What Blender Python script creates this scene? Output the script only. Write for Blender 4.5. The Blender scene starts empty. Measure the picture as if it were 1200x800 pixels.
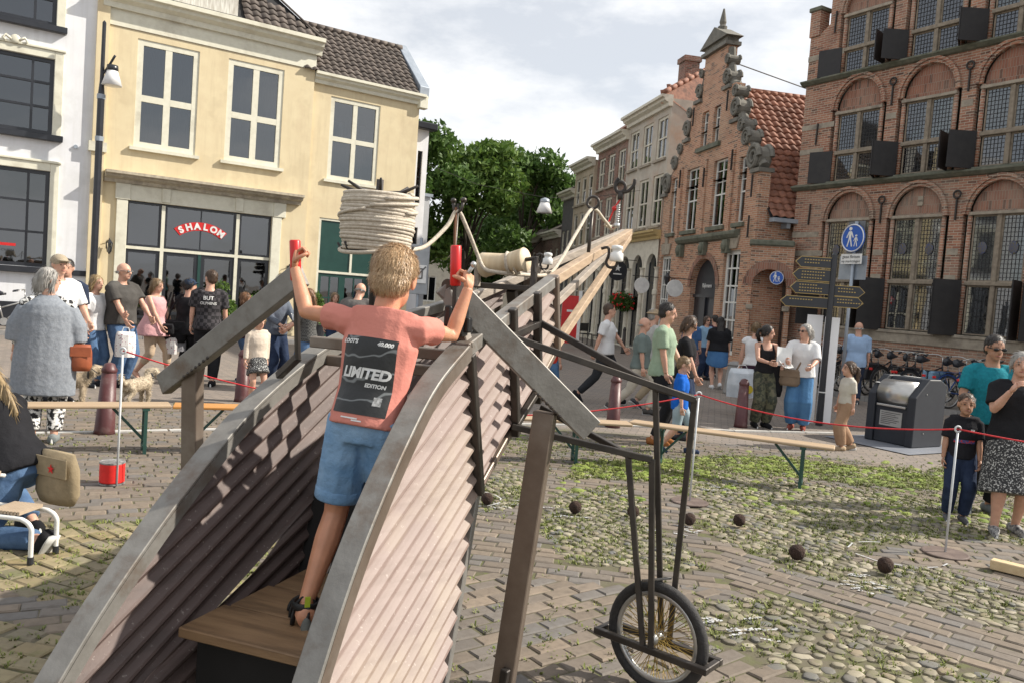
import bpy, bmesh, math, random
import numpy as np
from mathutils import Vector, Matrix, Euler, Quaternion
R = math.radians
sc = bpy.context.scene
COL = sc.collection
random.seed(7)

# ------------------------------------------------------------------ camera
cam_d = bpy.data.cameras.new('camera')
cam_d.sensor_width = 36.0
cam_d.lens = 36.0 * 950.0 / 1200.0
cam_d.clip_start = 0.05
cam_d.clip_end = 2000.0
cam = bpy.data.objects.new('camera', cam_d)
COL.objects.link(cam)
_p, _r = R(3.13), R(4.2)
_up0 = Vector((0, math.sin(_p), math.cos(_p)))
_fw = Vector((0, math.cos(_p), -math.sin(_p)))
_rt = Vector((1, 0, 0)) * math.cos(_r) + _up0 * math.sin(_r)
_up = Vector((-1, 0, 0)) * math.sin(_r) + _up0 * math.cos(_r)
_m = Matrix((_rt, _up, -_fw)).transposed().to_4x4()
_m.translation = (0, 0, 1.75)
cam.matrix_world = _m
sc.camera = cam

# ------------------------------------------------------------------ light
SUN_EL, SUN_AZ = R(39), R(82)          # azimuth from +Y towards +X
world = bpy.data.worlds.new('World')
sc.world = world
world.use_nodes = True
wn, wl = world.node_tree.nodes, world.node_tree.links
bg = wn['Background']
sky = wn.new('ShaderNodeTexSky')
sky.sky_type = 'NISHITA'
sky.sun_disc = False
sky.sun_elevation = SUN_EL
sky.sun_rotation = SUN_AZ
sky.air_density = 1.0
sky.dust_density = 1.2
tc = wn.new('ShaderNodeTexCoord')
mp = wn.new('ShaderNodeMapping')
mp.inputs['Scale'].default_value = (1.0, 1.0, 2.4)
mp.inputs['Location'].default_value = (-4.17, -4.83, -4.85)
n1 = wn.new('ShaderNodeTexNoise')
n1.inputs['Scale'].default_value = 2.6
n1.inputs['Detail'].default_value = 9
n1.inputs['Roughness'].default_value = 0.58
cr = wn.new('ShaderNodeValToRGB')
cr.color_ramp.elements[0].position = 0.43
cr.color_ramp.elements[0].color = (.58, .58, .58, 1)
cr.color_ramp.elements[1].position = 0.56
cr.color_ramp.elements[1].color = (1, 1, 1, 1)
n2 = wn.new('ShaderNodeTexNoise')
n2.inputs['Scale'].default_value = 5.0
n2.inputs['Detail'].default_value = 6
cc = wn.new('ShaderNodeMix')
cc.data_type = 'RGBA'
cc.inputs[6].default_value = (10.2, 10.4, 10.7, 1)
cc.inputs[7].default_value = (11.0, 11.0, 11.0, 1)
mx = wn.new('ShaderNodeMix')
mx.data_type = 'RGBA'
wl.new(tc.outputs['Generated'], mp.inputs['Vector'])
wl.new(mp.outputs['Vector'], n1.inputs['Vector'])
wl.new(mp.outputs['Vector'], n2.inputs['Vector'])
wl.new(n1.outputs['Fac'], cr.inputs['Fac'])
wl.new(n2.outputs['Fac'], cc.inputs[0])
wl.new(cr.outputs['Color'], mx.inputs[0])
wl.new(sky.outputs['Color'], mx.inputs[6])
wl.new(cc.outputs[2], mx.inputs[7])
wl.new(mx.outputs[2], bg.inputs['Color'])
bg.inputs['Strength'].default_value = 0.075
sun_d = bpy.data.lights.new('sun', 'SUN')
sun_d.energy = 5.0
sun_d.angle = R(0.6)
sun_d.color = (1.0, 0.93, 0.82)
sun = bpy.data.objects.new('sun', sun_d)
COL.objects.link(sun)
_s = Vector((math.sin(SUN_AZ) * math.cos(SUN_EL), math.cos(SUN_AZ) * math.cos(SUN_EL), math.sin(SUN_EL)))
sun.rotation_euler = _s.to_track_quat('Z', 'Y').to_euler()
sun.location = (20, -5, 30)
vs = sc.view_settings
vs.view_transform = 'Standard'
vs.look = 'None'
vs.exposure = 0.48
vs.gamma = 1.0
vs.use_curve_mapping = False
sc.cycles.use_denoising = True
sc.cycles.max_bounces = 6
sc.cycles.transparent_max_bounces = 12

# ------------------------------------------------------------------ materials
MATS = {}
def _nt(name):
    m = bpy.data.materials.new(name)
    m.use_nodes = True
    t = m.node_tree
    return m, t.nodes, t.links, t.nodes['Principled BSDF']
def _obj_vec(N, L, space='Object'):
    c = N.new('ShaderNodeTexCoord')
    return c.outputs[space]
def _noise(N, L, vec, scale, detail=4, rough=0.55):
    n = N.new('ShaderNodeTexNoise')
    n.inputs['Scale'].default_value = scale
    n.inputs['Detail'].default_value = detail
    n.inputs['Roughness'].default_value = rough
    L.new(vec, n.inputs['Vector'])
    return n.outputs['Fac']
def _mix(N, L, fac, a, b, mode='MIX'):
    x = N.new('ShaderNodeMix')
    x.data_type = 'RGBA'
    x.blend_type = mode
    for v, s in ((fac, 0), (a, 6), (b, 7)):
        if isinstance(v, (int, float)):
            x.inputs[s].default_value = v
        elif isinstance(v, tuple):
            x.inputs[s].default_value = (*v, 1)
        else:
            L.new(v, x.inputs[s])
    return x.outputs[2]
def _ramp(N, L, fac, a, b):
    r = N.new('ShaderNodeMapRange')
    r.inputs['From Min'].default_value = a
    r.inputs['From Max'].default_value = b
    L.new(fac, r.inputs['Value'])
    return r.outputs[0]
def _bump(N, L, P, h, strength, dist=0.01):
    b = N.new('ShaderNodeBump')
    b.inputs['Strength'].default_value = strength
    b.inputs['Distance'].default_value = dist
    L.new(h, b.inputs['Height'])
    L.new(b.outputs['Normal'], P.inputs['Normal'])
def _math(N, L, op, a, b=None):
    x = N.new('ShaderNodeMath')
    x.operation = op
    for i, v in enumerate((a, b)):
        if v is None: continue
        if isinstance(v, (int, float)): x.inputs[i].default_value = v
        else: L.new(v, x.inputs[i])
    return x.outputs[0]

def pm(name, c, rough=0.6, c2=None, ns=6.0, metal=0.0, bump=0.0, bs=None, c3=None, n3=1.2, stretch=None, rnd=0.0, lo=.35, hi=.65, spec=None, bd=.01):
    """general procedural paint: colour c varied to c2 by noise, dirt c3 at a larger scale, bump, per-object tone rnd"""
    if name in MATS: return MATS[name]
    m, N, L, P = _nt(name)
    v = _obj_vec(N, L)
    if stretch:
        mp = N.new('ShaderNodeMapping')
        mp.inputs['Scale'].default_value = stretch
        L.new(v, mp.inputs['Vector'])
        v = mp.outputs[0]
    if c2 is None: c2 = tuple(x * 0.82 for x in c)
    f = _ramp(N, L, _noise(N, L, v, ns, 5), lo, hi)
    col = _mix(N, L, f, c, c2)
    if c3:
        f3 = _ramp(N, L, _noise(N, L, v, n3, 6, .65), .52, .72)
        col = _mix(N, L, f3, col, c3)
    if rnd:
        oi = N.new('ShaderNodeObjectInfo')
        k = N.new('ShaderNodeMapRange')
        k.inputs['To Min'].default_value = 1 - rnd
        k.inputs['To Max'].default_value = 1 + rnd
        L.new(oi.outputs['Random'], k.inputs['Value'])
        cb = N.new('ShaderNodeCombineColor')
        for i in range(3): L.new(k.outputs[0], cb.inputs[i])
        col = _mix(N, L, 1.0, col, cb.outputs[0], 'MULTIPLY')
    L.new(col, P.inputs['Base Color'])
    P.inputs['Roughness'].default_value = rough
    P.inputs['Metallic'].default_value = metal
    if spec is not None: P.inputs['Specular IOR Level'].default_value = spec
    if bump:
        _bump(N, L, P, _noise(N, L, v, bs or ns * 4, 6, .6), bump, bd)
    MATS[name] = m
    return m

def brickmat(name, a, b, mortar, bw=.22, rh=.065, ms=.009, dark=(.05, .035, .03), stain=(.34, .29, .23), horiz=False):
    if name in MATS: return MATS[name]
    m, N, L, P = _nt(name)
    v = _obj_vec(N, L)
    s = N.new('ShaderNodeSeparateXYZ')
    L.new(v, s.inputs[0])
    c = N.new('ShaderNodeCombineXYZ')
    L.new(_math(N, L, 'ADD', s.outputs[0], s.outputs[1]), c.inputs[0])
    L.new(s.outputs[2], c.inputs[1])
    w = c.outputs[0]
    if horiz: w = v
    bt = N.new('ShaderNodeTexBrick')
    L.new(w, bt.inputs['Vector'])
    bt.inputs['Scale'].default_value = 1.0
    bt.inputs['Brick Width'].default_value = bw
    bt.inputs['Row Height'].default_value = rh
    bt.inputs['Mortar Size'].default_value = ms
    bt.inputs['Mortar Smooth'].default_value = .3
    bt.inputs['Color1'].default_value = (*a, 1)
    bt.inputs['Color2'].default_value = (*b, 1)
    bt.inputs['Mortar'].default_value = (*mortar, 1)
    # second, offset brick map at the same lay so single bricks burn dark
    col = bt.outputs['Color']
    n = _noise(N, L, w, 9.0, 2)
    mp = N.new('ShaderNodeMapping')
    mp.inputs['Scale'].default_value = (1 / bw, 1 / rh, 1)
    L.new(w, mp.inputs['Vector'])
    wt = N.new('ShaderNodeTexWhiteNoise')
    wt.noise_dimensions = '2D'
    fl = N.new('ShaderNodeVectorMath')
    fl.operation = 'FLOOR'
    L.new(mp.outputs[0], fl.inputs[0])
    L.new(fl.outputs[0], wt.inputs['Vector'])
    f = _math(N, L, 'MULTIPLY', _ramp(N, L, wt.outputs['Value'], .72, .95), _math(N, L, 'SUBTRACT', 1.0, bt.outputs['Fac']))
    col = _mix(N, L, _math(N, L, 'MULTIPLY', f, .7), col, dark)
    big = _ramp(N, L, _noise(N, L, v, .55, 6, .65), .46, .72)
    col = _mix(N, L, _math(N, L, 'MULTIPLY', big, .6), col, stain)
    soot = _ramp(N, L, _noise(N, L, v, 1.3, 7, .7), .5, .75)
    col = _mix(N, L, _math(N, L, 'MULTIPLY', soot, .45), col, tuple(x * .5 for x in a))
    L.new(col, P.inputs['Base Color'])
    P.inputs['Roughness'].default_value = .85
    h = _math(N, L, 'ADD', _math(N, L, 'MULTIPLY', bt.outputs['Fac'], -1.0), _math(N, L, 'MULTIPLY', n, .5))
    _bump(N, L, P, h, .7, .012)
    MATS[name] = m
    return m

def glassmat(name, tint=(.75, .8, .8), rough=.02, clear=.55):
    if name in MATS: return MATS[name]
    m, N, L, P = _nt(name)
    out = N['Material Output']
    tr = N.new('ShaderNodeBsdfTransparent')
    tr.inputs[0].default_value = (*[t * clear for t in tint], 1)
    gl = N.new('ShaderNodeBsdfGlossy')
    gl.inputs['Roughness'].default_value = rough
    gl.inputs['Color'].default_value = (.95, .97, 1, 1)
    fr = N.new('ShaderNodeFresnel')
    fr.inputs['IOR'].default_value = 1.75
    # old panes are never quite flat
    bp = N.new('ShaderNodeBump')
    bp.inputs['Strength'].default_value = .08
    bp.inputs['Distance'].default_value = .02
    L.new(_noise(N, L, _obj_vec(N, L), 1.6, 2), bp.inputs['Height'])
    L.new(bp.outputs[0], gl.inputs['Normal'])
    ms = N.new('ShaderNodeMixShader')
    L.new(_math(N, L, 'ADD', fr.outputs[0], .07), ms.inputs[0])
    L.new(tr.outputs[0], ms.inputs[1])
    L.new(gl.outputs[0], ms.inputs[2])
    L.new(ms.outputs[0], out.inputs['Surface'])
    MATS[name] = m
    return m

# ------------------------------------------------------------------ mesh builder
class MB:
    def __init__(s):
        s.v, s.f, s.mi = [], [], []
    def add(s, vs, fs, mi=0):
        o = len(s.v)
        s.v.extend([tuple(p) for p in vs])
        for f in fs:
            s.f.append(tuple(i + o for i in f))
            s.mi.append(mi)
        return s
    def box(s, x0, x1, y0, y1, z0, z1, mi=0, M=None):
        vs = [(x, y, z) for z in (z0, z1) for y in (y0, y1) for x in (x0, x1)]
        if M is not None: vs = [M @ Vector(p) for p in vs]
        return s.add(vs, [(0, 2, 3, 1), (4, 5, 7, 6), (0, 1, 5, 4), (2, 6, 7, 3), (0, 4, 6, 2), (1, 3, 7, 5)], mi)
    def bar(s, p0, p1, w, h, up=(0, 0, 1), mi=0, w1=None, h1=None):
        """square beam from p0 to p1, w across, h along up"""
        p0, p1 = Vector(p0), Vector(p1)
        d = (p1 - p0).normalized()
        u = Vector(up)
        sd = d.cross(u)
        if sd.length < 1e-4: sd = d.cross(Vector((0, 1, 0)))
        sd.normalize()
        u = sd.cross(d).normalized()
        w1 = w if w1 is None else w1
        h1 = h if h1 is None else h1
        vs = []
        for p, a, b in ((p0, w, h), (p1, w1, h1)):
            for i, j in ((-1, -1), (1, -1), (1, 1), (-1, 1)):
                vs.append(p + sd * (i * a / 2) + u * (j * b / 2))
        return s.add(vs, [(3, 2, 1, 0), (4, 5, 6, 7), (0, 1, 5, 4), (1, 2, 6, 5), (2, 3, 7, 6), (3, 0, 4, 7)], mi)
    def tube(s, pts, r, n=8, mi=0, caps=True, closed=False):
        """round tube along pts; r number or list; elliptic if r items are (rx, ry)"""
        pts = [Vector(p) for p in pts]
        k = len(pts)
        rs = r if isinstance(r, (list, tuple)) else [r] * k
        vs, fs = [], []
        nrm = None
        for i, p in enumerate(pts):
            if closed: d = pts[(i + 1) % k] - pts[i - 1]
            else: d = pts[min(i + 1, k - 1)] - pts[max(i - 1, 0)]
            d = d.normalized() if d.length > 1e-9 else Vector((0, 0, 1))
            if nrm is None:
                a = Vector((0, 1, 0)) if abs(d.y) < .9 else Vector((1, 0, 0))
                nrm = (a - d * a.dot(d)).normalized()
            else:
                nrm = (nrm - d * nrm.dot(d))
                nrm = nrm.normalized() if nrm.length > 1e-6 else d.orthogonal().normalized()
            b = d.cross(nrm)
            q = rs[i]
            ra, rb = q if isinstance(q, (tuple, list)) else (q, q)
            for j in range(n):
                t = 2 * math.pi * j / n
                vs.append(p + b * (ra * math.cos(t)) + nrm * (rb * math.sin(t)))
        for i in range(k if closed else k - 1):
            for j in range(n):
                a, b2 = i * n + j, i * n + (j + 1) % n
                c, d2 = ((i + 1) % k) * n + (j + 1) % n, ((i + 1) % k) * n + j
                fs.append((a, b2, c, d2))
        if caps and not closed:
            fs.append(tuple(range(n))[::-1])
            fs.append(tuple((k - 1) * n + j for j in range(n)))
        return s.add(vs, fs, mi)
    def lathe(s, prof, c=(0, 0, 0), n=16, mi=0, axis=None, caps=True):
        """profile [(r, z)] spun about the z axis at c (or along the vector axis)"""
        q = Vector((0, 0, 1)).rotation_difference(Vector(axis)) if axis is not None else None
        vs, fs = [], []
        for r, z in prof:
            for j in range(n):
                t = 2 * math.pi * j / n
                p = Vector((r * math.cos(t), r * math.sin(t), z))
                if q: p = q @ p
                vs.append(p + Vector(c))
        k = len(prof)
        for i in range(k - 1):
            for j in range(n):
                fs.append((i * n + j, i * n + (j + 1) % n, (i + 1) * n + (j + 1) % n, (i + 1) * n + j))
        if caps:
            fs.append(tuple(range(n))[::-1])
            fs.append(tuple((k - 1) * n + j for j in range(n)))
        return s.add(vs, fs, mi)
    def ell(s, c, rad, n=12, m=8, M=None, mi=0):
        vs, fs = [], []
        c = Vector(c)
        for i in range(m + 1):
            a = math.pi * i / m
            for j in range(n):
                t = 2 * math.pi * j / n
                p = Vector((rad[0] * math.sin(a) * math.cos(t), rad[1] * math.sin(a) * math.sin(t), rad[2] * math.cos(a)))
                if M is not None: p = M @ p
                vs.append(c + p)
        for i in range(m):
            for j in range(n):
                fs.append(((i + 1) * n + j, (i + 1) * n + (j + 1) % n, i * n + (j + 1) % n, i * n + j))
        return s.add(vs, fs, mi)
    def prism(s, poly, y0, y1, mi=0, M=None):
        """outline [(x, z)] in the xz plane, counter-clockwise seen from -y, extruded y0 -> y1"""
        n = len(poly)
        vs = [(x, y0, z) for x, z in poly] + [(x, y1, z) for x, z in poly]
        if M is not None: vs = [M @ Vector(p) for p in vs]
        fs = [tuple(range(n)), tuple(range(2 * n - 1, n - 1, -1))]
        for i in range(n):
            j = (i + 1) % n
            fs.append((i, i + n, j + n, j))
        return s.add(vs, fs, mi)
    def mesh(s, name, mats=None, smooth=False):
        me = bpy.data.meshes.new(name)
        me.from_pydata(s.v, [], s.f)
        for m in (mats if isinstance(mats, (list, tuple)) else [mats]):
            if m: me.materials.append(m)
        if len(set(s.mi)) > 1: me.polygons.foreach_set('material_index', s.mi)
        if smooth: me.polygons.foreach_set('use_smooth', [True] * len(s.f))
        me.update()
        return me
    def build(s, name, mats, parent=None, smooth=False, bevel=0, seg=1, **kw):
        o = link(name, s.mesh(name, mats, smooth), parent, **kw)
        if bevel:
            b = o.modifiers.new('bevel', 'BEVEL')
            b.width = bevel
            b.segments = seg
            b.limit_method = 'ANGLE'
        return o

def link(name, data, parent=None, label=None, cat=None, group=None, kind=None, loc=None, rz=None):
    o = bpy.data.objects.new(name, data)
    COL.objects.link(o)
    if parent is not None: o.parent = parent
    tag(o, label, cat, group, kind)
    if loc is not None: o.location = loc
    if rz is not None: o.rotation_euler = (0, 0, rz)
    return o
def tag(o, label=None, cat=None, group=None, kind=None):
    for k, v in (('label', label), ('category', cat), ('group', group), ('kind', kind)):
        if v: o[k] = v
    return o
def thing(name, label, cat, loc=(0, 0, 0), rz=0, group=None):
    return link(name, None, None, label, cat, group, None, loc, rz)
def copy_tree(o, parent=None):
    c = o.copy()
    COL.objects.link(c)
    c.parent = parent
    for ch in list(o.children): copy_tree(ch, c)
    return c
def text_mesh(txt, size, extrude=.004, bold=0.0, shear=0.0):
    cu = bpy.data.curves.new('t', 'FONT')
    cu.body = txt
    cu.size = size
    cu.extrude = extrude
    cu.offset = bold
    cu.shear = shear
    cu.align_x = 'CENTER'
    cu.align_y = 'CENTER'
    cu.resolution_u = 3
    o = bpy.data.objects.new('t', cu)
    me = bpy.data.meshes.new_from_object(o)
    bpy.data.objects.remove(o)
    bpy.data.curves.remove(cu)
    return me
def text_obj(name, txt, size, mat, parent, M, extrude=.004, bold=0.0, shear=0.0, **kw):
    me = text_mesh(txt, size, extrude, bold, shear)
    me.transform(M)
    me.materials.clear()
    me.materials.append(mat)
    return link(name, me, parent, **kw)
FRONT = Matrix.Rotation(R(90), 4, 'X')     # text standing in the xz plane, read from -y
def rnd(a, b): return random.uniform(a, b)
# ------------------------------------------------------------------ ground
def island_mat(name, cols, rough=.8, bump=.25, bs=40, moss=None):
    m, N, L, P = _nt(name)
    g_ = N.new('ShaderNodeNewGeometry')
    oi = N.new('ShaderNodeObjectInfo')
    f = _math(N, L, 'FRACT', _math(N, L, 'ADD', g_.outputs['Random Per Island'], _math(N, L, 'MULTIPLY', oi.outputs['Random'], 7.31)))
    r = N.new('ShaderNodeValToRGB')
    r.color_ramp.interpolation = 'LINEAR'
    e = r.color_ramp.elements
    e[0].position, e[0].color = 0, (*cols[0], 1)
    e[1].position, e[1].color = 1, (*cols[-1], 1)
    for i, c in enumerate(cols[1:-1]):
        x = e.new((i + 1) / (len(cols) - 1))
        x.color = (*c, 1)
    L.new(f, r.inputs[0])
    col = r.outputs[0]
    v = g_.outputs['Position']
    col = _mix(N, L, _math(N, L, 'MULTIPLY', _ramp(N, L, _noise(N, L, v, 22, 5), .45, .75), .5), col, tuple(c * .55 for c in cols[0]))
    col = _mix(N, L, _math(N, L, 'MULTIPLY', _ramp(N, L, _noise(N, L, v, .9, 4), .45, .7), .35), col, (.11, .095, .08))
    if moss:
        col = _mix(N, L, _math(N, L, 'MULTIPLY', _ramp(N, L, _noise(N, L, v, 5.0, 6, .7), .52, .68), .6), col, moss)
    L.new(col, P.inputs['Base Color'])
    P.inputs['Roughness'].default_value = rough
    _bump(N, L, P, _noise(N, L, v, bs, 5, .65), bump, .006)
    MATS[name] = m
    return m
M_PAVER = island_mat('paver_clay', [(.15, .12, .092), (.185, .147, .11), (.122, .107, .094), (.22, .172, .127), (.135, .128, .122), (.168, .133, .10)])
M_SETT = island_mat('yellow_sett', [(.235, .19, .108), (.29, .24, .138), (.18, .155, .105), (.26, .20, .10), (.21, .185, .128)], moss=(.11, .13, .03))
M_COB = island_mat('cobble_stone', [(.20, .178, .118), (.28, .25, .175), (.155, .132, .095), (.125, .128, .125), (.25, .20, .13), (.37, .335, .25), (.18, .16, .108)], rough=.7, bump=.25, moss=(.14, .15, .045))

P1 = [(1.14, 4.91), (1.75, 5.08), (2.09, 4.77), (2.32, 4.39), (2.53, 4.1), (2.8, 3.7), (2.6, 2.9), (1.6, 2.9), (1.56, 3.65), (1.41, 4.0), (1.21, 4.29), (1.08, 4.65)]
P2 = [(0.42, 7.42), (1.36, 7.81), (1.26, 6.78), (1.29, 6.02), (1.46, 5.45), (0.6, 5.21), (0.41, 5.6), (0.3, 6.26)]
P3 = [(1.83, 8.36), (2.49, 8.68), (3.6, 8.51), (5.2, 7.9), (4.5, 6.7), (3.61, 6.59), (2.86, 6.41), (2.65, 5.91), (3.21, 5.88), (3.5, 5.26), (3.4, 4.7), (3.09, 4.62), (2.67, 5.06), (2.31, 5.31), (1.96, 5.75), (1.73, 6.13), (1.76, 7.39)]
P4 = [(0.43, 7.9), (1.25, 9.09), (3.34, 10.14), (4.41, 9.7), (5.74, 10.44), (5.6, 8.6), (3.22, 8.82), (1.79, 8.1)]
P5 = [(-.33, 7.4), (0.02, 8.64), (.28, 7.7), (.2, 6.9), (-.1, 6.2)]
P6 = [(3.5, 4.6), (3.9, 4.9), (5.2, 4.6), (5, 3.2), (3.3, 3.4), (3.15, 4.0)]
def inside(p, poly):
    x, y = p
    c = False
    j = len(poly) - 1
    for i in range(len(poly)):
        xi, yi = poly[i]
        xj, yj = poly[j]
        if (yi > y) != (yj > y) and x < (xj - xi) * (y - yi) / (yj - yi) + xi: c = not c
        j = i
    return c
def zone(x, y):
    w = .07 * math.sin(3.1 * x + 1.3 * y) + .05 * math.sin(5.3 * y - x)
    p = (x + w, y - w)
    for k, P in (('c1', P1), ('c2', P2), ('c3', P3), ('c5', P5), ('c6', P6)):
        if inside(p, P): return k
    if inside(p, P4): return 'g'
    if x < -.9 - .25 * (y - 3) and y < 5.55 + .25 * (x + 2.6):
        r = math.hypot(x + 1.2, y - 7.2)
        if abs(r - 3.42) < .11: return 'b'
        return 'y'
    return 'b'
# soil and far paving: one sheet to the horizon
m, N, L, P = _nt('ground_paving')
geo = N.new('ShaderNodeNewGeometry')
sep = N.new('ShaderNodeSeparateXYZ')
L.new(geo.outputs['Position'], sep.inputs[0])
mp = N.new('ShaderNodeMapping')
mp.inputs['Rotation'].default_value = (0, 0, R(14))
L.new(geo.outputs['Position'], mp.inputs['Vector'])
bt = N.new('ShaderNodeTexBrick')
L.new(mp.outputs[0], bt.inputs['Vector'])
for k, v in (('Scale', 1), ('Brick Width', .21), ('Row Height', .105), ('Mortar Size', .007)): bt.inputs[k].default_value = v
bt.inputs['Color1'].default_value = (.19, .16, .14, 1)
bt.inputs['Color2'].default_value = (.25, .205, .17, 1)
bt.inputs['Mortar'].default_value = (.10, .09, .07, 1)
far = _mix(N, L, _math(N, L, 'MULTIPLY', _ramp(N, L, _noise(N, L, geo.outputs['Position'], .35, 6, .65), .42, .7), .6), bt.outputs['Color'], (.14, .125, .115))
far = _mix(N, L, _math(N, L, 'MULTIPLY', _ramp(N, L, _noise(N, L, geo.outputs['Position'], 2.2, 6, .7), .55, .75), .4), far, (.29, .26, .22))
soil = _mix(N, L, _ramp(N, L, _noise(N, L, geo.outputs['Position'], 14, 5), .4, .65), (.085, .072, .045), (.095, .105, .03))
soil = _mix(N, L, _ramp(N, L, _noise(N, L, geo.outputs['Position'], 1.7, 4), .45, .6), soil, (.11, .095, .065))
d = N.new('ShaderNodeVectorMath')
d.operation = 'LENGTH'
L.new(geo.outputs['Position'], d.inputs[0])
nearf = _ramp(N, L, d.outputs['Value'], 10.9, 11.3)
L.new(_mix(N, L, nearf, soil, far), P.inputs['Base Color'])
P.inputs['Roughness'].default_value = .85
_bump(N, L, P, _math(N, L, 'SUBTRACT', _noise(N, L, geo.outputs['Position'], 30, 4), bt.outputs['Fac']), .35, .01)
MATS['ground_paving'] = m
ground = MB().add([(-250, -60, 0), (250, -60, 0), (250, 400, 0), (-250, 400, 0)], [(0, 1, 2, 3)]).build('ground', m, kind='structure')

def brick_proto(lx, ly, h, k):
    b = .009
    rr = random.Random(k)
    vs = []
    for z, e in ((-.02, 0), (h - b * .8, 0), (h, b)):
        for sx, sy in ((-1, -1), (1, -1), (1, 1), (-1, 1)):
            vs.append((sx * (lx / 2 - e) + rr.uniform(-.002, .002), sy * (ly / 2 - e) + rr.uniform(-.002, .002), z + (rr.uniform(-.002, .002) if z > 0 else 0)))
    fs = []
    for a in (0, 4):
        for i in range(4): fs.append((a + i, a + (i + 1) % 4, a + 4 + (i + 1) % 4, a + 4 + i))
    fs.append((8, 9, 10, 11))
    return vs, fs
def cobble_proto(k):
    rr = random.Random(k)
    n = 8
    vs, fs = [], []
    ph = [1 + rr.uniform(-.16, .16) for _ in range(n)]
    for z, s in ((-.02, 1.0), (.003, .99), (.0085, .82), (.0115, .45)):
        for i in range(n):
            a = 2 * math.pi * i / n
            vs.append((.5 * s * ph[i] * math.cos(a), .5 * s * ph[i] * math.sin(a), z))
    for j in range(3):
        for i in range(n): fs.append((j * n + i, j * n + (i + 1) % n, (j + 1) * n + (i + 1) % n, (j + 1) * n + i))
    fs.append(tuple(3 * n + i for i in range(n)))
    return vs, fs
def in_view(x, y, m=.9):
    return 2.4 < y < 10.8 and math.hypot(x, y) < 11.15 and abs(x) < .70 * y + m
pav, cob, stt = [], [], []
def rows(ang, lx, ly, gap, test, out, x0=-9, x1=9, y0=1, y1=12.5):
    ca, sa = math.cos(ang), math.sin(ang)
    nx, ny = int(26 / (lx + gap)), int(26 / (ly + gap))
    for j in range(-ny // 2, ny // 2):
        off = (j % 2) * .5 * (lx + gap) + .02 * math.sin(j * 2.3)
        for i in range(-nx // 2, nx // 2):
            u, v = i * (lx + gap) + off, j * (ly + gap)
            x, y = u * ca - v * sa, u * sa + v * ca + 6.5
            if in_view(x, y) and test(x, y):
                out.append((x + rnd(-.003, .003), y + rnd(-.003, .003), rnd(-.005, .003), ang + rnd(-.03, .03), rnd(.96, 1.02), rnd(.94, 1.02)))
LB = (.206, .101, .006)
def zb1(x, y): return zone(x, y) == 'b'
def ang_zone(x, y):
    if x > 1.5 and y < 5.9 and x > 1.0 + .1 * y: return 1
    if x < -1.2 and y < 10.8: return 2
    if -.9 < x < 1.4 and y < 5.0: return 3
    return 0
for k, a in ((0, R(-8)), (1, R(-40)), (2, R(28)), (3, R(38))):
    rows(a, *LB, lambda x, y, k=k: ang_zone(x, y) == k and zb1(x, y), pav)
# yellow setts in rings
for j in range(60):
    r = 1.6 + j * .118
    n = int(2 * math.pi * r / .172)
    for i in range(n):
        a = 2 * math.pi * (i + .5 * (j % 2)) / n
        x, y = -1.2 + r * math.cos(a), 7.2 + r * math.sin(a)
        if in_view(x, y) and zone(x, y) == 'y':
            stt.append((x + rnd(-.006, .006), y + rnd(-.006, .006), rnd(-.005, .004), a + math.pi / 2 + rnd(-.05, .05), rnd(.85, 1.02), rnd(.85, 1.02)))
# cobbles: jittered hexagonal lay
def cobbles(P, s0, s1, dens):
    xs, ys = [p[0] for p in P], [p[1] for p in P]
    st = dens
    y = min(ys) - .2
    j = 0
    while y < max(ys) + .2:
        x = min(xs) - .2 + (j % 2) * st / 2
        while x < max(xs) + .2:
            px, py = x + rnd(-.2, .2) * st, y + rnd(-.2, .2) * st
            if in_view(px, py) and zone(px, py) in ('c1', 'c2', 'c3', 'c5', 'c6', 'g') and inside((px, py), P):
                s = rnd(s0, s1)
                cob.append((px, py, rnd(-.008, .004), rnd(0, 6.28), s * rnd(.95, 1.35), s * rnd(.75, 1.0)))
            x += st
        y += st * .86
        j += 1
grow = lambda P: [(x, y) for x, y in P]
for P_, a, b, dn in ((P1, .068, .112, .098), (P2, .058, .092, .084), (P3, .058, .096, .086), (P4, .06, .09, .094), (P5, .06, .095, .09), (P6, .068, .105, .096)): cobbles(P_, a, b, dn)
def lay(items, protos, name, mat, smooth, many):
    items.sort(key=lambda q: (0 if abs(q[0]) < .64 * q[1] + .1 and q[1] > 2.9 else 50) + q[1])
    meshes = []
    for vs, fs in protos:
        mb = MB()
        mb.add(vs, fs)
        meshes.append(mb.mesh(name, mat, smooth))
    for i, (x, y, z, a, sx, sy) in enumerate(items[:300]):
        o = link(name, meshes[i % len(meshes)], ground, loc=(x, y, z), rz=a)
        o.scale = (sx, sy, 1)
    mb = MB()
    for i, (x, y, z, a, sx, sy) in enumerate(items[300:]):
        vs, fs = protos[i % len(protos)]
        c, s = math.cos(a), math.sin(a)
        mb.add([(x + c * vx * sx - s * vy * sy, y + s * vx * sx + c * vy * sy, z + vz) for vx, vy, vz in vs], fs)
    mb.build(many, mat, ground, smooth=smooth, kind='stuff')
lay(pav, [brick_proto(LB[0], LB[1], .009, k) for k in range(6)], 'paving_brick', M_PAVER, False, 'further_paving_bricks')
lay(stt, [brick_proto(.165, .110, .010, 20 + k) for k in range(6)], 'paving_sett', M_SETT, False, 'further_paving_setts')
lay(cob, [cobble_proto(k) for k in range(8)], 'cobblestone', M_COB, True, 'further_cobblestones')
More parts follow.
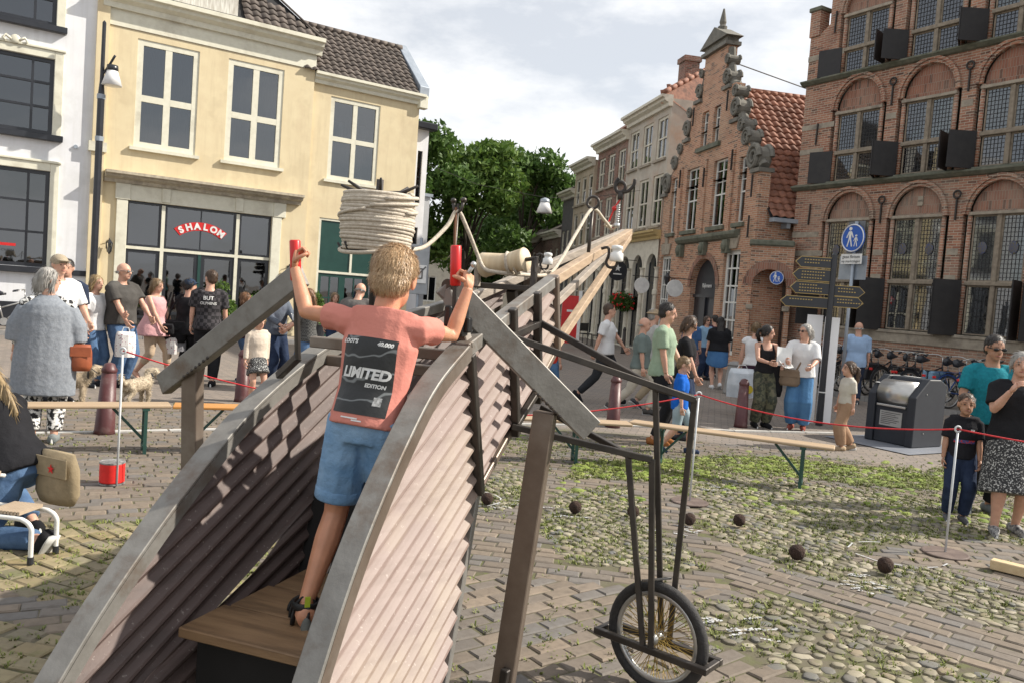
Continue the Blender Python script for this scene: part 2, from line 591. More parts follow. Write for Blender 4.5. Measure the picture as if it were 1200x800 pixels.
# grass growing in the joints
rg = random.Random(3)
mb = MB()
def tuft(x, y, h, nb):
    for _ in range(nb):
        a = rg.uniform(0, 6.28)
        r0 = rg.uniform(0, .018)
        bx, by = x + r0 * math.cos(a), y + r0 * math.sin(a)
        hh = h * rg.uniform(.6, 1.2)
        w = rg.uniform(.003, .006)
        lx, ly = hh * .9 * math.cos(a), hh * .9 * math.sin(a)
        pxx, pyy = -math.sin(a) * w, math.cos(a) * w
        mb.add([(bx - pxx, by - pyy, .0), (bx + pxx, by + pyy, .0), (bx + lx * .5 + pxx * .7, by + ly * .5 + pyy * .7, hh * .75), (bx + lx * .5 - pxx * .7, by + ly * .5 - pyy * .7, hh * .75), (bx + lx, by + ly, hh * .85)], [(0, 1, 2, 3), (3, 2, 4)])
def patchy(x, y): return .5 + .5 * math.sin(2.1 * x + .7 * math.sin(1.7 * y) + 1) * math.cos(1.9 * y + .8 * math.sin(2.3 * x))
cnt = 0
while cnt < 70000:
    y = 2.8 + 8 * math.sqrt(rg.random())
    x = rg.uniform(-.75 * y - .3, .75 * y + .3)
    z = zone(x, y)
    pr = {'g': .95, 'c1': .6, 'c2': .55, 'c3': .55, 'c5': .7, 'c6': .6, 'y': .75}.get(z, .05)
    if z == 'b' and y < 4.6 and -.7 < x < 1.2: pr = .3
    if z == 'b' and 8.0 < y < 10.2 and x > -.5: pr = .35
    cnt += 1
    if rg.random() > pr * (.25 + 1.1 * patchy(x, y)): continue
    tuft(x, y, rg.uniform(.014, .03) * (1.25 if z == 'g' else 1), 5)
M_GRASS = island_mat('joint_grass', [(.12, .15, .025), (.17, .205, .04), (.21, .225, .05), (.15, .20, .03)], rough=.7, bump=0)
mb.build('joint_grass', M_GRASS, None, kind='stuff', label='short moss green grass growing in the paving joints')
# moss cushions in the green strip
mb = MB()
for _ in range(2600):
    x, y = rg.uniform(-.6, 6), rg.uniform(7.2, 10.6)
    z = zone(x, y)
    if rg.random() > (.8 if z == 'g' else .22 if z in ('c3', 'c2', 'c5') else .06) * (.2 + patchy(x, y)): continue
    s = rg.uniform(.02, .06)
    n = 7
    ph = rg.uniform(0, 6)
    vs = [(x + s * (1.2 + .3 * math.sin(ph + i * 2.2)) * math.cos(6.283 * i / n), y + s * math.sin(6.283 * i / n), .002) for i in range(n)]
    vs += [(x + .6 * (a - x), y + .6 * (b - y), .02) for a, b, _ in vs]
    mb.add(vs, [(i, (i + 1) % n, n + (i + 1) % n, n + i) for i in range(n)] + [tuple(range(n, 2 * n))])
mb.build('moss_cushions', island_mat('moss', [(.12, .18, .02), (.19, .25, .035), (.23, .26, .06)], bump=.8, bs=60), None, smooth=True, kind='stuff', label='bright green moss cushions between the cobbles')

# chalk scribbles on the stones
M_CHALK = pm('chalk', (.5, .51, .52), .95, (.33, .33, .33), 40)
rc = random.Random(9)
def chalk(x, y, r, n, label):
    mb = MB()
    for _ in range(n):
        # one broken stroke: a run of small uneven dabs
        a = rc.uniform(0, 6.28)
        d0 = r * math.sqrt(rc.random())
        px, py = x + d0 * math.cos(a), y + d0 * .8 * math.sin(a)
        t = rc.uniform(-.6, .6)
        for k in range(rc.randint(3, 8)):
            s = rc.uniform(.006, .017)
            qx, qy = px + k * .02 * math.cos(t) + rc.uniform(-.006, .006), py + k * .02 * math.sin(t) + rc.uniform(-.006, .006)
            mb.add([(qx + s * rc.uniform(.6, 1.3) * math.cos(j), qy + s * rc.uniform(.5, 1.1) * math.sin(j), .0165) for j in (0, 1.05, 2.1, 3.14, 4.19, 5.24)], [(0, 1, 2, 3, 4, 5)])
    mb.build('chalk_mark', M_CHALK, None, label=label, kind='stuff')
def chalk_ring(x, y, rx, ry, label):
    mb = MB()
    pts_ = [(x + rx * math.cos(i * .26) * (1 + .05 * math.sin(i * 1.7)), y + ry * math.sin(i * .26), .0175) for i in range(25)]
    for a, b in zip(pts_, pts_[1:]):
        if rc.random() < .6: mb.bar(a, b, .012, .001)
    mb.build('chalk_ring', M_CHALK, None, label=label, cat='chalk mark')
chalk(0.02, 6.75, .28, 7, 'white chalk scribble beside the reddish ball nearest the hull')
chalk(1.38, 6.35, .25, 6, 'white chalk dashes beside the uprights above the wheel')
chalk(1.33, 4.42, .22, 13, 'dense white chalk smear on cobbles right of the bicycle wheel')
chalk(2.55, 5.35, .3, 10, 'white chalk smear in front of the rightmost brown ball')
chalk(2.1, 7.9, .2, 5, 'faint white chalk mark near the far bench leg')
chalk(.55, 6.45, .12, 3, 'short white chalk dash beside the ball left of the uprights')
chalk_ring(3.05, 6.1, .36, .3, 'large round chalk loop on the bricks behind the rightmost ball')
chalk_ring(-.2, 6.85, .2, .25, 'small chalk loop drawn by the hull')

# pale stone line, pavements and kerbs
M_KERB = pm('kerb_stone', (.27, .26, .25), .85, (.19, .185, .18), 6, bump=.2, bs=40)
line = [(-9, 5.6), (-5.2, 7.95), (-3.7, 8.87), (-1.73, 10.06), (.08, 11.12), (1.8, 11.75), (3.4, 12.02), (5.2, 12.6)]
mb = MB()
for (xa, ya), (xb, yb) in zip(line, line[1:]):
    n = max(1, int(math.hypot(xb - xa, yb - ya) / .5))
    for i in range(n):
        p = (xa + (xb - xa) * i / n, ya + (yb - ya) * i / n)
        q = (xa + (xb - xa) * (i + .96) / n, ya + (yb - ya) * (i + .96) / n)
        mb.bar((*p, .009), (*q, .009), .085, .022)
mb.build('pale_stone_line', pm('pale_line', (.5, .49, .46), .8, (.38, .37, .35), 12), None, kind='structure')
def kerbed(name, pts_, width, sgn, h=.11):
    """pavement strip on the sgn side of a kerb line"""
    (xa, ya), (xb, yb) = pts_
    d_ = Vector((xb - xa, yb - ya, 0)).normalized()
    nn = Vector((-d_.y, d_.x, 0)) * sgn
    A, B = Vector((xa, ya, 0)), Vector((xb, yb, 0))
    q = [A + nn * .12, B + nn * .12, B + nn * width, A + nn * width]
    root = MB().add([(v.x, v.y, h - .006) for v in q], [(0, 1, 2, 3) if sgn > 0 else (3, 2, 1, 0)]).build(name, brickmat('pavement_tile', (.2, .18, .16), (.25, .225, .2), (.12, .11, .1), .3, .3, .008, horiz=True), None, kind='structure')
    Ln = (B - A).length
    n = int(Ln / 1.0)
    me = MB().box(0, Ln / n - .012, 0, .13, -.05, h).mesh('kerb', M_KERB)
    for i in range(n):
        p = A + d_ * (Ln * i / n)
        o = link('kerb', me, root, loc=p, rz=math.atan2(d_.y, d_.x))
        if sgn < 0: o.location = p + nn * .13
kerbed('pavement_right', ((6.35, 20.9), (13.5, 9.0)), 6.5, 1)
kerbed('pavement_left', ((-17, 15.2), (-1.6, 25.6)), 6, 1)
# ------------------------------------------------------------------ facade helpers
def arch_pts(x0, x1, z1, rise, n=10):
    cx, w = (x0 + x1) / 2, (x1 - x0) / 2
    return [(cx - w * math.cos(math.pi * i / n), z1 - rise + rise * math.sin(math.pi * i / n)) for i in range(n + 1)]
def wall(mb, x0, x1, z0, z1, ops=(), y=0.0, rev=.16, mi=0):
    """front skin facing -y with real openings (ox0, ox1, oz0, oz1, rise) and reveals of depth rev"""
    xs = sorted({x0, x1, *[o[0] for o in ops], *[o[1] for o in ops]})
    zs = sorted({z0, z1, *[o[2] for o in ops], *[o[3] for o in ops]})
    for a, b in zip(xs, xs[1:]):
        for c, d in zip(zs, zs[1:]):
            mx_, mz_ = (a + b) / 2, (c + d) / 2
            if not (x0 <= mx_ <= x1 and z0 <= mz_ <= z1): continue
            if any(o[0] < mx_ < o[1] and o[2] < mz_ < o[3] for o in ops): continue
            mb.add([(a, y, c), (b, y, c), (b, y, d), (a, y, d)], [(0, 1, 2, 3)], mi)
    for o in ops:
        ox0, ox1, oz0, oz1 = o[:4]
        rise = o[4] if len(o) > 4 else 0
        if rise:
            ap = arch_pts(ox0, ox1, oz1, rise)
            for (xa, za), (xb, zb) in zip(ap, ap[1:]):
                mb.add([(xa, y, za), (xb, y, zb), (xb, y, oz1), (xa, y, oz1)], [(0, 1, 2, 3)], mi)
            loop = [(ox0, oz0)] + ap + [(ox1, oz0)]
        else:
            loop = [(ox0, oz0), (ox0, oz1), (ox1, oz1), (ox1, oz0)]
        k = len(loop)
        for i in range(k):
            (xa, za), (xb, zb) = loop[i], loop[(i + 1) % k]
            mb.add([(xa, y, za), (xb, y, zb), (xb, y + rev, zb), (xa, y + rev, za)], [(0, 1, 2, 3)], mi)
def pane(parent, x0, x1, z0, z1, y, m, key={}):
    k = (round(x1 - x0, 3), round(z1 - z0, 3), m.name)
    if k not in key:
        w, h = (x1 - x0) / 2, (z1 - z0) / 2
        key[k] = MB().box(-w, w, -.003, .003, -h, h).mesh('pane', m)
    return link('pane', key[k], parent, loc=((x0 + x1) / 2, y, (z0 + z1) / 2))
def window(parent, x0, x1, z0, z1, y, cols, rows, fw, mw, mf, mg, name='window', thick=.06, lead=None, sill=None, panes=True, label=None):
    """frame fw wide, glazing bars mw, cols / rows are fractions; one pane object per light"""
    mb = MB()
    ya, yb = y - thick / 2, y + thick / 2
    mb.box(x0, x0 + fw, ya, yb, z0, z1)
    mb.box(x1 - fw, x1, ya, yb, z0, z1)
    mb.box(x0 + fw, x1 - fw, ya, yb, z0, z0 + fw)
    mb.box(x0 + fw, x1 - fw, ya, yb, z1 - fw, z1)
    xs = [x0 + fw] + [x0 + (x1 - x0) * c for c in cols] + [x1 - fw]
    zs = [z0 + fw] + [z0 + (z1 - z0) * c for c in rows] + [z1 - fw]
    for x in xs[1:-1]: mb.box(x - mw / 2, x + mw / 2, ya + .006, yb - .004, z0 + fw, z1 - fw)
    for z in zs[1:-1]:
        for a, b in zip(xs, xs[1:]):
            mb.box(a + (mw / 2 if a != xs[0] else 0), b - (mw / 2 if b != xs[-1] else 0), ya + .003, yb - .006, z - mw / 2, z + mw / 2)
    w = mb.build(name, mf, parent, label=label)
    if sill:
        MB().box(x0 - .1, x1 + .1, y - thick / 2 - sill, y, z0 - .09, z0 - .003).build('sill', MATS.get('sill_' + mf.name, mf), w)
    if panes:
        for a, b in zip(xs, xs[1:]):
            for c, d in zip(zs, zs[1:]):
                pane(w, a + (mw / 2 if a != xs[0] else 0), b - (mw / 2 if b != xs[-1] else 0), c + (mw / 2 if c != zs[0] else 0), d - (mw / 2 if d != zs[-1] else 0), y, mg)
    if lead:
        lb = MB()
        sx, sz = lead
        for a, b in zip(xs, xs[1:]):
            n = max(2, round((b - a) / sx))
            for i in range(1, n): lb.box(a + (b - a) * i / n - .006, a + (b - a) * i / n + .006, y - .012, y - .004, z0 + fw, z1 - fw)
        n = max(2, round((z1 - z0) / sz))
        for i in range(1, n):
            z = z0 + (z1 - z0) * i / n
            lb.box(x0 + fw, x1 - fw, y - .0145, y - .0135, z - .006, z + .006)
        lb.build('leading', M_LEAD, w)
    return w
def profile_run(mb, x0, x1, prof, mi=0, ends=True):
    """moulding: outline [(y, z)] swept along x"""
    n = len(prof)
    vs = [(x0, a, b) for a, b in prof] + [(x1, a, b) for a, b in prof]
    fs = [(i, i + n, (i + 1) % n + n, (i + 1) % n) for i in range(n)]
    if ends: fs += [tuple(range(n)), tuple(range(2 * n - 1, n - 1, -1))]
    return mb.add(vs, fs, mi)
CORNICE = lambda d, z0, z1: [(.02, z0), (-d * .3, z0), (-d * .35, z0 + (z1 - z0) * .3), (-d * .7, z0 + (z1 - z0) * .5), (-d * .75, z0 + (z1 - z0) * .7), (-d, z0 + (z1 - z0) * .75), (-d, z1), (.02, z1)]

M_YEL = pm('yellow_stucco', (.70, .60, .395), .85, (.66, .555, .36), 3.0, bump=.12, bs=70, c3=(.60, .49, .32), n3=.9)
def streaky(m, dirt, amt):
    """rain streaks and patched plaster over an existing paint"""
    N, L = m.node_tree.nodes, m.node_tree.links
    P = N['Principled BSDF']
    src = P.inputs['Base Color'].links[0].from_socket
    v = _obj_vec(N, L)
    mp = N.new('ShaderNodeMapping')
    mp.inputs['Scale'].default_value = (2.6, 2.6, .22)
    L.new(v, mp.inputs['Vector'])
    f = _ramp(N, L, _noise(N, L, mp.outputs[0], 2.2, 7, .7), .5, .78)
    c = _mix(N, L, _math(N, L, 'MULTIPLY', f, amt), src, dirt)
    f2 = _ramp(N, L, _noise(N, L, v, .55, 4, .6), .56, .60)
    c = _mix(N, L, _math(N, L, 'MULTIPLY', f2, .22), c, tuple(x * .9 for x in dirt))
    L.new(c, P.inputs['Base Color'])
streaky(M_YEL, (.50, .40, .25), .55)
M_CREAM = pm('cream_trim', (.72, .70, .58), .55, (.66, .64, .52), 8, c3=(.52, .49, .39), n3=1.5, bump=.05, bs=40)
M_CORN = pm('weathered_cornice', (.50, .45, .34), .7, (.36, .31, .24), 9, c3=(.22, .19, .15), n3=2.2, bump=.1, bs=60)
M_WHITE = pm('white_stucco', (.74, .75, .77), .8, (.70, .71, .74), 2.0, bump=.1, bs=60, c3=(.6, .61, .62), n3=.8)
streaky(M_WHITE, (.55, .55, .54), .5)
M_BLK = pm('black_paint', (.018, .02, .026), .3, (.025, .027, .033), 6)
M_DKGREEN = pm('dark_green_paint', (.012, .05, .042), .35, (.016, .06, .05), 5)
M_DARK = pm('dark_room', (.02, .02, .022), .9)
M_LEAD = pm('window_lead', (.03, .03, .032), .6)
M_GLASS = glassmat('window_glass')
M_GLASSD = glassmat('dark_glass', (.5, .55, .55), .02, .3)
M_CURT = pm('white_curtain', (.66, .66, .64), .9, (.52, .52, .52), 14, stretch=(1, 1, .05))
M_CURTD = pm('dark_curtain', (.10, .10, .12), .9, (.05, .05, .06), 16, stretch=(1, 1, .05))
M_ZINC = pm('zinc', (.36, .40, .45), .45, (.28, .32, .37), 4, metal=.4)
M_TILEB = pm('brown_tile', (.125, .10, .085), .75, (.085, .068, .06), 5, rnd=.3, c3=(.17, .15, .12), n3=4, bump=.2, bs=60)
M_TILER = pm('red_tile', (.36, .165, .105), .75, (.27, .115, .075), 5, rnd=.3, c3=(.17, .10, .075), n3=4, bump=.2, bs=60)
M_BLIND = pm('blind', (.33, .34, .35), .6, (.2, .21, .22), 30, stretch=(.02, .02, 1.3))
M_RED = pm('red_gloss', (.62, .02, .018), .35, (.54, .015, .015), 6)
M_SIGNW = pm('white_letter', (.8, .8, .78), .5)

# one pantile: a wave across, lapped down the slope
def tile_mesh(w, l, m, name='roof_tile'):
    n = 7
    vs, fs = [], []
    for j, (yy, zz) in enumerate(((0, .045), (l * 1.08, .0))):
        for i in range(n):
            t = i / (n - 1)
            vs.append((w * (t * 1.08), yy, zz + .028 * math.sin(t * 2 * math.pi - 1.0)))
    for i in range(n): vs.append((vs[i][0], 0, vs[i][2] - .03))
    for i in range(n - 1):
        fs += [(i, i + 1, n + i + 1, n + i), (2 * n + i, 2 * n + i + 1, i + 1, i)]
    me = bpy.data.meshes.new(name)
    me.from_pydata(vs, [], fs)
    me.materials.append(m)
    me.polygons.foreach_set('use_smooth', [True] * len(fs))
    return me
def tile_roof(parent, O, ux, uy, W, Lh, w, l, mat, most=300, inside=None, near=None):
    """tiles from the eave corner O: ux along the eave, uy up the slope (unit vectors, local space)"""
    ux, uy = Vector(ux).normalized(), Vector(uy).normalized()
    nz = ux.cross(uy).normalized()
    M = Matrix((ux, uy, nz)).transposed()
    me = tile_mesh(w, l, mat)
    cells = []
    for j in range(int(Lh / l)):
        for i in range(int(W / w)):
            if inside and not inside((i + .5) * w, (j + .5) * l): continue
            cells.append((i, j))
    if near: cells.sort(key=near)
    rot = M.to_euler()
    for i, j in cells[:most]:
        o = link('roof_tile', me, parent, loc=Vector(O) + ux * (i * w) + uy * (j * l) + nz * rnd(0, .008))
        o.rotation_euler = rot
    if len(cells) > most:
        mb = MB()
        tv = [v.co.copy() for v in me.vertices]
        tf = [tuple(p.vertices) for p in me.polygons]
        for i, j in cells[most:]:
            off = Vector(O) + ux * (i * w) + uy * (j * l) + nz * rnd(0, .008)
            mb.add([M @ v + off for v in tv], tf)
        mb.build('far_roof_tiles', mat, parent, smooth=True, kind='stuff')

# ------------------------------------------------------------------ yellow house
YEL = dict(loc=(-10.5, 21.6, 0), rz=R(34))
yh = thing('yellow_house', 'pale yellow stucco house with cream windows above the dark glazed shopfront', 'house', YEL['loc'], YEL['rz'])
W1, W2 = (.14, 1.70, 4.98, 7.80), (2.47, 4.05, 4.98, 7.80)
SHOP = (.06, 3.92, .12, 3.56)
mb = MB()
wall(mb, -.66, 4.95, 0, 8.5, [W1, W2, SHOP], 0, .14)
mb.box(4.945, 4.95, 0.003, .25, 0, 8.5)
mb.box(-.66, -.655, 0.003, .3, 0, 8.5)
mb.build('wall', M_YEL, yh)
mb = MB()
mb.box(-.6, 4.9, .75, .8, 0.02, 8.4)
mb.box(-.6, 4.9, .14, .75, 3.9, 4.4)
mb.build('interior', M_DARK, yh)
mb = MB()
profile_run(mb, -.72, 5.10, CORNICE(.38, 8.42, 8.86))
mb.box(-.66, 4.97, -.03, 0.01, 8.0, 8.42)
mb.build('roof_cornice', M_CREAM, yh)
MB().box(-.66, 4.95, -.012, .01, 7.985, 8.0).build('frieze_groove', M_CORN, yh)
for k, (a, b, c, d) in enumerate((W1, W2)):
    w = window(yh, a, b, c, d, .07, [.5], [.46], .15, .17, M_CREAM, M_GLASS, sill=.12, thick=.09)
    cu = MB()
    for x0, x1, m in ((a + .15, a + .5, 1), (b - .62, b - .18, 1)):
        n = 14
        cu.add([(x0 + (x1 - x0) * i / n, .15 + .025 * math.sin(i * 1.9), z) for z in (c + .1, d - .1) for i in range(n + 1)],
               [(i, i + 1, n + 2 + i, n + 1 + i) for i in range(n)])
    cu.build('curtain', M_CURTD, w, smooth=True)
# shopfront
mb = MB()
profile_run(mb, -.52, 4.72, CORNICE(.42, 3.98, 4.26))
mb.build('shop_cornice', M_CORN, yh)
mb = MB()
mb.box(-.24, 4.30, -.05, .0, 3.56, 3.98)
for x in (-.24, 3.94): mb.box(x, x + .36, -.09, -.05, 3.56, 3.98)
for x in (.9, 2.85): mb.box(x, x + .22, -.085, -.05, 3.60, 3.98)
for x in (-.20, 3.92): mb.box(x, x + .27, -.07, 0, 0.0, 3.56)
mb.build('shop_surround', M_CREAM, yh, bevel=.008)
mb = MB()
for x in (.93, 2.92): mb.box(x, x + .09, .02, .12, .1, 3.52)
mb.box(.06, .93, .02, .12, 2.28, 2.36)
mb.box(1.02, 2.92, .02, .12, 2.28, 2.36)
mb.box(3.01, 3.92, .02, .12, 2.28, 2.36)
mb.build('shop_mullions', M_CREAM, yh)
for a, b in ((.06, .93), (3.01, 3.92)):
    window(yh, a, b, 2.36, 3.55, .08, [], [], .06, .03, M_BLK, M_GLASSD, 'transom_light')
    window(yh, a, b, .13, 2.28, .08, [], [.16], .09, .06, M_BLK, M_GLASSD, 'display_window')
window(yh, 1.02, 2.92, 2.36, 3.55, .08, [.5], [], .06, .03, M_BLK, M_GLASSD, 'transom_light')
for a, b in ((1.02, 1.93), (2.01, 2.92)):
    d = window(yh, a, b, .13, 2.28, .08, [], [.22], .10, .08, M_BLK, M_GLASSD, 'shop_door')
    MB().tube([(b - .05 if a < 1.5 else a + .05, .03, z) for z in (.95, 1.3)], .012).build('handle', M_ZINC, d)
MB().box(1.93, 2.01, .03, .12, .13, 2.28).build('door_post', M_DKGREEN, yh)
# curved shop sign in the fanlight
n = 20
mb = MB()
cx, rr, cz = 1.97, 1.0, 2.16
A = [R(130 - 80 * i / n) for i in range(n + 1)]
vs = [(cx + (rr + k) * math.cos(a), y, cz + (rr + k) * math.sin(a) * .92) for y in (.036, .046) for a in A for k in (-.15, .10)]
k = 2 * (n + 1)
fs = [(2 * i + 2, 2 * i + 3, 2 * i + 1, 2 * i) for i in range(n)] + [(k + 2 * i, k + 2 * i + 1, k + 2 * i + 3, k + 2 * i + 2) for i in range(n)]
mb.add(vs, fs)
sg = mb.build('shop_sign', M_RED, yh)
for i, ch in enumerate('SHALOM'):
    a = R(122.5 - 13.2 * i)
    Mx = Matrix.Translation((cx + (rr - .03) * math.cos(a), .03, cz + (rr - .03) * math.sin(a) * .92)) @ Matrix.Rotation(-(a - R(90)), 4, 'Y') @ FRONT
    text_obj('letter', ch, .245, M_SIGNW, sg, Mx, .004, .012)
# lamps beside the shop
def wall_lantern(parent, x, z):
    mb = MB()
    mb.tube([(x, 0, z + .02), (x, -.1, z + .12), (x, -.16, z + .1)], .012, 6)
    mb.lathe([(.015, .12), (.05, .07), (.085, .03), (.085, .015)], (x, -.16, z - .02), 6)
    mb.lathe([(.05, -.24), (.03, -.25), (.015, -.29)], (x, -.16, z), 6)
    for i in range(6):
        a = math.pi * i / 3
        mb.tube([(x + .075 * math.cos(a), -.16 + .075 * math.sin(a), z), (x + .048 * math.cos(a), -.16 + .048 * math.sin(a), z - .24)], .007, 4)
    mb.box(x - .03, x + .03, -.02, 0, z - .12, z + .08)
    l = mb.build('wall_lantern', M_BLK, parent)
    MB().lathe([(.068, 0), (.042, -.24)], (x, -.16, z), 6).build('lamp_glass', M_GLASS, l)
wall_lantern(yh, -.34, 2.38)
wall_lantern(yh, 4.48, 2.10)
# attic dormer and hipped tile roof
sl = Vector((0, math.cos(R(50)), math.sin(R(50))))
MB().add([(-.7, -.2, 8.84), (5.05, -.2, 8.84), (2.5, 2.1, 11.6), (-.7, 2.1, 11.6)], [(0, 1, 2, 3)]).build('roof_deck', M_DARK, yh)
tile_roof(yh, (-.7, -.26, 8.87), (1, 0, 0), sl, 5.75, 3.4, .25, .27, M_TILEB, inside=lambda x, y: x + y * 1.15 < 5.75 and not (.6 < x < 3.6 and y < 3.0))
mb = MB()
for i in range(14):
    p = Vector((5.02, -.22, 8.9)) + Vector((-.74, .66, .8)).normalized() * (i * .27)
    mb.bar(p, p + Vector((-.74, .66, .8)).normalized() * .29, .17, .06)
mb.build('ridge_tiles', M_TILEB, yh, bevel=.02)
mb = MB()
mb.box(.95, 2.62, -.1, 1.5, 8.86, 10.2)
mb.build('attic_dormer', pm('peeling_white', (.66, .65, .6), .7, (.4, .37, .32), 7, stretch=(3, 3, .4)), yh)

# ------------------------------------------------------------------ yellow wing
wg = thing('yellow_house_wing', 'lower pale yellow wing with one curtained window and a zinc gable coping', 'house', YEL['loc'], YEL['rz'])
WW = (5.54, 7.16, 4.9, 7.38)
GD = (5.40, 7.95, .05, 3.72)
mb = MB()
wall(mb, 4.955, 8.5, 0, 7.7, [WW, GD], .12, .14)
mb.add([(8.5, .12, 0), (8.5, 6, 0), (8.5, 6, 7.7), (8.5, 3.0, 9.75), (8.5, .12, 7.7)], [(0, 1, 2, 3, 4)])
mb.build('wall', M_YEL, wg)
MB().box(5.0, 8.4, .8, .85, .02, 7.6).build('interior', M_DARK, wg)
w = window(wg, *WW, .19, [.5], [.5], .13, .14, M_CREAM, M_GLASS, sill=.1, thick=.09)
mb = MB()
for x0, x1, z0, z1 in ((5.68, 6.05, 6.25, 6.7), (6.5, 6.8, 6.25, 6.7), (5.68, 6.28, 5.0, 6.1), (6.45, 6.75, 5.0, 6.1)):
    n = 10
    mb.add([(x0 + (x1 - x0) * i / n, .30 + .02 * math.sin(i * 2.1), z) for z in (z0, z1) for i in range(n + 1)], [(i, i + 1, n + 2 + i, n + 1 + i) for i in range(n)])
mb.build('curtain', M_CURT, w, smooth=True)
mb = MB()
profile_run(mb, 4.97, 8.62, [(a + .12, b) for a, b in CORNICE(.26, 7.66, 7.98)])
mb.build('gutter_cornice', M_CREAM, wg)
sl2 = Vector((0, math.cos(R(45)), math.sin(R(45))))
MB().add([(4.9, 0, 7.92), (8.5, 0, 7.92), (8.5, 1.9, 9.82), (4.9, 1.9, 9.82)], [(0, 1, 2, 3)]).build('roof_deck', M_DARK, wg)
tile_roof(wg, (4.6, -.1, 7.96), (1, 0, 0), sl2, 3.95, 2.5, .235, .25, M_TILEB)
mb = MB()
for i in range(14): mb.tube([(4.7 + i * .27, 1.72, 9.80), (4.98 + i * .27, 1.72, 9.82)], [.1, .085], 8)
mb.build('ridge_tiles', M_TILEB, wg, smooth=True)
mb = MB()
mb.prism([(0, 7.9), (.32, 7.9), (2.2, 9.85), (1.95, 10.0), (0, 8.25)], 0, .34, M=Matrix(((0, 1, 0, 8.42), (1, 0, 0, 0), (0, 0, 1, 0), (0, 0, 0, 1))))
mb.build('gable_coping', M_ZINC, wg, bevel=.015)
MB().box(8.42, 8.72, -.06, .2, 7.55, 7.96).build('gable_kneeler', M_CREAM, wg, bevel=.02)
# green glazed front
mb = MB()
for a, b in ((5.40, 5.47), (7.88, 7.95)): mb.box(a, b, .14, .24, .05, 3.72)
for z in (2.05, 3.65): mb.box(5.47, 7.88, .14, .24, z, z + .07)
mb.box(6.46, 6.53, .14, .24, 2.12, 3.65)
mb.build('shop_surround', M_CREAM, wg)
for a, b in ((5.47, 6.46), (6.53, 7.88)):
    MB().box(a, b, .17, .22, 2.12, 3.65).build('green_panel', M_DKGREEN, wg)
for a, b in ((5.47, 6.25), (6.25, 7.05), (7.05, 7.88)):
    window(wg, a, b, .08, 2.05, .2, [.5], [.25, .62], .1, .04, M_DKGREEN, M_GLASSD, 'shop_door')

# ------------------------------------------------------------------ slim white house past the wing
wp = thing('slim_white_house', 'narrow white house end with black gutter behind the yellow wing', 'house', YEL['loc'], YEL['rz'])
mb = MB()
wall(mb, 8.56, 9.1, 0, 7.0, [(8.74, 8.92, 4.6, 6.3), (8.74, 8.92, 1.6, 3.8)], .5, .12)
mb.box(9.08, 9.1, .503, 6, 0, 7.0)
mb.build('wall', M_WHITE, wp)
MB().box(8.5, 9.3, .25, .7, 7.0, 7.22).build('gutter', M_BLK, wp, bevel=.03)
for a, b in ((4.6, 6.3), (1.6, 3.8)): window(wp, 8.74, 8.92, a, b, .58, [], [.5], .03, .03, M_BLK, M_GLASSD)
MB().box(9.1, 9.5, .9, 5, 0, 4.9).build('grey_annex', pm('grey_render', (.42, .43, .44), .8, (.36, .37, .38), 3), wp)
MB().box(9.05, 9.58, .82, 5, 4.9, 5.0).build('annex_coping', M_ZINC, wp)

# ------------------------------------------------------------------ white house on the left
wh = thing('white_house', 'white stucco house with black sash windows and cream surrounds', 'house', YEL['loc'], YEL['rz'])
WX = [(-3.45, -1.74), (-6.2, -4.5)]
ZS = [(1.62, 4.04), (4.95, 6.82), (7.64, 9.4)]
ops = [(a, b, c, d) for a, b in WX for c, d in ZS]
mb = MB()
wall(mb, -8.0, -.68, .72, 10.6, ops, .02, .14)
mb.build('wall', M_WHITE, wh)
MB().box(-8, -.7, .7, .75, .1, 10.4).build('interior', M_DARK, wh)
MB().box(-8.0, -.68, -.03, .1, 0, .72).build('black_plinth', M_BLK, wh)
MB().box(-1.62, -.68, -.03, .02, 1.46, 1.6).build('black_band', M_BLK, wh)
for a, b in WX:
    for c, d in ZS:
        mb = MB()
        mb.box(a - .2, a, -.05, .02, c - .02, d + .2)
        mb.box(b, b + .2, -.05, .02, c - .02, d + .2)
        mb.box(a, b, -.05, .02, d, d + .2)
        mb.box(a - .24, b + .24, -.09, .02, d + .2, d + .26)
        mb.build('window_surround', M_CREAM, wh, bevel=.01)
        w = window(wh, a, b, c, d, .09, [.27, .73], [.36, .68], .09, .055, M_BLK, M_GLASSD, thick=.09)
        MB().box(a - .2, b + .24, -.14, .05, c - .16, c - .005).build('sill', M_BLK, w, bevel=.012)
        MB().box(a + .1, b - .1, .22, .23, c + (.9 if c < 2 else .1), d - .1).build('blind', M_BLIND, w)
mb = MB()
mb.ell((-2.6, -.09, 7.12), (.11, .04, .11))
for s in (-1, 1):
    mb.tube([(-2.6 + s * .08, -.09, 7.1), (-2.6 + s * .2, -.1, 7.18), (-2.6 + s * .26, -.09, 7.1), (-2.6 + s * .2, -.09, 7.05)], .035, 6)
mb.build('keystone_ornament', M_CREAM, wh, smooth=True)
MB().lathe([(.05, 0), (.05, .06)], (-1.2, .03, 4.75), 12, axis=(0, -1, 0)).build('wall_plate', M_ZINC, wh)
MB().box(-3.36, -1.84, .1, .104, 1.72, 2.3).build('frosted_film', pm('frosted_film', (.27, .30, .32), .5, (.33, .36, .38), 3), wh)
MB().box(-3.1, -2.42, .05, .054, 2.10, 2.17).build('red_lettering', M_RED, wh)
text_obj('window_lettering', 'KANTOREN CATEN', .085, M_BLK, wh, Matrix.Translation((-2.83, .05, 1.99)) @ FRONT, .002)
MB().box(-.84, -.55, -.10, .02, 0, 10.4).build('corner_pilaster', M_YEL, yh)
MB().box(-.92, -.50, -.16, .02, 4.7, 4.95).build('pilaster_band', M_CREAM, yh)
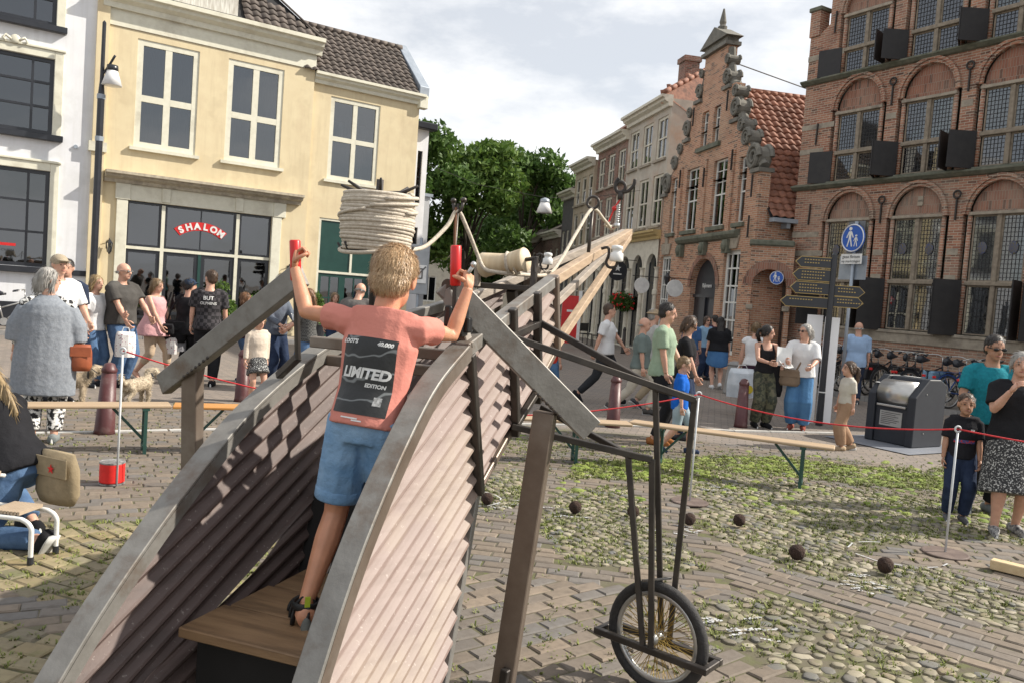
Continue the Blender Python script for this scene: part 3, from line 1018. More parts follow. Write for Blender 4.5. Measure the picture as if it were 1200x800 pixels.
# ------------------------------------------------------------------ weigh house (brick, shuttered)
M_BRW = brickmat('waag_brick', (.275, .112, .070), (.42, .205, .128), (.47, .395, .31))
M_BRT = brickmat('tympanum_brick', (.26, .11, .072), (.34, .16, .105), (.33, .265, .21), bw=.065, rh=.22, ms=.006)
M_STONE = pm('pale_stone', (.38, .33, .26), .85, (.28, .24, .19), 6, c3=(.15, .13, .11), n3=2, bump=.2, bs=40)
M_STONEG = pm('mossy_stone', (.17, .17, .13), .9, (.11, .12, .09), 7, c3=(.08, .09, .06), n3=2, bump=.25, bs=40)
M_SHUT = pm('shutter_black', (.012, .011, .012), .55, (.02, .018, .018), 5, bump=.06, bs=30)
M_IRON = pm('wrought_iron', (.02, .019, .018), .6, (.04, .03, .025), 12, bump=.1, bs=60)
M_OAK = pm('stone_mullion', (.30, .25, .19), .8, (.2, .165, .125), 9, bump=.1)
M_GLEAD = glassmat('leaded_glass', (.62, .72, .62), .05, .45)
M_ROOMG = pm('room_green', (.10, .125, .10), .8, (.02, .026, .022), 3.0, stretch=(2, 2, .6))
WL, WZ = (7.85, 24.5, 0), R(-59)
wa = thing('weigh_house', 'tall old brick weigh house with arched bays, leaded windows and black shutters', 'building', WL, WZ)
CX = [2.25, 4.28, 6.33, 8.4, 10.4]
HW = .70
ROWS = [(1.64, 4.5, .85, 5.30), (5.66, 7.5, .85, 8.40), (8.66, 10.2, .85, 11.1)]
BAY = []
for c in CX:
    for z0, z1, hw, top in ROWS: BAY.append((c - hw, c + hw, z0 - .02, top, .78))
mb = MB()
wall(mb, .40, 12, 0, 8.6, [b for b in BAY if b[3] < 8.6], 0, .14)
wall(mb, 1.05, 12, 8.6, 13.5, [b for b in BAY if b[3] > 8.6], 0, .14)
mb.add([(.40, 0, 0), (.40, 7, 0), (.40, 7, 8.6), (.40, 0, 8.6)], [(0, 3, 2, 1)])
mb.add([(1.05, 0, 8.6), (1.05, 7, 8.6), (1.05, 7, 13.5), (1.05, 0, 13.5)], [(0, 3, 2, 1)])
mb.prism([(.40, 8.6), (1.05, 8.6), (1.05, 10.15), (.75, 9.95), (.40, 9.9)], .003, .4)
mb.box(.38, .72, -.05, .35, 9.9, 10.62)
mb.build('brick_wall', M_BRW, wa)
MB().box(.33, .77, -.1, .4, 10.62, 10.74).build('pinnacle_cap', M_STONEG, wa, bevel=.02)
MB().box(.6, 12, 1.0, 1.05, .1, 12).build('interior', M_ROOMG, wa)
for z in (5.52, 8.56):
    mb = MB()
    profile_run(mb, .30, 12, [(.02, z - .08), (-.08, z - .05), (-.17, z + .02), (-.17, z + .06), (.02, z + .12)])
    mb.build('string_course', M_STONEG, wa)
MB().box(.36, 12, -.07, .0, 0, .5).build('stone_plinth', M_STONE, wa, bevel=.02)
MB().box(1.2, 12, -.045, .0, 1.30, 1.60).build('sill_band', M_STONE, wa, bevel=.01)
for z, x1 in ((3.55, 1.5), (2.75, 1.5), (7.2, 1.5), (6.5, 1.2), (9.2, 1.6), (4.1, 1.3)):
    MB().box(.39, x1, -.012, .0, z, z + .15).build('stone_band', M_STONE, wa)
for c in CX[:-1]:
    for z in (3.55, 2.9, 7.15):
        MB().box(c + .87, c + 1.16, -.012, .0, z, z + .16).build('stone_block', M_STONE, wa)
def bay(parent, c, z0, z1, hw, top, ri):
    ap = arch_pts(c - hw, c + hw, top, .78, 12)
    # brick fill of the arch head, set back in the bay
    mb = MB()
    poly = [(c - hw, z1 + .08)] + ap + [(c + hw, z1 + .08)]
    mb.add([(x, .10, z) for x, z in poly], [tuple(range(len(poly)))[::-1]])
    mb.build('arch_infill', M_BRT, parent)
    mb = MB()
    # moulded arch hood
    for r0, r1, y0 in ((1.0, 1.09, -.05), (1.10, 1.2, -.09)):
        inn = [(c + (x - c) * r0, top - .78 + (z - top + .78) * r0) for x, z in ap]
        out = [(c + (x - c) * r1, top - .78 + (z - top + .78) * r1) for x, z in ap]
        for i in range(len(ap) - 1):
            mb.add([(*inn[i][:1], y0, inn[i][1]), (inn[i + 1][0], y0, inn[i + 1][1]), (out[i + 1][0], y0, out[i + 1][1]), (out[i][0], y0, out[i][1]),
                    (inn[i][0], .02, inn[i][1]), (inn[i + 1][0], .02, inn[i + 1][1]), (out[i + 1][0], .02, out[i + 1][1]), (out[i][0], .02, out[i][1])],
                   [(0, 1, 2, 3), (0, 4, 5, 1), (3, 2, 6, 7)])
    mb.build('arch_hood', M_BRW, parent)
    for s in (-1, 1):
        mb = MB()
        zb = z0
        mb.tube([(c + s * hw * 1.0, .05, zb), (c + s * hw * 1.0, .05, top - .78)], .055, 8)
        mb.build('jamb_roll', M_BRW, parent, smooth=True)
    MB().box(c - hw - .04, c + hw + .04, -.03, .12, z1, z1 + .08).build('lintel', M_STONE, parent, bevel=.01)
    MB().box(c - hw - .1, c + hw + .1, -.08, .12, z0 - .1, z0 - .02).build('window_sill', M_STONEG if ri else M_STONE, parent, bevel=.01)
    zt = z0 + (z1 - z0) * (.43 if ri == 0 else .42)
    mb = MB()
    mb.box(c - .055, c + .055, .02, .14, z0, z1)
    mb.box(c - hw + .03, c + hw - .03, -.01, .10, zt - .05, zt + .05)
    cr_ = mb.build('mullion_cross', M_OAK, parent, bevel=.012)
    for a, b in ((c - hw + .07, c - .055), (c + .055, c + hw - .07)):
        window(cr_, a, b, zt + .05, z1, .10, [], [], .035, .03, M_OAK, M_GLEAD, 'upper_light', .04, (.085, .105))
        window(cr_, a, b, z0, zt - .05, .10, [], [], .035, .03, M_OAK, M_GLASSD, 'lower_light', .04, (.085, .105))
    if ri == 0:
        for s in (-1, 1):
            MB().ell((c + s * .36, .075, zt + .85), (.11, .008, .15), 14, 8).build('glass_medallion', pm('medallion_blue', (.03, .05, .16), .3, (.12, .1, .03), 30), cr_)
    return zt
def shutter(parent, hx, z0, z1, w, ang, side):
    """plank shutter hinged at hx, swung out ang degrees from the closed position"""
    mb = MB()
    mb.box(0, w, -.03, .0, z0, z1)
    for z in (z0 + .12, z1 - .16): mb.box(.02, w - .02, -.045, -.03, z, z + .05)
    o = mb.build('shutter', M_SHUT, parent, bevel=.006)
    a = R(ang)
    o.location = (hx, -.03, 0)
    o.rotation_euler = (0, 0, -a if side > 0 else -(math.pi - a))
    return o
for ri, (z0, z1, hw, top) in enumerate(ROWS):
    for ci, c in enumerate(CX):
        zt = bay(wa, c, z0, z1, HW, top, ri)
        if ci == 4: continue
        w = .66
        zb, zz = z0 - .05, zt + .02
        shutter(wa, c + HW + .0, zb, zz + .05, w, 118 if (ri + ci) % 2 else 102, -1)
        if not (ri == 0 and ci == 0):
            shutter(wa, c - HW - .0, zb, zz + .05, w, 122 if ci else 165, 1)
        else:
            shutter(wa, c - HW, zb, zz + .05, w, 110, 1)
for x, z in ((.95, 7.0), (.95, 4.7), (1.25, 10.1)):
    MB().bar((x, -.04, z - .25), (x + .02, -.04, z + .35), .035, .04, (0, 1, 0)).build('wall_anchor', M_IRON, wa)
for ci in range(4):
    for z in (4.75, 7.85):
        x = (CX[ci] + CX[ci + 1]) / 2
        mb = MB()
        mb.bar((x, -.04, z - .35), (x, -.04, z + .2), .035, .04, (0, 1, 0))
        mb.tube([(x + .09 * math.cos(t), -.05, z + .27 + .09 * math.sin(t)) for t in [i * .524 for i in range(12)]], .025, 6, closed=True)
        mb.build('wall_anchor', M_IRON, wa)
MB().box(CX[1] - .07, CX[1] + .07, .07, .1, 4.82, 5.06).build('date_stone', M_STONE, wa)
text_obj('date', '1545', .07, M_IRON, wa, Matrix.Translation((CX[1], .068, 4.94)) @ FRONT, .002)

# ------------------------------------------------------------------ stepped gable house
M_BRG = brickmat('gable_brick', (.40, .175, .10), (.52, .27, .16), (.52, .45, .36), stain=(.36, .27, .19))
M_WSASH = pm('white_sash', (.72, .72, .69), .5, (.64, .64, .6), 10)
gb = thing('gable_house', 'red brick Dutch house with scrolled stone gable and steep red tiled roof', 'house', (6.9, 24.6, 0), R(-78))
# outline of the gable in steps: (x right half, z) mirrored about GX
GX = -3.42
half = [(3.78, 6.1), (3.05, 6.1), (3.05, 6.8), (2.1, 7.9), (1.65, 7.9), (1.65, 9.1), (.85, 9.1), (.85, 10.5), (0.55, 10.5)]
WIN = [(-.62 - 3.42 - .75, 0, 0, 0)]
cols = [(-6.35, -5.85), (-5.0, -4.0), (-2.85, -1.85), (-1.0, -.5)]
gw = []
for a, b in cols: gw.append((a, b, 4.55, 6.6 if b - a < .8 else 6.75))
up = [(-4.1, -3.62, 7.4, 8.6), (-3.2, -2.72, 7.4, 8.6)]
door = (-3.92, -1.98, 0, 3.5, .95)
gl = (-6.85, -5.85, 1.0, 3.7)
gr = (-1.55, -.45, .45, 3.7)
mb = MB()
wall(mb, GX - 3.78, GX + 3.78, 0, 6.1, [(a, b, c, min(d, 6.1)) for a, b, c, d in gw] + [door, gl, gr], 0, .2)
# upper gable: strips between steps, with the window heads and attic lights cut
wall(mb, GX - 3.05, GX + 3.05, 6.1, 6.8, [(a, b, 6.1, d) for a, b, c, d in gw], 0, .2)
wall(mb, GX - 2.1, GX + 2.1, 6.8, 7.9, [(a, b, c, 7.9) for a, b, c, d in up], 0, .2)
for s in (-1, 1):
    p = [(GX + s * 2.1, 6.8), (GX + s * 3.05, 6.8), (GX + s * 2.1, 7.9)]
    mb.prism(p if s > 0 else p[::-1], .0, .2)
wall(mb, GX - 1.65, GX + 1.65, 7.9, 9.1, [(a, b, 7.9, d) for a, b, c, d in up], 0, .2)
wall(mb, GX - .85, GX + .85, 9.1, 10.5, [], 0, .2)
# return walls and back of the gable
mb.add([(.36, 0, 0), (.36, 9, 0), (.36, 9, 4.75), (.36, 0, 4.75)], [(0, 1, 2, 3)])
pts = [(GX + s * x, z) for s, seq in ((1, half), (-1, half[::-1])) for x, z in seq]
mb.add([(x, .34, z) for x, z in [(GX + 3.78, 0)] + pts + [(GX - 3.78, 0)]], [tuple(range(len(pts) + 2))[::-1]])
for (xa, za), (xb, zb) in zip(pts, pts[1:]):
    mb.add([(xa, 0, za), (xb, 0, zb), (xb, .34, zb), (xa, .34, za)], [(0, 1, 2, 3)])
for x in (-5.45, -3.42, -1.42): mb.box(x - .09, x + .09, -.06, 0, 4.2, 6.9)
mb.box(.2, .362, .002, .34, 4.4, 6.09)
mb.build('brick_wall', M_BRG, gb)
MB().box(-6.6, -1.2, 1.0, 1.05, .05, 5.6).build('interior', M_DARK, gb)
for (a, b, c, d) in gw:
    window(gb, a, b, c, d, .14, [.5] if b - a > .8 else [], [.48], .06, .05, M_WSASH, M_GLASS, thick=.07)
    mid = c + (d - c) * .5
    g_ = MB()
    for i in (1, 2): g_.box(a + .06, b - .06, .105, .135, mid + (d - mid) * i / 3 - .012, mid + (d - mid) * i / 3 + .012)
    g_.build('glazing_bars', M_WSASH, gb)
    MB().box(a - .12, b + .12, -.1, .15, c - .14, c - .003).build('window_sill', M_STONEG, gb, bevel=.01)
for (a, b, c, d) in up:
    window(gb, a, b, c, d, .14, [.5], [.4, .7], .05, .03, M_WSASH, M_GLASS, thick=.07)
MB().box(-4.3, -2.5, -.1, .05, 7.22, 7.37).build('attic_sill', M_STONEG, gb)
window(gb, *gl, .14, [.25, .5, .75], [.2, .4, .6, .8], .09, .04, M_WSASH, M_GLASSD, thick=.08)
window(gb, *gr, .14, [.33, .66], [.16, .33, .5, .66, .83], .12, .05, M_WSASH, M_GLASSD, thick=.08)
# shop door in the round arch
mb = MB()
dp = arch_pts(door[0], door[1], 3.5, .95, 12)
poly = [(door[0], 0.0)] + dp + [(door[1], 0.0)]
mb.add([(x, .19, z) for x, z in poly], [tuple(range(len(poly)))[::-1]])
mb.box(door[0], door[1], .12, .19, 2.2, 2.3)
mb.box(-3.0, -2.93, .12, .19, 0.05, 2.2)
dd = mb.build('door', M_BLK, gb)
text_obj('door_lettering', 'Rijkmans', .2, M_SIGNW, dd, Matrix.Translation((-2.95, .16, 2.6)) @ FRONT, .003)
mb = MB()
for r0, r1 in ((1.02, 1.24),):
    dpi = [(-2.95 + (x + 2.95) * r0, 2.55 + (z - 2.55) * r0) for x, z in dp]
    dpo = [(-2.95 + (x + 2.95) * r1, 2.55 + (z - 2.55) * r1) for x, z in dp]
    for i in range(12):
        mb.add([(dpi[i][0], -.03, dpi[i][1]), (dpi[i + 1][0], -.03, dpi[i + 1][1]), (dpo[i + 1][0], -.03, dpo[i + 1][1]), (dpo[i][0], -.03, dpo[i][1])], [(0, 1, 2, 3)])
mb.build('door_arch', M_BRT, gb)
mb = MB()
profile_run(mb, -5.2, -.6, [(.01, 4.05), (-.12, 4.1), (-.2, 4.2), (-.2, 4.28), (.01, 4.36)])
for x in (-4.9, -3.0, -1.3):
    mb.box(x - .18, x + .18, -.16, 0, 3.62, 4.05)
    mb.ell((x, -.16, 3.85), (.14, .1, .18))
mb.build('stone_entablature', M_STONEG, gb)
for x in (-6.35, -1.0): MB().prism([(x - .32, 3.75), (x + .32, 3.75), (x + .45, 4.15), (x + .12, 4.15), (x + .1, 4.4), (x - .1, 4.4), (x - .12, 4.15), (x - .45, 4.15)], -.06, 0).build('keystone_lintel', M_STONE, gb, bevel=.01)
# scrolls and pediment
def scroll(mb, x, z, r, s, y0=-.06, y1=.36):
    pts_ = []
    for i in range(26):
        t = i / 25
        a = t * 4.2 * math.pi
        k = r * (1 - .82 * t)
        pts_.append((x + s * k * math.cos(a) * .9, z + k * math.sin(a)))
    for y in (y0, y1):
        mb.tube([(px, y, pz) for px, pz in pts_], [r * .22 * (1 - .5 * i / 25) for i in range(26)], 6)
    mb.lathe([(r * .85, 0), (r * .85, y1 - y0 - .06)], (x, y0 + .03, z), 14, axis=(0, 1, 0))
for s in (-1, 1):
    mb = MB()
    for x, z, r in ((3.35, 6.45, .40), (2.75, 7.15, .28), (2.35, 7.6, .22), (1.85, 8.25, .30), (1.75, 8.8, .2), (1.05, 9.4, .26), (.98, 10.0, .17)):
        scroll(mb, GX + s * x, z, r, s)
    mb.tube([(GX + s * x, .15, z) for x, z in ((3.7, 6.15), (3.2, 6.65), (2.75, 6.95), (2.55, 7.3), (2.2, 7.7), (2.05, 7.95))], .16, 8)
    mb.tube([(GX + s * x, .15, z) for x, z in ((2.0, 7.95), (1.75, 8.5), (1.5, 9.1), (1.2, 9.2), (.98, 9.8), (.85, 10.4))], .13, 8)
    for x, z in ((3.55, 6.1), (1.85, 7.9), (1.1, 9.12)):
        mb.box(GX + s * x - .28, GX + s * x + .28, -.1, .42, z - .12, z)
    mb.build('gable_scroll', pm('grey_scroll_stone', (.19, .18, .155), .9, (.125, .12, .105), 6, c3=(.26, .24, .20), n3=3, bump=.3, bs=30), gb, smooth=False)
mb = MB()
mb.box(GX - .95, GX + .95, -.14, .42, 10.5, 10.62)
mb.prism([(GX - 1.05, 10.78), (GX + 1.05, 10.78), (GX, 11.3)], -.16, .44)
mb.box(GX - .85, GX + .85, -.05, .36, 10.62, 10.78)
mb.lathe([(.14, 11.2), (.16, 11.35), (.09, 11.4), (.12, 11.5), (.03, 11.95)], (GX, .14, 0), 10)
mb.build('pediment', MATS['grey_scroll_stone'], gb)
# steep roof, the near slope tiled piece by piece
rs = Vector((-4.04, 0, 4.68)).normalized()
MB().add([(.62, .3, 4.62), (.62, 9.5, 4.62), (GX, 9.5, 9.3), (GX, .3, 9.3)], [(0, 1, 2, 3)]).build('roof_deck', M_DARK, gb)
MB().add([(GX - 4.0, .3, 4.62), (GX - 4.0, 9.5, 4.62), (GX, 9.5, 9.3), (GX, .3, 9.3)], [(3, 2, 1, 0)]).build('far_roof_slope', M_TILER, gb)
tile_roof(gb, (.66, .34, 4.66), (0, 1, 0), rs, 9.0, 6.2, .27, .29, M_TILER, near=lambda c: c[0] + .4 * c[1])
mb = MB()
for i in range(32): mb.tube([(GX, .4 + i * .28, 9.35), (GX, .7 + i * .28, 9.37)], [.12, .1], 8)
mb.build('ridge_tiles', M_TILER, gb, smooth=True)
mb = MB()
mb.box(.55, .82, .3, 9.5, 4.50, 4.62)
for i in range(8): mb.box(.36, .7, .8 + i * 1.1, .92 + i * 1.1, 4.35, 4.5)
mb.build('gutter', M_ZINC, gb)
mb = MB()
mb.tube([(GX + .2, .4, 10.2), (GX, 5.0, 9.4)], .02, 5)
mb.build('stay_rod', M_IRON, gb)
for x, z in ((-5.45, 6.5), (-3.42, 6.3), (-1.42, 6.6), (.05, 5.6), (.05, 4.4), (-4.7, 8.6), (-2.1, 8.6)):
    MB().bar((x, -.09, z - .35), (x, -.09, z + .3), .035, .05, (0, 1, 0)).build('wall_anchor', M_IRON, gb)
# round white signboards on iron arms
def disc_sign(parent, x, z, m, r=.3, name='disc_sign', arm=.75):
    mb = MB()
    mb.tube([(x, 0, z + r + .05), (x, -arm - r, z + r + .05)], .015, 6)
    a = mb.build(name, M_IRON, parent)
    MB().lathe([(r, -.025), (r, .025)], (x, -arm + .1, z), 24, axis=(1, 0, 0)).build('sign_board', m, a)
    return a
disc_sign(gb, -6.95, 2.55, M_SIGNW)
disc_sign(gb, -3.75, 2.45, M_SIGNW)
MB().lathe([(.02, .3), (.1, .18), (.12, .15), (.08, -.1), (.03, -.15)], (-5.6, -.2, 2.75), 6).build('wall_lantern', M_BLK, gb)

# ------------------------------------------------------------------ archway between the two
ax0, ay0 = 6.92, 24.32
adir = math.atan2(-.34, 1.16)
aw = thing('arched_gateway', 'low brick wall with a deep round archway and small blue sign', 'gateway', (ax0, ay0, 0), adir)
mb = MB()
wall(mb, 0, 1.22, 0, 3.95, [(.10, 1.08, 0, 3.1, .5)], -.35, .8)
mb.add([(0, -.35, 3.95), (1.22, -.35, 3.95), (1.22, .5, 3.95), (0, .5, 3.95)], [(0, 1, 2, 3)])
mb.add([(0, -.35, 0), (0, -.35, 3.95), (0, .3, 3.95), (0, .3, 0)], [(0, 1, 2, 3)])
mb.build('brick_wall', M_BRG, aw)
MB().box(-.06, 1.2, -.44, .3, 3.78, 3.95).build('coping', M_STONEG, aw, bevel=.03)
MB().box(.0, 1.2, .44, .47, 0, 3.2).build('gate_door', brickmat('dark_door', (.045, .03, .022), (.07, .04, .03), (.02, .015, .012), 2.0, .12, .01), aw)
for x in (-.02, 1.0): MB().box(x, x + .2, -.41, -.2, 1.9, 2.05).build('impost', M_STONE, aw, bevel=.015)
ap = arch_pts(.10, 1.08, 3.1, .5, 12)
mb = MB()
for i in range(12):
    q = [(.59 + (x - .59) * k, 2.6 + (z - 2.6) * k) for k in (1.02, 1.55) for x, z in (ap[i], ap[i + 1])]
    mb.add([(q[0][0], -.38, q[0][1]), (q[1][0], -.38, q[1][1]), (q[3][0], -.38, q[3][1]), (q[2][0], -.38, q[2][1])], [(0, 1, 2, 3)])
mb.build('arch_voussoirs', M_BRT, aw)
M_BLUE = pm('sign_blue', (.012, .09, .42), .4, (.015, .1, .45), 5)
def pedestrian_sign(parent, x, y, z, r):
    MB().lathe([(r, -.012), (r, .012)], (x, y, z), 24, axis=(0, 1, 0)).build('sign_disc', M_BLUE, parent)
    mb = MB()
    mb.tube([(x + r * .94 * math.cos(t), y - .014, z + r * .94 * math.sin(t)) for t in [i * .2618 for i in range(24)]], r * .045, 4, closed=True)
    for px, k in ((-.22, 1.0), (.3, .6)):
        X, Zb = x + px * r, z - .6 * r
        h = 1.25 * r * k
        mb.ell((X, y - .015, Zb + h), (.09 * r * k + .05 * r, .006, .13 * r * k), 8, 6)
        mb.bar((X, y - .015, Zb + h * .42), (X, y - .015, Zb + h * .86), .2 * r * k, .008, (0, 1, 0))
        for s in (-1, 1):
            mb.bar((X + s * .04 * r, y - .0155, Zb + h * .46), (X + s * .2 * r * k, y - .0155, Zb), .09 * r * k, .008, (0, 1, 0))
            mb.bar((X + s * .09 * r * k, y - .016, Zb + h * .84), (X + s * .28 * r * k, y - .016, Zb + h * .5), .08 * r * k, .008, (0, 1, 0))
    mb.build('walking_figures', M_SIGNW, parent)
pedestrian_sign(aw, .78, -.42, 2.86, .2)
MB().box(.42, .72, .41, .44, 1.95, 2.12).build('name_plate', M_BLUE, aw)

# ------------------------------------------------------------------ street row running back
def rowhouse(name, label, x1, x0, eave, m_wall, floors, ncol, ww, m_fr, shop=None, depth=8, roofm=None, pitch=1.0, y=0.0, sx=.25, rise=0):
    h = thing(name, label, 'house', (6.9, 24.6, 0), R(-78))
    ops = []
    W = x1 - x0
    for z0, z1 in floors:
        for i in range(ncol):
            c = x0 + W * (i + .5) / ncol
            ops.append((c - ww / 2, c + ww / 2, z0, z1))
    zb = shop or 0
    mb = MB()
    wall(mb, x0, x1, zb, eave, ops, y, .16)
    mb.add([(x1, y, zb), (x1, y + depth, zb), (x1, y + depth, eave), (x1, y, eave)], [(0, 1, 2, 3)])
    mb.add([(x0, y, 0), (x0, y + depth, 0), (x0, y + depth, eave), (x0, y, eave)], [(3, 2, 1, 0)])
    mb.build('wall', m_wall, h)
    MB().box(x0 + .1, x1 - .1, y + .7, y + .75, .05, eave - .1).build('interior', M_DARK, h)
    for o in ops:
        window(h, *o, y + .1, [.5] if ww > .9 else [], [.5], .10, .06, m_fr, M_GLASS, thick=.1)
        MB().box(o[0] - .1, o[1] + .1, y - .1, y + .1, o[2] - .1, o[2] - .004).build('window_sill', M_STONE, h)
    mb = MB()
    profile_run(mb, x0, x1 + .05, [(a + y, b) for a, b in CORNICE(.45, eave - .3, eave + .12)])
    mb.build('eaves_cornice', m_fr, h)
    if roofm:
        e = eave + .1
        yr = depth / 2
        mb = MB()
        rp = [(x0, y - .4, e), (x1, y - .4, e), (x1, y + yr, e + yr * pitch), (x0, y + yr, e + yr * pitch)]
        mb.add(rp, [(0, 1, 2, 3)])
        mb.add([(x0, y + depth, e), (x1, y + depth, e), (x1, y + yr, e + yr * pitch), (x0, y + yr, e + yr * pitch)], [(3, 2, 1, 0)])
        for xx in (x0, x1): mb.add([(xx, y - .4, e), (xx, y + yr, e + yr * pitch), (xx, y + depth, e)], [(0, 1, 2) if xx == x0 else (2, 1, 0)])
        mb.build('roof', roofm, h)
    return h
M_RTX = pm('red_tile_far', (.30, .14, .09), .8, (.19, .085, .055), 9, c3=(.1, .05, .035), n3=3, bump=.6, bs=14)
M_GREYP = pm('grey_plaster', (.50, .45, .38), .9, (.42, .375, .32), 3, c3=(.45, .31, .22), n3=.9, bump=.25, bs=30)
M_TAN = pm('tan_plaster', (.46, .38, .28), .9, (.38, .31, .23), 3, bump=.15, bs=30)
M_BRD = brickmat('dark_brick', (.12, .055, .04), (.2, .1, .07), (.2, .17, .14))
M_BRM = brickmat('plum_brick', (.19, .075, .055), (.27, .12, .085), (.3, .26, .21))
M_DKPL = pm('dark_grey_plaster', (.12, .11, .11), .9, (.09, .085, .085), 4)
M_OLDW = pm('old_white', (.66, .62, .52), .7, (.58, .54, .45), 6, c3=(.42, .38, .31), n3=2)
gh = rowhouse('grey_plaster_house', 'grey plastered house with white arched shopfront beside the brick gable', -7.02, -11.7, 9.75, M_GREYP, [(4.95, 6.95), (7.55, 9.2)], 3, 1.05, M_OLDW, shop=4.6)
# tiled roof with the hip towards the gable house, and chimney
mb = MB()
mb.add([(-11.7, -.4, 9.88), (-7.0, -.4, 9.88), (-8.0, 1.8, 11.3), (-11.7, 1.8, 11.3)], [(0, 1, 2, 3)])
mb.build('roof', M_RTX, gh)
rs2 = Vector((-1.25, .0, 2.45)).normalized()
MB().add([(-7.0, -.4, 9.86), (-7.0, 3.0, 8.0), (-8.1, 3.0, 11.3), (-8.0, 1.8, 11.3)], [(0, 1, 2, 3)]).build('roof_hip_deck', M_RTX, gh)
tile_roof(gh, (-6.98, -.3, 8.2), (0, 1, 0), Vector((-.95, 0, 3.1)), 3.2, 3.2, .27, .29, M_TILER, inside=lambda x, y: y > 1.5 - .45 * x and y < 1.9 + .75 * x)
mb = MB()
for i in range(8): mb.tube([(-7.0 - i * .125, -.38 + i * .275, 9.93 + i * .18), (-7.125 - i * .125, -.1 + i * .275, 10.11 + i * .18)], .1, 8)
mb.build('hip_tiles', M_TILER, gh, smooth=True)
ch = MB().box(-8.5, -7.85, .75, 1.35, 10.0, 11.7).box(-8.56, -7.79, .69, 1.41, 11.5, 11.7).build('chimney', M_BRM, gh)
# arched shopfront
def arcade(h, x0, x1, n, zt, m, y=0.0):
    W = (x1 - x0) / n
    ops = [(x0 + W * i + .22, x0 + W * (i + 1) - .22, .05, zt - .75, .55) for i in range(n)]
    mb = MB()
    wall(mb, x0, x1, 0, zt, ops, y, .18)
    mb.build('shopfront', m, h)
    for i in range(n + 1):
        x = x0 + W * i
        MB().lathe([(.14, 0), (.14, .3), (.095, .36), (.085, 2.2), (.12, 2.25), (.12, 2.4), (.085, 2.45), (.08, 3.2), (.14, 3.3)], (x, y - .06, 0), 10).build('column', m, h, smooth=False)
    for o in ops: window(h, o[0], o[1], o[2], o[3], y + .16, [.5], [.25, .7], .06, .05, M_BLK, M_GLASSD, 'shop_window', panes=True)
    mb = MB()
    profile_run(mb, x0, x1, [(a + y, b) for a, b in CORNICE(.35, zt - .2, zt + .14)])
    mb.build('shop_cornice', pm('ochre_trim', (.50, .37, .16), .7, (.4, .3, .14), 6), h)
arcade(gh, -11.7, -7.03, 3, 4.6, M_OLDW)
s_ = disc_sign(gh, -9.5, 3.15, M_BLK, .42, 'round_black_sign', .9)
mb = MB()
st = []
for i in range(10):
    a, r_ = math.pi / 2 + i * math.pi / 5, (.15 if i % 2 == 0 else .065)
    st.append((-.8 + r_ * math.cos(a), 3.25 + r_ * math.sin(a)))
MT = Matrix(((0, 1, 0, -9.5), (1, 0, 0, 0), (0, 0, 1, 0), (0, 0, 0, 1)))
mb.prism(st, .027, .034, M=MT)
mb.box(-9.5 + .027, -9.5 + .034, -.98, -.62, 2.98, 3.03)
mb.build('star_emblem', M_SIGNW, s_)
h2 = rowhouse('plum_brick_house', 'plum brick street house with tall white windows under a dark gutter', -11.72, -16.0, 9.3, M_BRM, [(4.9, 6.7), (7.2, 8.7)], 3, .95, M_OLDW, shop=4.4, roofm=M_RTX, pitch=.8)
arcade(h2, -16.0, -11.72, 3, 4.4, M_OLDW)
h3 = rowhouse('tan_plaster_house', 'tan plastered street house with heavy white cornice', -16.02, -19.3, 8.75, M_TAN, [(1.2, 3.4), (4.6, 6.3), (6.75, 8.1)], 3, .75, M_OLDW, y=-.15)
h4 = rowhouse('dark_plaster_house', 'narrow dark plastered street house further down the row', -19.32, -22.0, 7.6, M_DKPL, [(1.0, 3.0), (4.0, 5.6)], 3, .6, M_OLDW, roofm=M_TILEB, pitch=.6)
h5 = rowhouse('low_brick_house', 'low dark brick house at the far end of the row', -22.02, -32.0, 5.6, M_BRD, [(.9, 2.6), (3.3, 4.7)], 7, .7, M_OLDW, roofm=M_TILEB, pitch=.6)
# ------------------------------------------------------------------ people
def remesh(mb, voxel, iters=4, fac=.5):
    me = mb.mesh('tmp')
    o = bpy.data.objects.new('tmp', me)
    ws = bpy.data.scenes.get('workbench') or bpy.data.scenes.new('workbench')   # scratch scene: keeps each evaluation small
    ws.collection.objects.link(o)
    r = o.modifiers.new('r', 'REMESH')
    r.mode = 'VOXEL'
    r.voxel_size = voxel
    r.use_smooth_shade = True
    if iters:
        s = o.modifiers.new('s', 'SMOOTH')
        s.factor = fac
        s.iterations = iters
    vl = ws.view_layers[0]
    vl.update()
    dg = vl.depsgraph
    out = bpy.data.meshes.new_from_object(o.evaluated_get(dg))
    bpy.data.objects.remove(o)
    bpy.data.meshes.remove(me)
    out.materials.clear()
    out.polygons.foreach_set('use_smooth', [True] * len(out.polygons))
    return out
def merge(me, mb):
    """append plain geometry (hands) to a remeshed body: still one mesh"""
    nv = len(me.vertices)
    co = np.empty(nv * 3, 'f')
    me.vertices.foreach_get('co', co)
    vs = [tuple(c) for c in co.reshape(-1, 3)]
    fs = [tuple(p.vertices) for p in me.polygons]
    out = bpy.data.meshes.new('body')
    out.from_pydata(vs + mb.v, [], fs + [tuple(i + nv for i in f) for f in mb.f])
    out.polygons.foreach_set('use_smooth', [True] * len(out.polygons))
    out.update()
    bpy.data.meshes.remove(me)
    return out
def fabric(name, c, c2=None, ns=5, bump=.55, bs=9, rough=.9):
    return pm('fabric_' + name, c, rough, c2, ns, bump=bump, bs=bs, bd=.03, spec=.15)
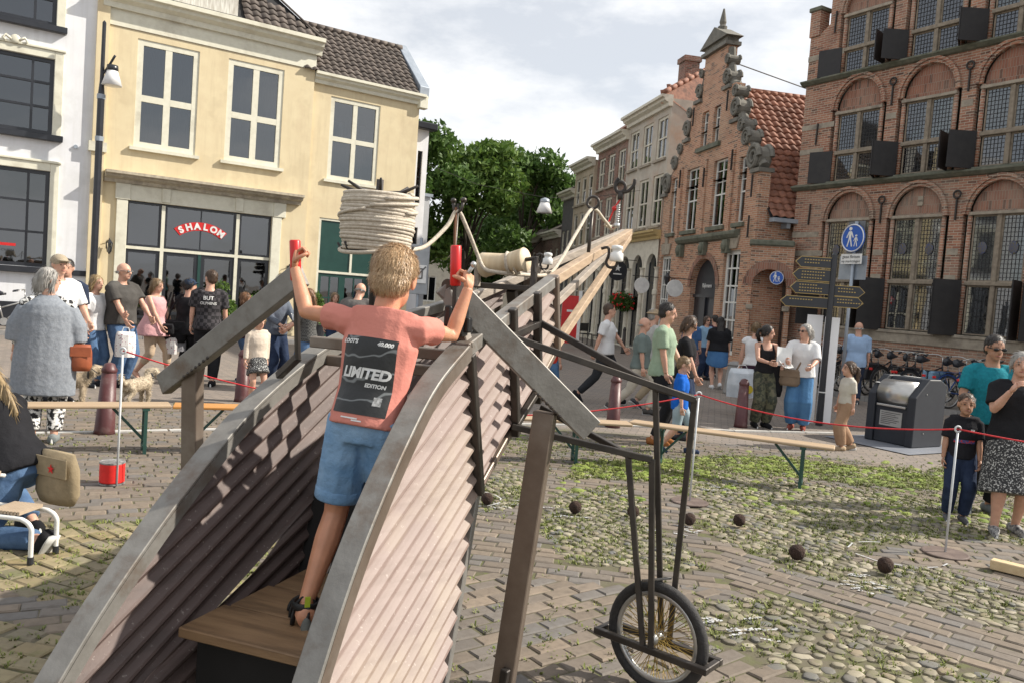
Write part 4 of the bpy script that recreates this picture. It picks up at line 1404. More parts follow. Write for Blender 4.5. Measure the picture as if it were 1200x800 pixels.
def skinmat(name, c):
    if name in MATS: return MATS[name]
    m = pm(name, c, .5, tuple(x * .88 for x in c), 25, bump=.05, bs=200)
    P = m.node_tree.nodes['Principled BSDF']
    P.inputs['Subsurface Weight'].default_value = .15
    P.inputs['Subsurface Radius'].default_value = (.012, .005, .003)
    P.inputs['Subsurface Scale'].default_value = .6
    return m
SK_FAIR = skinmat('skin_fair', (.58, .33, .235))
SK_TAN = skinmat('skin_tan', (.44, .235, .15))
SK_LIGHT = skinmat('skin_light', (.62, .38, .285))
def hairmat(name, c):
    return pm('hair_' + name, c, .45, tuple(x * .45 for x in c), 30, stretch=(1, 1, .12), bump=.6, bs=60, lo=.3, hi=.7)
HR = {k: hairmat(k, c) for k, c in dict(grey=(.42, .40, .37), dark=(.022, .016, .013), brown=(.09, .05, .028), blond=(.36, .25, .12), ginger=(.2, .09, .035), sandy=(.23, .145, .07), white=(.6, .59, .56)).items()}
M_EYE = pm('eye_dark', (.03, .02, .015), .15)
M_BROW = pm('brow', (.16, .09, .055), .8)
M_LIP = pm('lip', (.4, .16, .13), .5)
M_SHADES = pm('sunglass', (.008, .008, .009), .08)
M_SOLE = pm('sole_white', (.6, .6, .58), .7)

def ik(a, c, l1, l2, pole):
    a, c, pole = Vector(a), Vector(c), Vector(pole)
    d = c - a
    D = min(d.length, (l1 + l2) * .999)
    u = d.normalized()
    c = a + u * D
    x = (l1 * l1 - l2 * l2 + D * D) / (2 * D)
    h = math.sqrt(max(0, l1 * l1 - x * x))
    n = pole - u * pole.dot(u)
    n = n.normalized() if n.length > 1e-6 else u.orthogonal().normalized()
    return a + u * x + n * h, c
def hand_geo(mb, w, d, pn, s, curl=.5, n=6, spread=.1, flip=1):
    """palm, four fingers of unequal length with knuckle bends, thumb off the side; w wrist, d pointing dir, pn palm normal"""
    w, d, pn = Vector(w), Vector(d).normalized(), Vector(pn)
    pn = (pn - d * pn.dot(d)).normalized()
    sd = d.cross(pn) * flip
    def fl(pts, rs): mb.tube(pts, rs, n)
    # palm as a flattened loft (ra along b = dir x nrm)
    k0, k1 = w - d * .012 * s / .18, w + d * .5 * s
    for t in (-.33, -.11, .11, .33):
        fl([k0 + sd * t * .16 * s, w + d * .22 * s + sd * t * .36 * s, k1 + sd * t * .46 * s], [.085 * s, .098 * s, .075 * s])
    for i, (t, ln) in enumerate(((-.36, .40), (-.12, .47), (.12, .50), (.36, .44))):
        b = k1 + sd * t * .46 * s
        p, a, rr = b, spread * t, .055 * s
        pts_, rs = [b - d * .06 * s], [rr]
        ang = 0
        for sg in (.45, .32, .25):
            ang += curl * (1.0 if sg > .4 else 1.15)
            v = (d * math.cos(ang) + pn * math.sin(ang) + sd * a * math.cos(ang)).normalized()
            p = p + v * (ln * s * sg)
            pts_.append(p)
            rs.append(rr * (.95 if sg > .3 else .7))
        fl(pts_, rs)
    b = w + d * .16 * s + sd * .2 * s
    v1 = (d * .55 + sd * .6 + pn * (.35 + .5 * curl)).normalized()
    v2 = (d * .8 + sd * (.1 - .3 * curl) + pn * (.3 + .7 * curl)).normalized()
    fl([b - sd * .06 * s, b + v1 * .2 * s, b + v1 * .2 * s + v2 * .2 * s, b + v1 * .2 * s + v2 * .3 * s], [.075 * s, .066 * s, .055 * s, .035 * s])

def person(label, x, y, face, H, sex='m', build=1.0, lean=0, side=0, twist=0, head=(0, 0, 0), hl=None, hr=None, feet=None, hipz=None,
           top=None, bottom=None, shoes=None, hair=None, skin=None, vox=.016, z=0.0, detail=0, elbow=(0, 0), group=None, curl=.5, hx=0.0, face_parts=True, palm=None, kneepole=None, handdir=(None, None), pole_l=None, pole_r=None, sole=True, toe=(8, -8), strands=520, strand_w=.0032):
    skin = skin or SK_FAIR
    child = sex == 'c'
    root = thing('person', label, 'person', (x, y, z), R(face), group)
    k = H
    hh = (.165 if child else .136) * H
    shz = (.79 if child else .815) * H
    shx = {'m': .113, 'f': .100, 'c': .098}[sex] * H * (build ** .4)
    hpx = .05 * H * build ** .3
    l_th, l_sh = .245 * H, .245 * H
    l_ua, l_fa = .16 * H, .145 * H
    feet = feet or ((.055, 0), (-.055, .01))
    ft = [Vector((f[0] * H, f[1] * H, (f[2] if len(f) > 2 else .045) * H)) for f in feet]
    hz = .52 * H
    if hipz is None:
        for s, f in zip((1, -1), ft):
            dd = math.hypot(f.x - s * hpx - hx * H, f.y)
            hz = min(hz, f.z + math.sqrt(max(.01, (l_th + l_sh) ** 2 * .992 - dd * dd)))
    else: hz = hipz * H
    pel = Vector((hx * H, 0, hz))
    Mu = Matrix.Translation(pel) @ Matrix.Rotation(R(twist), 4, 'Z') @ Matrix.Rotation(R(lean), 4, 'X') @ Matrix.Rotation(R(side), 4, 'Y') @ Matrix.Translation((0, 0, -.52 * H))
    up = lambda a, b, c: Mu @ Vector((a, b, c))
    # torso rings (z, rx, ry, dy)
    f = sex == 'f'
    tor = [(.47, .078, .058, 0), (.525, .104 if f else .096, .072, .004), (.57, .095 if f else .09, .066, 0), (.63, .076 if f else .083, .056, -.003), (.70, .088 if f else .094, .066, -.004), (.755, .092 if f else .102, .064, 0), (.79, .080 if f else .09, .052, .004), (.82, .046, .04, .006), (.85, .034, .034, .002), (.885, .032, .034, -.006)]
    if child: tor = [(a * (.97 if a > .6 else 1), b * .98, c * .98, d_) for a, b, c, d_ in tor]
    gb_ = build
    tp = [up(0, dy * H, a * H) for a, b, c, dy in tor]
    tr = [(b * H * (gb_ if i < 7 else 1), c * H * (gb_ ** 1.25 if i < 7 else 1)) for i, (a, b, c, dy) in enumerate(tor)]
    sk = MB()
    cov = .95 if top else 1.0
    sk.tube(tp, [(a * (cov if 0 < i < 7 else 1), b * (cov if 0 < i < 7 else 1)) for i, (a, b) in enumerate(tr)], 14)
    # head
    hc = up(0, -.012 * H, H - hh * .52)
    Mh = Mu.to_3x3() @ Matrix.Rotation(R(head[0]), 3, 'Z') @ Matrix.Rotation(R(head[1]), 3, 'X') @ Matrix.Rotation(R(head[2]), 3, 'Y')
    hp = lambda a, b, c: hc + Mh @ Vector((a * hh, b * hh, c * hh))
    sk.ell(hp(0, .04, .1), (.34 * hh, .42 * hh, .40 * hh), 16, 12, Mh)
    sk.ell(hp(0, -.09, -.2), (.265 * hh, .29 * hh, .29 * hh), 14, 10, Mh)
    sk.ell(hp(0, -.24, -.38), (.14 * hh, .13 * hh, .1 * hh), 10, 8, Mh)
    sk.tube([hp(0, -.36, .1), hp(0, -.43, -.03), hp(0, -.46, -.11), hp(0, -.36, -.15)], [.045 * hh, .055 * hh, .075 * hh, .05 * hh], 8)
    sk.ell(hp(0, -.33, .13), (.2 * hh, .045 * hh, .045 * hh), 10, 6, Mh)
    for s in (-1, 1): sk.ell(hp(s * .355, .03, -.02), (.04 * hh, .09 * hh, .14 * hh), 8, 8, Mh)
    sk.tube([up(0, .006 * H, .83 * H if not child else .80 * H), hp(0, .06, -.28)], [.036 * H, .034 * H], 10)
    # limbs
    J = {}
    for s, nm, tgt, eb in ((1, 'l', hl, elbow[0]), (-1, 'r', hr, elbow[1])):
        sh = up(s * shx, .004 * H, shz)
        if tgt is None: t_ = up(s * .145 * H * build ** .3, -.03 * H, .485 * H)
        else: t_ = Vector(tgt) * H
        pole = Vector((s * (.5 + eb), .9, -.35))
        if nm == 'l' and pole_l: pole = Vector(pole_l)
        if nm == 'r' and pole_r: pole = Vector(pole_r)
        el, wr = ik(sh, t_, l_ua, l_fa, pole)
        J['sh' + nm], J['el' + nm], J['wr' + nm] = sh, el, wr
        g2 = build ** .6
        q3 = .84 if top and top.get('sleeve', .45) > 0 else 1.0
        sk.tube([up(s * shx * .5, .004 * H, shz + .002 * H), sh + Vector((0, 0, -.008 * H)), sh.lerp(el, .35), sh.lerp(el, .8), el, el.lerp(wr, .3), el.lerp(wr, .75), wr],
                [.022 * H * g2 * q3, .030 * H * g2 * q3, .028 * H * g2 * (.5 + .5 * q3), .024 * H * g2, .0225 * H, .0235 * H * g2, .0175 * H, .0155 * H], 10)
    for i, (s, nm) in enumerate(((1, 'l'), (-1, 'r'))):
        hp_ = pel + Vector((s * hpx, 0, -.01 * H))
        kp = Vector(kneepole[i]) if kneepole else Vector((s * .12, -1, .05))
        kn, an = ik(hp_, ft[i], l_th, l_sh, kp)
        J['hip' + nm], J['kn' + nm], J['an' + nm] = hp_, kn, an
        g2 = build ** .5
        sk.tube([hp_ + Vector((0, 0, .02 * H)), hp_.lerp(kn, .3), hp_.lerp(kn, .75), kn, kn.lerp(an, .3), kn.lerp(an, .7), an, an + Vector((0, 0, -.02 * H))],
                [.052 * H * g2, .052 * H * g2, .039 * H * g2, .0335 * H, .036 * H * g2, .026 * H, .021 * H, .022 * H], 10)
    body = remesh(sk, vox if not detail else vox * .8, 5)
    hm = MB()
    for s, nm, hd in ((1, 'l', handdir[0]), (-1, 'r', handdir[1])):
        wr, el = J['wr' + nm], J['el' + nm]
        d_ = Vector(hd) if hd else (wr - el).normalized()
        pn = Vector(palm[0 if s > 0 else 1]) if palm else Vector((-s, -.2, .1))
        hand_geo(hm, wr, d_, pn, .098 * H, curl, flip=-s)
    body = merge(body, hm)
    body.materials.append(skin)
    bo = link('body', body, root)
    if face_parts:
        for s in (-1, 1):
            MB().ell(hp(s * .145, -.345, .02), (.042 * hh, .03 * hh, .022 * hh), 8, 6, Mh).build('eye', M_EYE, bo, smooth=True)
            MB().tube([hp(s * .06, -.385, .11), hp(s * .15, -.385, .125), hp(s * .23, -.335, .10)], .010 * hh, 5).build('eyebrow', M_BROW, bo)
        MB().tube([hp(-.11, -.335, -.265), hp(0, -.375, -.255), hp(.11, -.335, -.265)], [.012 * hh, .03 * hh, .012 * hh], 6).build('mouth', M_LIP, bo, smooth=True)
    # hair
    if hair:
        hb = MB()
        st = hair[0]
        if st != 'bald':
            hb.ell(hp(0, .095, .165), (.37 * hh, .43 * hh, .40 * hh), 16, 12, Mh)
            hb.ell(hp(0, .22, -.05), (.335 * hh, .27 * hh, .30 * hh), 12, 10, Mh)
        else:
            hb.tube([hp(math.sin(a) * .345, .06 + math.cos(a) * .4, -.02) for a in [R(-85 + i * 17) for i in range(11)]], .042 * hh, 8)
        if st in ('long', 'bob', 'pony', 'bun'):
            for s in (-1, 1): hb.tube([hp(s * .25, -.12, .38), hp(s * .36, -.06, .1), hp(s * .37, .06, -.2 if st != 'bob' else -.4)], [.07 * hh, .08 * hh, .07 * hh], 8)
        if st == 'bob': hb.tube([hp(0, .28, .1), hp(0, .3, -.2), hp(0, .27, -.5)], [(.36 * hh, .2 * hh), (.38 * hh, .2 * hh), (.33 * hh, .14 * hh)], 12)
        if st == 'long': hb.tube([hp(0, .25, .2), hp(0, .34, -.2), up(0, .055 * H, .80 * H), up(0, .075 * H, .70 * H)], [(.36 * hh, .2 * hh), (.37 * hh, .2 * hh), (.40 * hh, .15 * hh), (.2 * hh, .07 * hh)], 12)
        if st == 'pony': hb.tube([hp(0, .42, .12), hp(0, .66, .12), hp(0, .72, -.25), up(0, .1 * H, .78 * H), up(0, .09 * H, .72 * H)], [.1 * hh, .11 * hh, .15 * hh, .12 * hh, .04 * hh], 8)
        if st == 'bun': hb.ell(hp(0, .5, .12), (.19 * hh, .19 * hh, .19 * hh), 10, 8)
        hmsh = remesh(hb, vox * .9, 3)
        hmsh.materials.append(hair[1])
        ho = link('hair', hmsh, root)
        if strands:
            rg = random.Random(int(abs(x * 977 + y * 131)))
            vl = hmsh.vertices
            sb = MB()
            ln_ = {'long': .5, 'bob': .38, 'pony': .3, 'bun': .22}.get(st, .17) * hh
            for _ in range(strands):
                v_ = vl[rg.randrange(len(vl))]
                n_, c_ = v_.normal.copy(), v_.co.copy()
                t_ = Vector((rg.gauss(0, .3), rg.gauss(0, .3) + .25, -1.0))
                t_ = t_ - n_ * t_.dot(n_)
                if t_.length < .2: continue
                t_.normalize()
                w_ = n_.cross(t_) * (strand_w if st != 'bald' else .002)
                a_ = c_ - n_ * .002
                l_ = ln_ * rg.uniform(.5, 1.1)
                if strand_w < .002: t_ = (t_ + Vector((rg.gauss(0, .12), 0, 0))).normalized()
                b_ = a_ + t_ * l_ * .55 + n_ * .006
                e_ = a_ + t_ * l_ + n_ * rg.uniform(-.004, .012)
                sb.add([a_ - w_, a_ + w_, b_ + w_ * .8, b_ - w_ * .8, e_], [(0, 1, 2, 3), (3, 2, 4)])
            sb.build('hair_strands', (hair[3] if len(hair) > 3 else hair[1]), ho, kind='stuff')
        if len(hair) > 2:
            for e in hair[2]:
                if e[0] == 'shades':
                    gm = MB()
                    for s in (-1, 1):
                        gm.ell(hp(s * .165, -.41, .02), (.12 * hh, .03 * hh, .07 * hh), 10, 6, Mh)
                        gm.tube([hp(s * .29, -.36, .04), hp(s * .36, 0, .03)], .018 * hh, 4)
                    gm.tube([hp(-.06, -.43, .04), hp(.06, -.43, .04)], .02 * hh, 5)
                    gm.build('sunglasses', e[1], root, smooth=True)
                if e[0] in ('cap', 'hat'):
                    gm = MB()
                    gm.ell(hp(0, .06, .2), (.40 * hh, .46 * hh, .36 * hh), 16, 10, Mh)
                    if e[0] == 'cap':
                        gm.ell(hp(0, -.45, .22), (.30 * hh, .26 * hh, .04 * hh), 12, 6, Mh)
                    else: gm.ell(hp(0, .04, .2), (.62 * hh, .70 * hh, .05 * hh), 18, 6, Mh)
                    cm = remesh(gm, vox * .9, 2)
                    cm.materials.append(e[1])
                    link('hat', cm, root)
    # clothes
    if top:
        mt, slv = top['m'], top.get('sleeve', .45)
        fit, hem = top.get('fit', 1.0), top.get('hem', .50)
        tb = MB()
        e = .0075 * H * fit + .007 * H
        ring = [(a, (r_[0] + e, r_[1] + e * 1.1)) for (a, *_), r_ in zip(tor, tr)]
        pts_, rs = [], []
        zz = [hem] + [a for a, _ in ring if a > hem + .02 and a < top.get('neck', .835)]
        for a in zz:
            i = max(j for j in range(len(tor)) if tor[j][0] <= a + 1e-6) if a >= tor[0][0] else 0
            j = min(i + 1, len(tor) - 1)
            t = 0 if j == i or a < tor[0][0] else (a - tor[i][0]) / (tor[j][0] - tor[i][0])
            ra = ring[i][1][0] * (1 - t) + ring[j][1][0] * t
            rb = ring[i][1][1] * (1 - t) + ring[j][1][1] * t
            fl_ = top.get('flare', 0) * max(0, .62 - a)
            if a < .53: ra, rb = max(ra, ring[1][1][0]), max(rb, ring[1][1][1])
            if fit > 1.2: ra = max(ra, .088 * H * build + e)
            pts_.append(up(0, (tor[i][3] * (1 - t) + tor[j][3] * t) * H, a * H))
            rs.append((ra + fl_ * H, rb + fl_ * H))
        tb.tube(pts_, rs, 16)
        if slv > 0:
            for s, nm in ((1, 'l'), (-1, 'r')):
                sh, el, wr = J['sh' + nm], J['el' + nm], J['wr' + nm]
                g2 = build ** .6
                r0 = (.0345 + .006 * fit) * H * g2
                q = [up(s * shx * .35, .004 * H, shz + .004 * H), up(s * shx * .75, .004 * H, shz - .006 * H), sh + (el - sh) * .10 + Vector((0, 0, -.008 * H))]
                rr = [r0 * .68, r0 * .90, r0 * 1.0]
                if slv <= .5:
                    end = sh.lerp(el, slv * 2 * .98)
                    q += [sh.lerp(end, .5), end]
                    rr += [r0 * .93, r0 * (.92 + .05 * fit)]
                else:
                    end = el.lerp(wr, min(.97, (slv - .5) * 2))
                    q += [sh.lerp(el, .5), el, el.lerp(end, .5), end]
                    rr += [r0 * .85, r0 * .75, r0 * .68, r0 * .58]
                tb.tube(q, rr, 10)
        elif slv == 0 and top.get('straps', True):
            for s in (1, -1): tb.tube([up(s * shx * .62, -.052 * H, .755 * H), up(s * shx * .62, 0, .83 * H), up(s * shx * .62, .05 * H, .76 * H)], .012 * H, 6)
        tm = remesh(tb, top.get('vox', vox), top.get('it', 3))
        tm.materials.append(mt)
        J['top'] = link(top.get('name', 'shirt'), tm, root)
    if bottom:
        bb = MB()
        fit, ln = bottom.get('fit', 1.0), bottom.get('len', .95)
        e = .005 * H * fit
        if bottom['kind'] != 'skirt':
            bb.tube([up(0, 0, a * H) for a in (.465, .525, .57, bottom.get('waist', .60))], [(tr[0][0] + e, tr[0][1] + e), (tr[1][0] + e, tr[1][1] + e), (tr[2][0] + e, tr[2][1] + e), (tr[3][0] + e * 1.6, tr[3][1] + e)], 14)
            for nm in 'lr':
                a, b, c = J['hip' + nm], J['kn' + nm], J['an' + nm]
                g2 = build ** .5
                wl = bottom.get('wide', 1.0)
                q = [a + Vector((0, 0, .03 * H)), a.lerp(b, .3), a.lerp(b, .7)]
                e = .008 * H * fit
                rr = [.054 * H * g2 + e * .6, .054 * H * g2 + e, .043 * H * g2 * (.6 + .4 * wl) + e]
                if ln <= .5:
                    end = a.lerp(b, ln * 2)
                    q = [q[0], a.lerp(end, .5), end]
                    rr = [rr[0], .054 * H * g2 + e, (.05 - .006 * ln) * H * g2 + e * 1.6]
                else:
                    end = b.lerp(c, (ln - .5) * 2)
                    q += [b, b.lerp(end, .4), end]
                    rr += [.038 * H * wl + e, .037 * H * wl + e, .029 * H * wl + e]
                bb.tube(q, rr, 10)
        else:
            zt, zb = bottom.get('waist', .60), .52 - ln * .48
            w = bottom.get('flare', 1.25)
            cx, cy = (J['knl'].x + J['knr'].x) / 2 * .6, (J['knl'].y + J['knr'].y) / 2 * .6
            bb.tube([up(0, 0, zt * H), up(0, 0, .55 * H), Vector((pel.x * .5 + cx * .4, cy * .4, (zb + .5) / 2 * H)), Vector((cx, cy, zb * H))], [(tr[3][0] + e, tr[3][1] + e), (tr[1][0] + e, tr[1][1] + e), (tr[1][0] * (1 + w) / 2 + e, tr[1][1] * (1.1 + w) / 2 + .03 * H), (tr[1][0] * w + e, tr[1][1] * w * 1.25 + .03 * H)], 16)
        bm_ = remesh(bb, vox, 3)
        bm_.materials.append(bottom['m'])
        J['bottom'] = link(bottom.get('name', bottom['kind']), bm_, root)
    # shoes follow the shin heading
    for i, nm in enumerate('lr'):
        an = J['an' + nm]
        pitch = feet[i][3] if len(feet[i]) > 3 else 0
        Ms = Matrix.Translation(an) @ Matrix.Rotation(R(toe[i]), 4, 'Z') @ Matrix.Rotation(R(pitch), 4, 'X')
        sm = MB()
        L_, W_, hgt = .148 * H, .029 * H, .045 * H
        prof = [(.045, .9, .85), (.02, 1, 1.0), (-.03, .95, .95), (-.07, 1.05, .62), (-.1, .95, .45), (-.118, .6, .34)]
        sm.tube([Ms @ Vector((0, yy * H * 1.0, -hgt + hgt * zz * .62)) for yy, ww, zz in prof], [(W_ * ww, hgt * zz * .62) for yy, ww, zz in prof], 10)
        so = sm.build('shoe', shoes or M_BLK, root, smooth=True)
        if sole:
            s2 = MB()
            s2.tube([Ms @ Vector((0, yy * H, -hgt * .93)) for yy in (.048, .02, -.03, -.07, -.1, -.122)], [(W_ * q, .007 * H) for q in (.9, 1.06, .98, 1.12, 1.0, .6)], 10)
            s2.build('sole', M_SOLE if sole is True else sole, so, smooth=True)
    J['root'], J['hp'], J['up'], J['hh'] = root, hp, up, hh
    return J
# ------------------------------------------------------------------ the corrugated hull machine
MO, MRZ = Vector((-.535, 3.22, 0)), R(-18.7)
mc = thing('rocking_ship_machine', 'large boat-like machine of corrugated brown sheets and steel beams, a boy standing inside', 'machine', MO, MRZ)
M_STEEL = pm('raw_steel', (.235, .225, .208), .55, (.185, .175, .16), 14, metal=.35, c3=(.14, .095, .065), n3=3.5, bump=.15, bs=50)
M_STEELB = pm('brown_steel', (.20, .16, .13), .45, (.15, .115, .09), 7, metal=.5, c3=(.28, .25, .22), n3=1.5, bump=.1, bs=40)
M_STEELD = pm('dark_steel', (.05, .045, .042), .4, (.08, .07, .062), 8, metal=.6, bump=.1, bs=40)
M_WOODB = pm('beam_wood', (.42, .31, .21), .7, (.32, .23, .155), 7, stretch=(6, .6, 6), c3=(.2, .15, .11), n3=3, bump=.25, bs=60)
M_WOODG = pm('grey_wood', (.36, .31, .26), .75, (.25, .215, .18), 7, stretch=(6, .6, 6), bump=.25, bs=60)
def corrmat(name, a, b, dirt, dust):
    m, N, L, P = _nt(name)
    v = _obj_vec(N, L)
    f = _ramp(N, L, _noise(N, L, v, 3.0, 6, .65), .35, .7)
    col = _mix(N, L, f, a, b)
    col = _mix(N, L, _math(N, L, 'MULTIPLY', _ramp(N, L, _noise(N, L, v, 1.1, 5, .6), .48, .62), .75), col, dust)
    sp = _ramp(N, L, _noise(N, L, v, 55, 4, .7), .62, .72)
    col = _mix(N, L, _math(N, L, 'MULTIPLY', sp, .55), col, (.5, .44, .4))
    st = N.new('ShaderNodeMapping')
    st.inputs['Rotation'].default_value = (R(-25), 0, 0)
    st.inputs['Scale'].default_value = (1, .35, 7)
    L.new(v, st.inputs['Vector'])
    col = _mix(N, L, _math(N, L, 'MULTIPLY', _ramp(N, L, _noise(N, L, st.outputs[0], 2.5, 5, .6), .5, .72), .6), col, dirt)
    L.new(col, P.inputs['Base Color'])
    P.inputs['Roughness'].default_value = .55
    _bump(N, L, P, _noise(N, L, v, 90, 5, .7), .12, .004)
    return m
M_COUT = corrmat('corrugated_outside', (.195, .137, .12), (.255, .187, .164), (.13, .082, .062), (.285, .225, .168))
M_CIN = corrmat('corrugated_inside_shaded', (.095, .065, .058), (.13, .09, .08), (.06, .042, .038), (.12, .088, .076))  # inner face: outside tones darkened, hull shade put into the colour

def catmull(p, n=6):
    out = []
    for i in range(len(p) - 1):
        a, b, c, d_ = p[max(i - 1, 0)], p[i], p[i + 1], p[min(i + 2, len(p) - 1)]
        for j in range(n):
            t = j / n
            out.append(tuple(.5 * (2 * b[k] + (c[k] - a[k]) * t + (2 * a[k] - 5 * b[k] + 4 * c[k] - d_[k]) * t * t + (3 * b[k] - a[k] - 3 * c[k] + d_[k]) * t ** 3) for k in range(len(b))))
    out.append(tuple(p[-1]))
    return out
def corrugated(poly, xf, slope=25, wl_=.073, amp=.0145, thick=.004, nseg=10, sag=None):
    """sheet filling the outline poly [(y, z)], waves running at slope degrees; xf(y, z) gives the mid plane"""
    c, s = math.cos(R(slope)), math.sin(R(slope))
    st = [(y * c + z * s, -y * s + z * c) for y, z in poly]
    t0, t1 = min(q[1] for q in st), max(q[1] for q in st)
    stp = wl_ / 8
    mb = MB()
    prev = None
    k = 0
    t = t0 + 1e-4
    while t < t1:
        xs = []
        for i in range(len(st)):
            (sa, ta), (sb, tb) = st[i], st[(i + 1) % len(st)]
            if (ta > t) != (tb > t): xs.append(sa + (sb - sa) * (t - ta) / (tb - ta))
        xs.sort()
        if len(xs) >= 2:
            a, b = xs[0], xs[-1]
            row = []
            w = amp * math.sin(2 * math.pi * t / wl_)
            for sd in (0, 1):
                for i in range(nseg + 1):
                    sv = a + (b - a) * i / nseg
                    y, z = sv * c - t * s, sv * s + t * c
                    row.append((xf(y, z) + w + (thick if sd else 0), y, z))
            if prev is not None:
                o = len(mb.v)
                mb.v.extend(prev + row)
                n = nseg + 1
                for i in range(nseg):
                    mb.f.append((o + i, o + 2 * n + i, o + 2 * n + i + 1, o + i + 1))
                    mb.mi.append(0)
                    mb.f.append((o + n + i, o + n + i + 1, o + 3 * n + i + 1, o + 3 * n + i))
                    mb.mi.append(1)
            prev = row
        t += stp
    return mb
HWD = .375
# right side: curved rim, outline, sheet
RR = catmull([(-1.22, .10), (-1.08, .42), (-.96, .64), (-.82, .87), (-.69, 1.04), (-.49, 1.25), (-.28, 1.42), (0, 1.55)], 6)
def xr(y, z): return HWD + .0 - max(0, y - 1.1) * .045
def xl(y, z): return -HWD + max(0, y - 1.1) * .09
right_poly = [(y, z) for y, z in RR] + [(1.13, 1.84), (1.29, 1.5), (.62, 1.14), (.23, .93), (0.0, .2), (-1.15, .1)]
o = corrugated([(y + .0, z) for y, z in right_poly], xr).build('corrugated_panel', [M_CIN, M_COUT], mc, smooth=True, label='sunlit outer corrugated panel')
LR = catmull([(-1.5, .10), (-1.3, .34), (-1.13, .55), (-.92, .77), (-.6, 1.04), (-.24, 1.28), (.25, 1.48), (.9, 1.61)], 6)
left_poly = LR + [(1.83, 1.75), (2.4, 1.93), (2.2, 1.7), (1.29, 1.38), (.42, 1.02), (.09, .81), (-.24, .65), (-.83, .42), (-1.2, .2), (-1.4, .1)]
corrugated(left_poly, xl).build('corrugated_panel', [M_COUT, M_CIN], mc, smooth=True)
corrugated([(.42, .995), (.09, .785), (-.24, .632), (-.8, .405), (-1.2, .16), (-1.3, .06), (.05, .06), (.35, .85)], lambda y, z: -HWD + .035, 18).build('lower_corrugated_panel', [M_COUT, M_CIN], mc, smooth=True)
def strip(pts_, w0, w1, th):
    """flat bar bent along pts [(x, y, z)], from x + w0 to x + w1"""
    mb = MB()
    n = len(pts_)
    for i, (x, y, z) in enumerate(pts_):
        a, b = pts_[max(i - 1, 0)], pts_[min(i + 1, n - 1)]
        dy, dz = b[1] - a[1], b[2] - a[2]
        l = math.hypot(dy, dz)
        ny, nz = -dz / l * th, dy / l * th
        mb.v += [(x + w0, y, z), (x + w1, y, z), (x + w1, y + ny, z + nz), (x + w0, y + ny, z + nz)]
    for i in range(n - 1):
        for j in range(4):
            k = (j + 1) % 4
            mb.f.append((4 * i + j, 4 * i + k, 4 * i + 4 + k, 4 * i + 4 + j))
            mb.mi.append(0)
    mb.f += [(0, 1, 2, 3), tuple(4 * (n - 1) + j for j in (3, 2, 1, 0))]
    mb.mi += [0, 0]
    return mb
strip([(xr(y, z), y, z) for y, z in RR], -.052, .03, .014).build('curved_rim', M_STEEL, mc, bevel=.003, label='bent flat steel rim of the right side')
strip([(xr(y, z) + .026, y, z) for y, z in RR], -.004, .004, -.05).build('rim_flange', M_STEELB, mc)
strip([(xl(y, z), y, z) for y, z in LR], -.045, .04, .014).build('curved_rim', M_STEEL, mc, bevel=.003, label='bent flat steel rim of the left side')
strip([(xl(y, z) + .036, y, z) for y, z in LR], -.004, .004, -.045).build('rim_flange', M_STEEL, mc)
# beams to the raised prow
TIP = (.21, 3.9, 2.36)
def beam(a, b, w, h, m, name='beam', label=None, bev=.004, up=(0, 0, 1)):
    return MB().bar(a, b, w, h, up).build(name, m, mc, bevel=bev, label=label)
beam((.375, -.02, 1.535), (.362, 1.2, 1.855), .06, .055, M_STEEL, 'top_beam')
beam((.362, 1.18, 1.85), TIP, .055, .055, M_WOODB, 'prow_beam', 'pale wooden prow beam on the right')
beam((-.29, 1.75, 1.735), (.12, 4.15, 2.38), .055, .055, M_WOODG, 'prow_beam')
beam((-.33, .85, 1.60), (-.29, 1.78, 1.74), .05, .05, M_STEEL, 'top_beam')
beam((.36, 1.25, 1.47), (.24, 3.75, 2.31), .045, .05, M_WOODB, 'prow_strut')
beam((.27, 1.35, 1.66), (.2, 3.2, 2.14), .04, .045, M_WOODG, 'inner_strut')
beam((-.15, 1.6, 1.55), (.13, 3.9, 2.29), .04, .045, M_WOODG, 'prow_strut')
beam((.375, 1.29, 1.48), (.375, .22, .925), .03, .035, M_STEELB, 'chine_bar')
beam((.375, .235, .94), (.375, -.02, .05), .035, .04, M_STEEL, 'rear_chine_bar')
for (a, b, w) in (((.395, .02, 1.52), (.395, .235, .93), .032), ((.405, .45, 1.70), (.405, .63, 1.12), .036), ((.405, .79, 1.78), (.405, .95, 1.24), .036), ((.39, 1.14, 1.87), (.39, 1.29, 1.46), .03)):
    beam(a, b, w, .04, M_STEELD if w > .031 else M_STEELB, 'side_post', up=(0, 1, 0))
beam((-.36, .10, 1.50), (.36, .10, 1.50), .05, .045, M_STEELB, 'cross_bar')
beam((-.36, .20, 1.42), (.36, .20, 1.42), .05, .045, M_STEELB, 'cross_bar')
beam((-.24, 1.28, 1.80), (.34, 1.28, 1.80), .16, .03, M_STEELD, 'winch_deck')
beam((-.2, 1.28, 1.55), (-.24, 1.28, 1.79), .05, .05, M_WOODG, 'deck_post')
beam((.1, 1.5, 1.45), (.1, 1.3, 1.79), .05, .05, M_STEELD, 'deck_post')
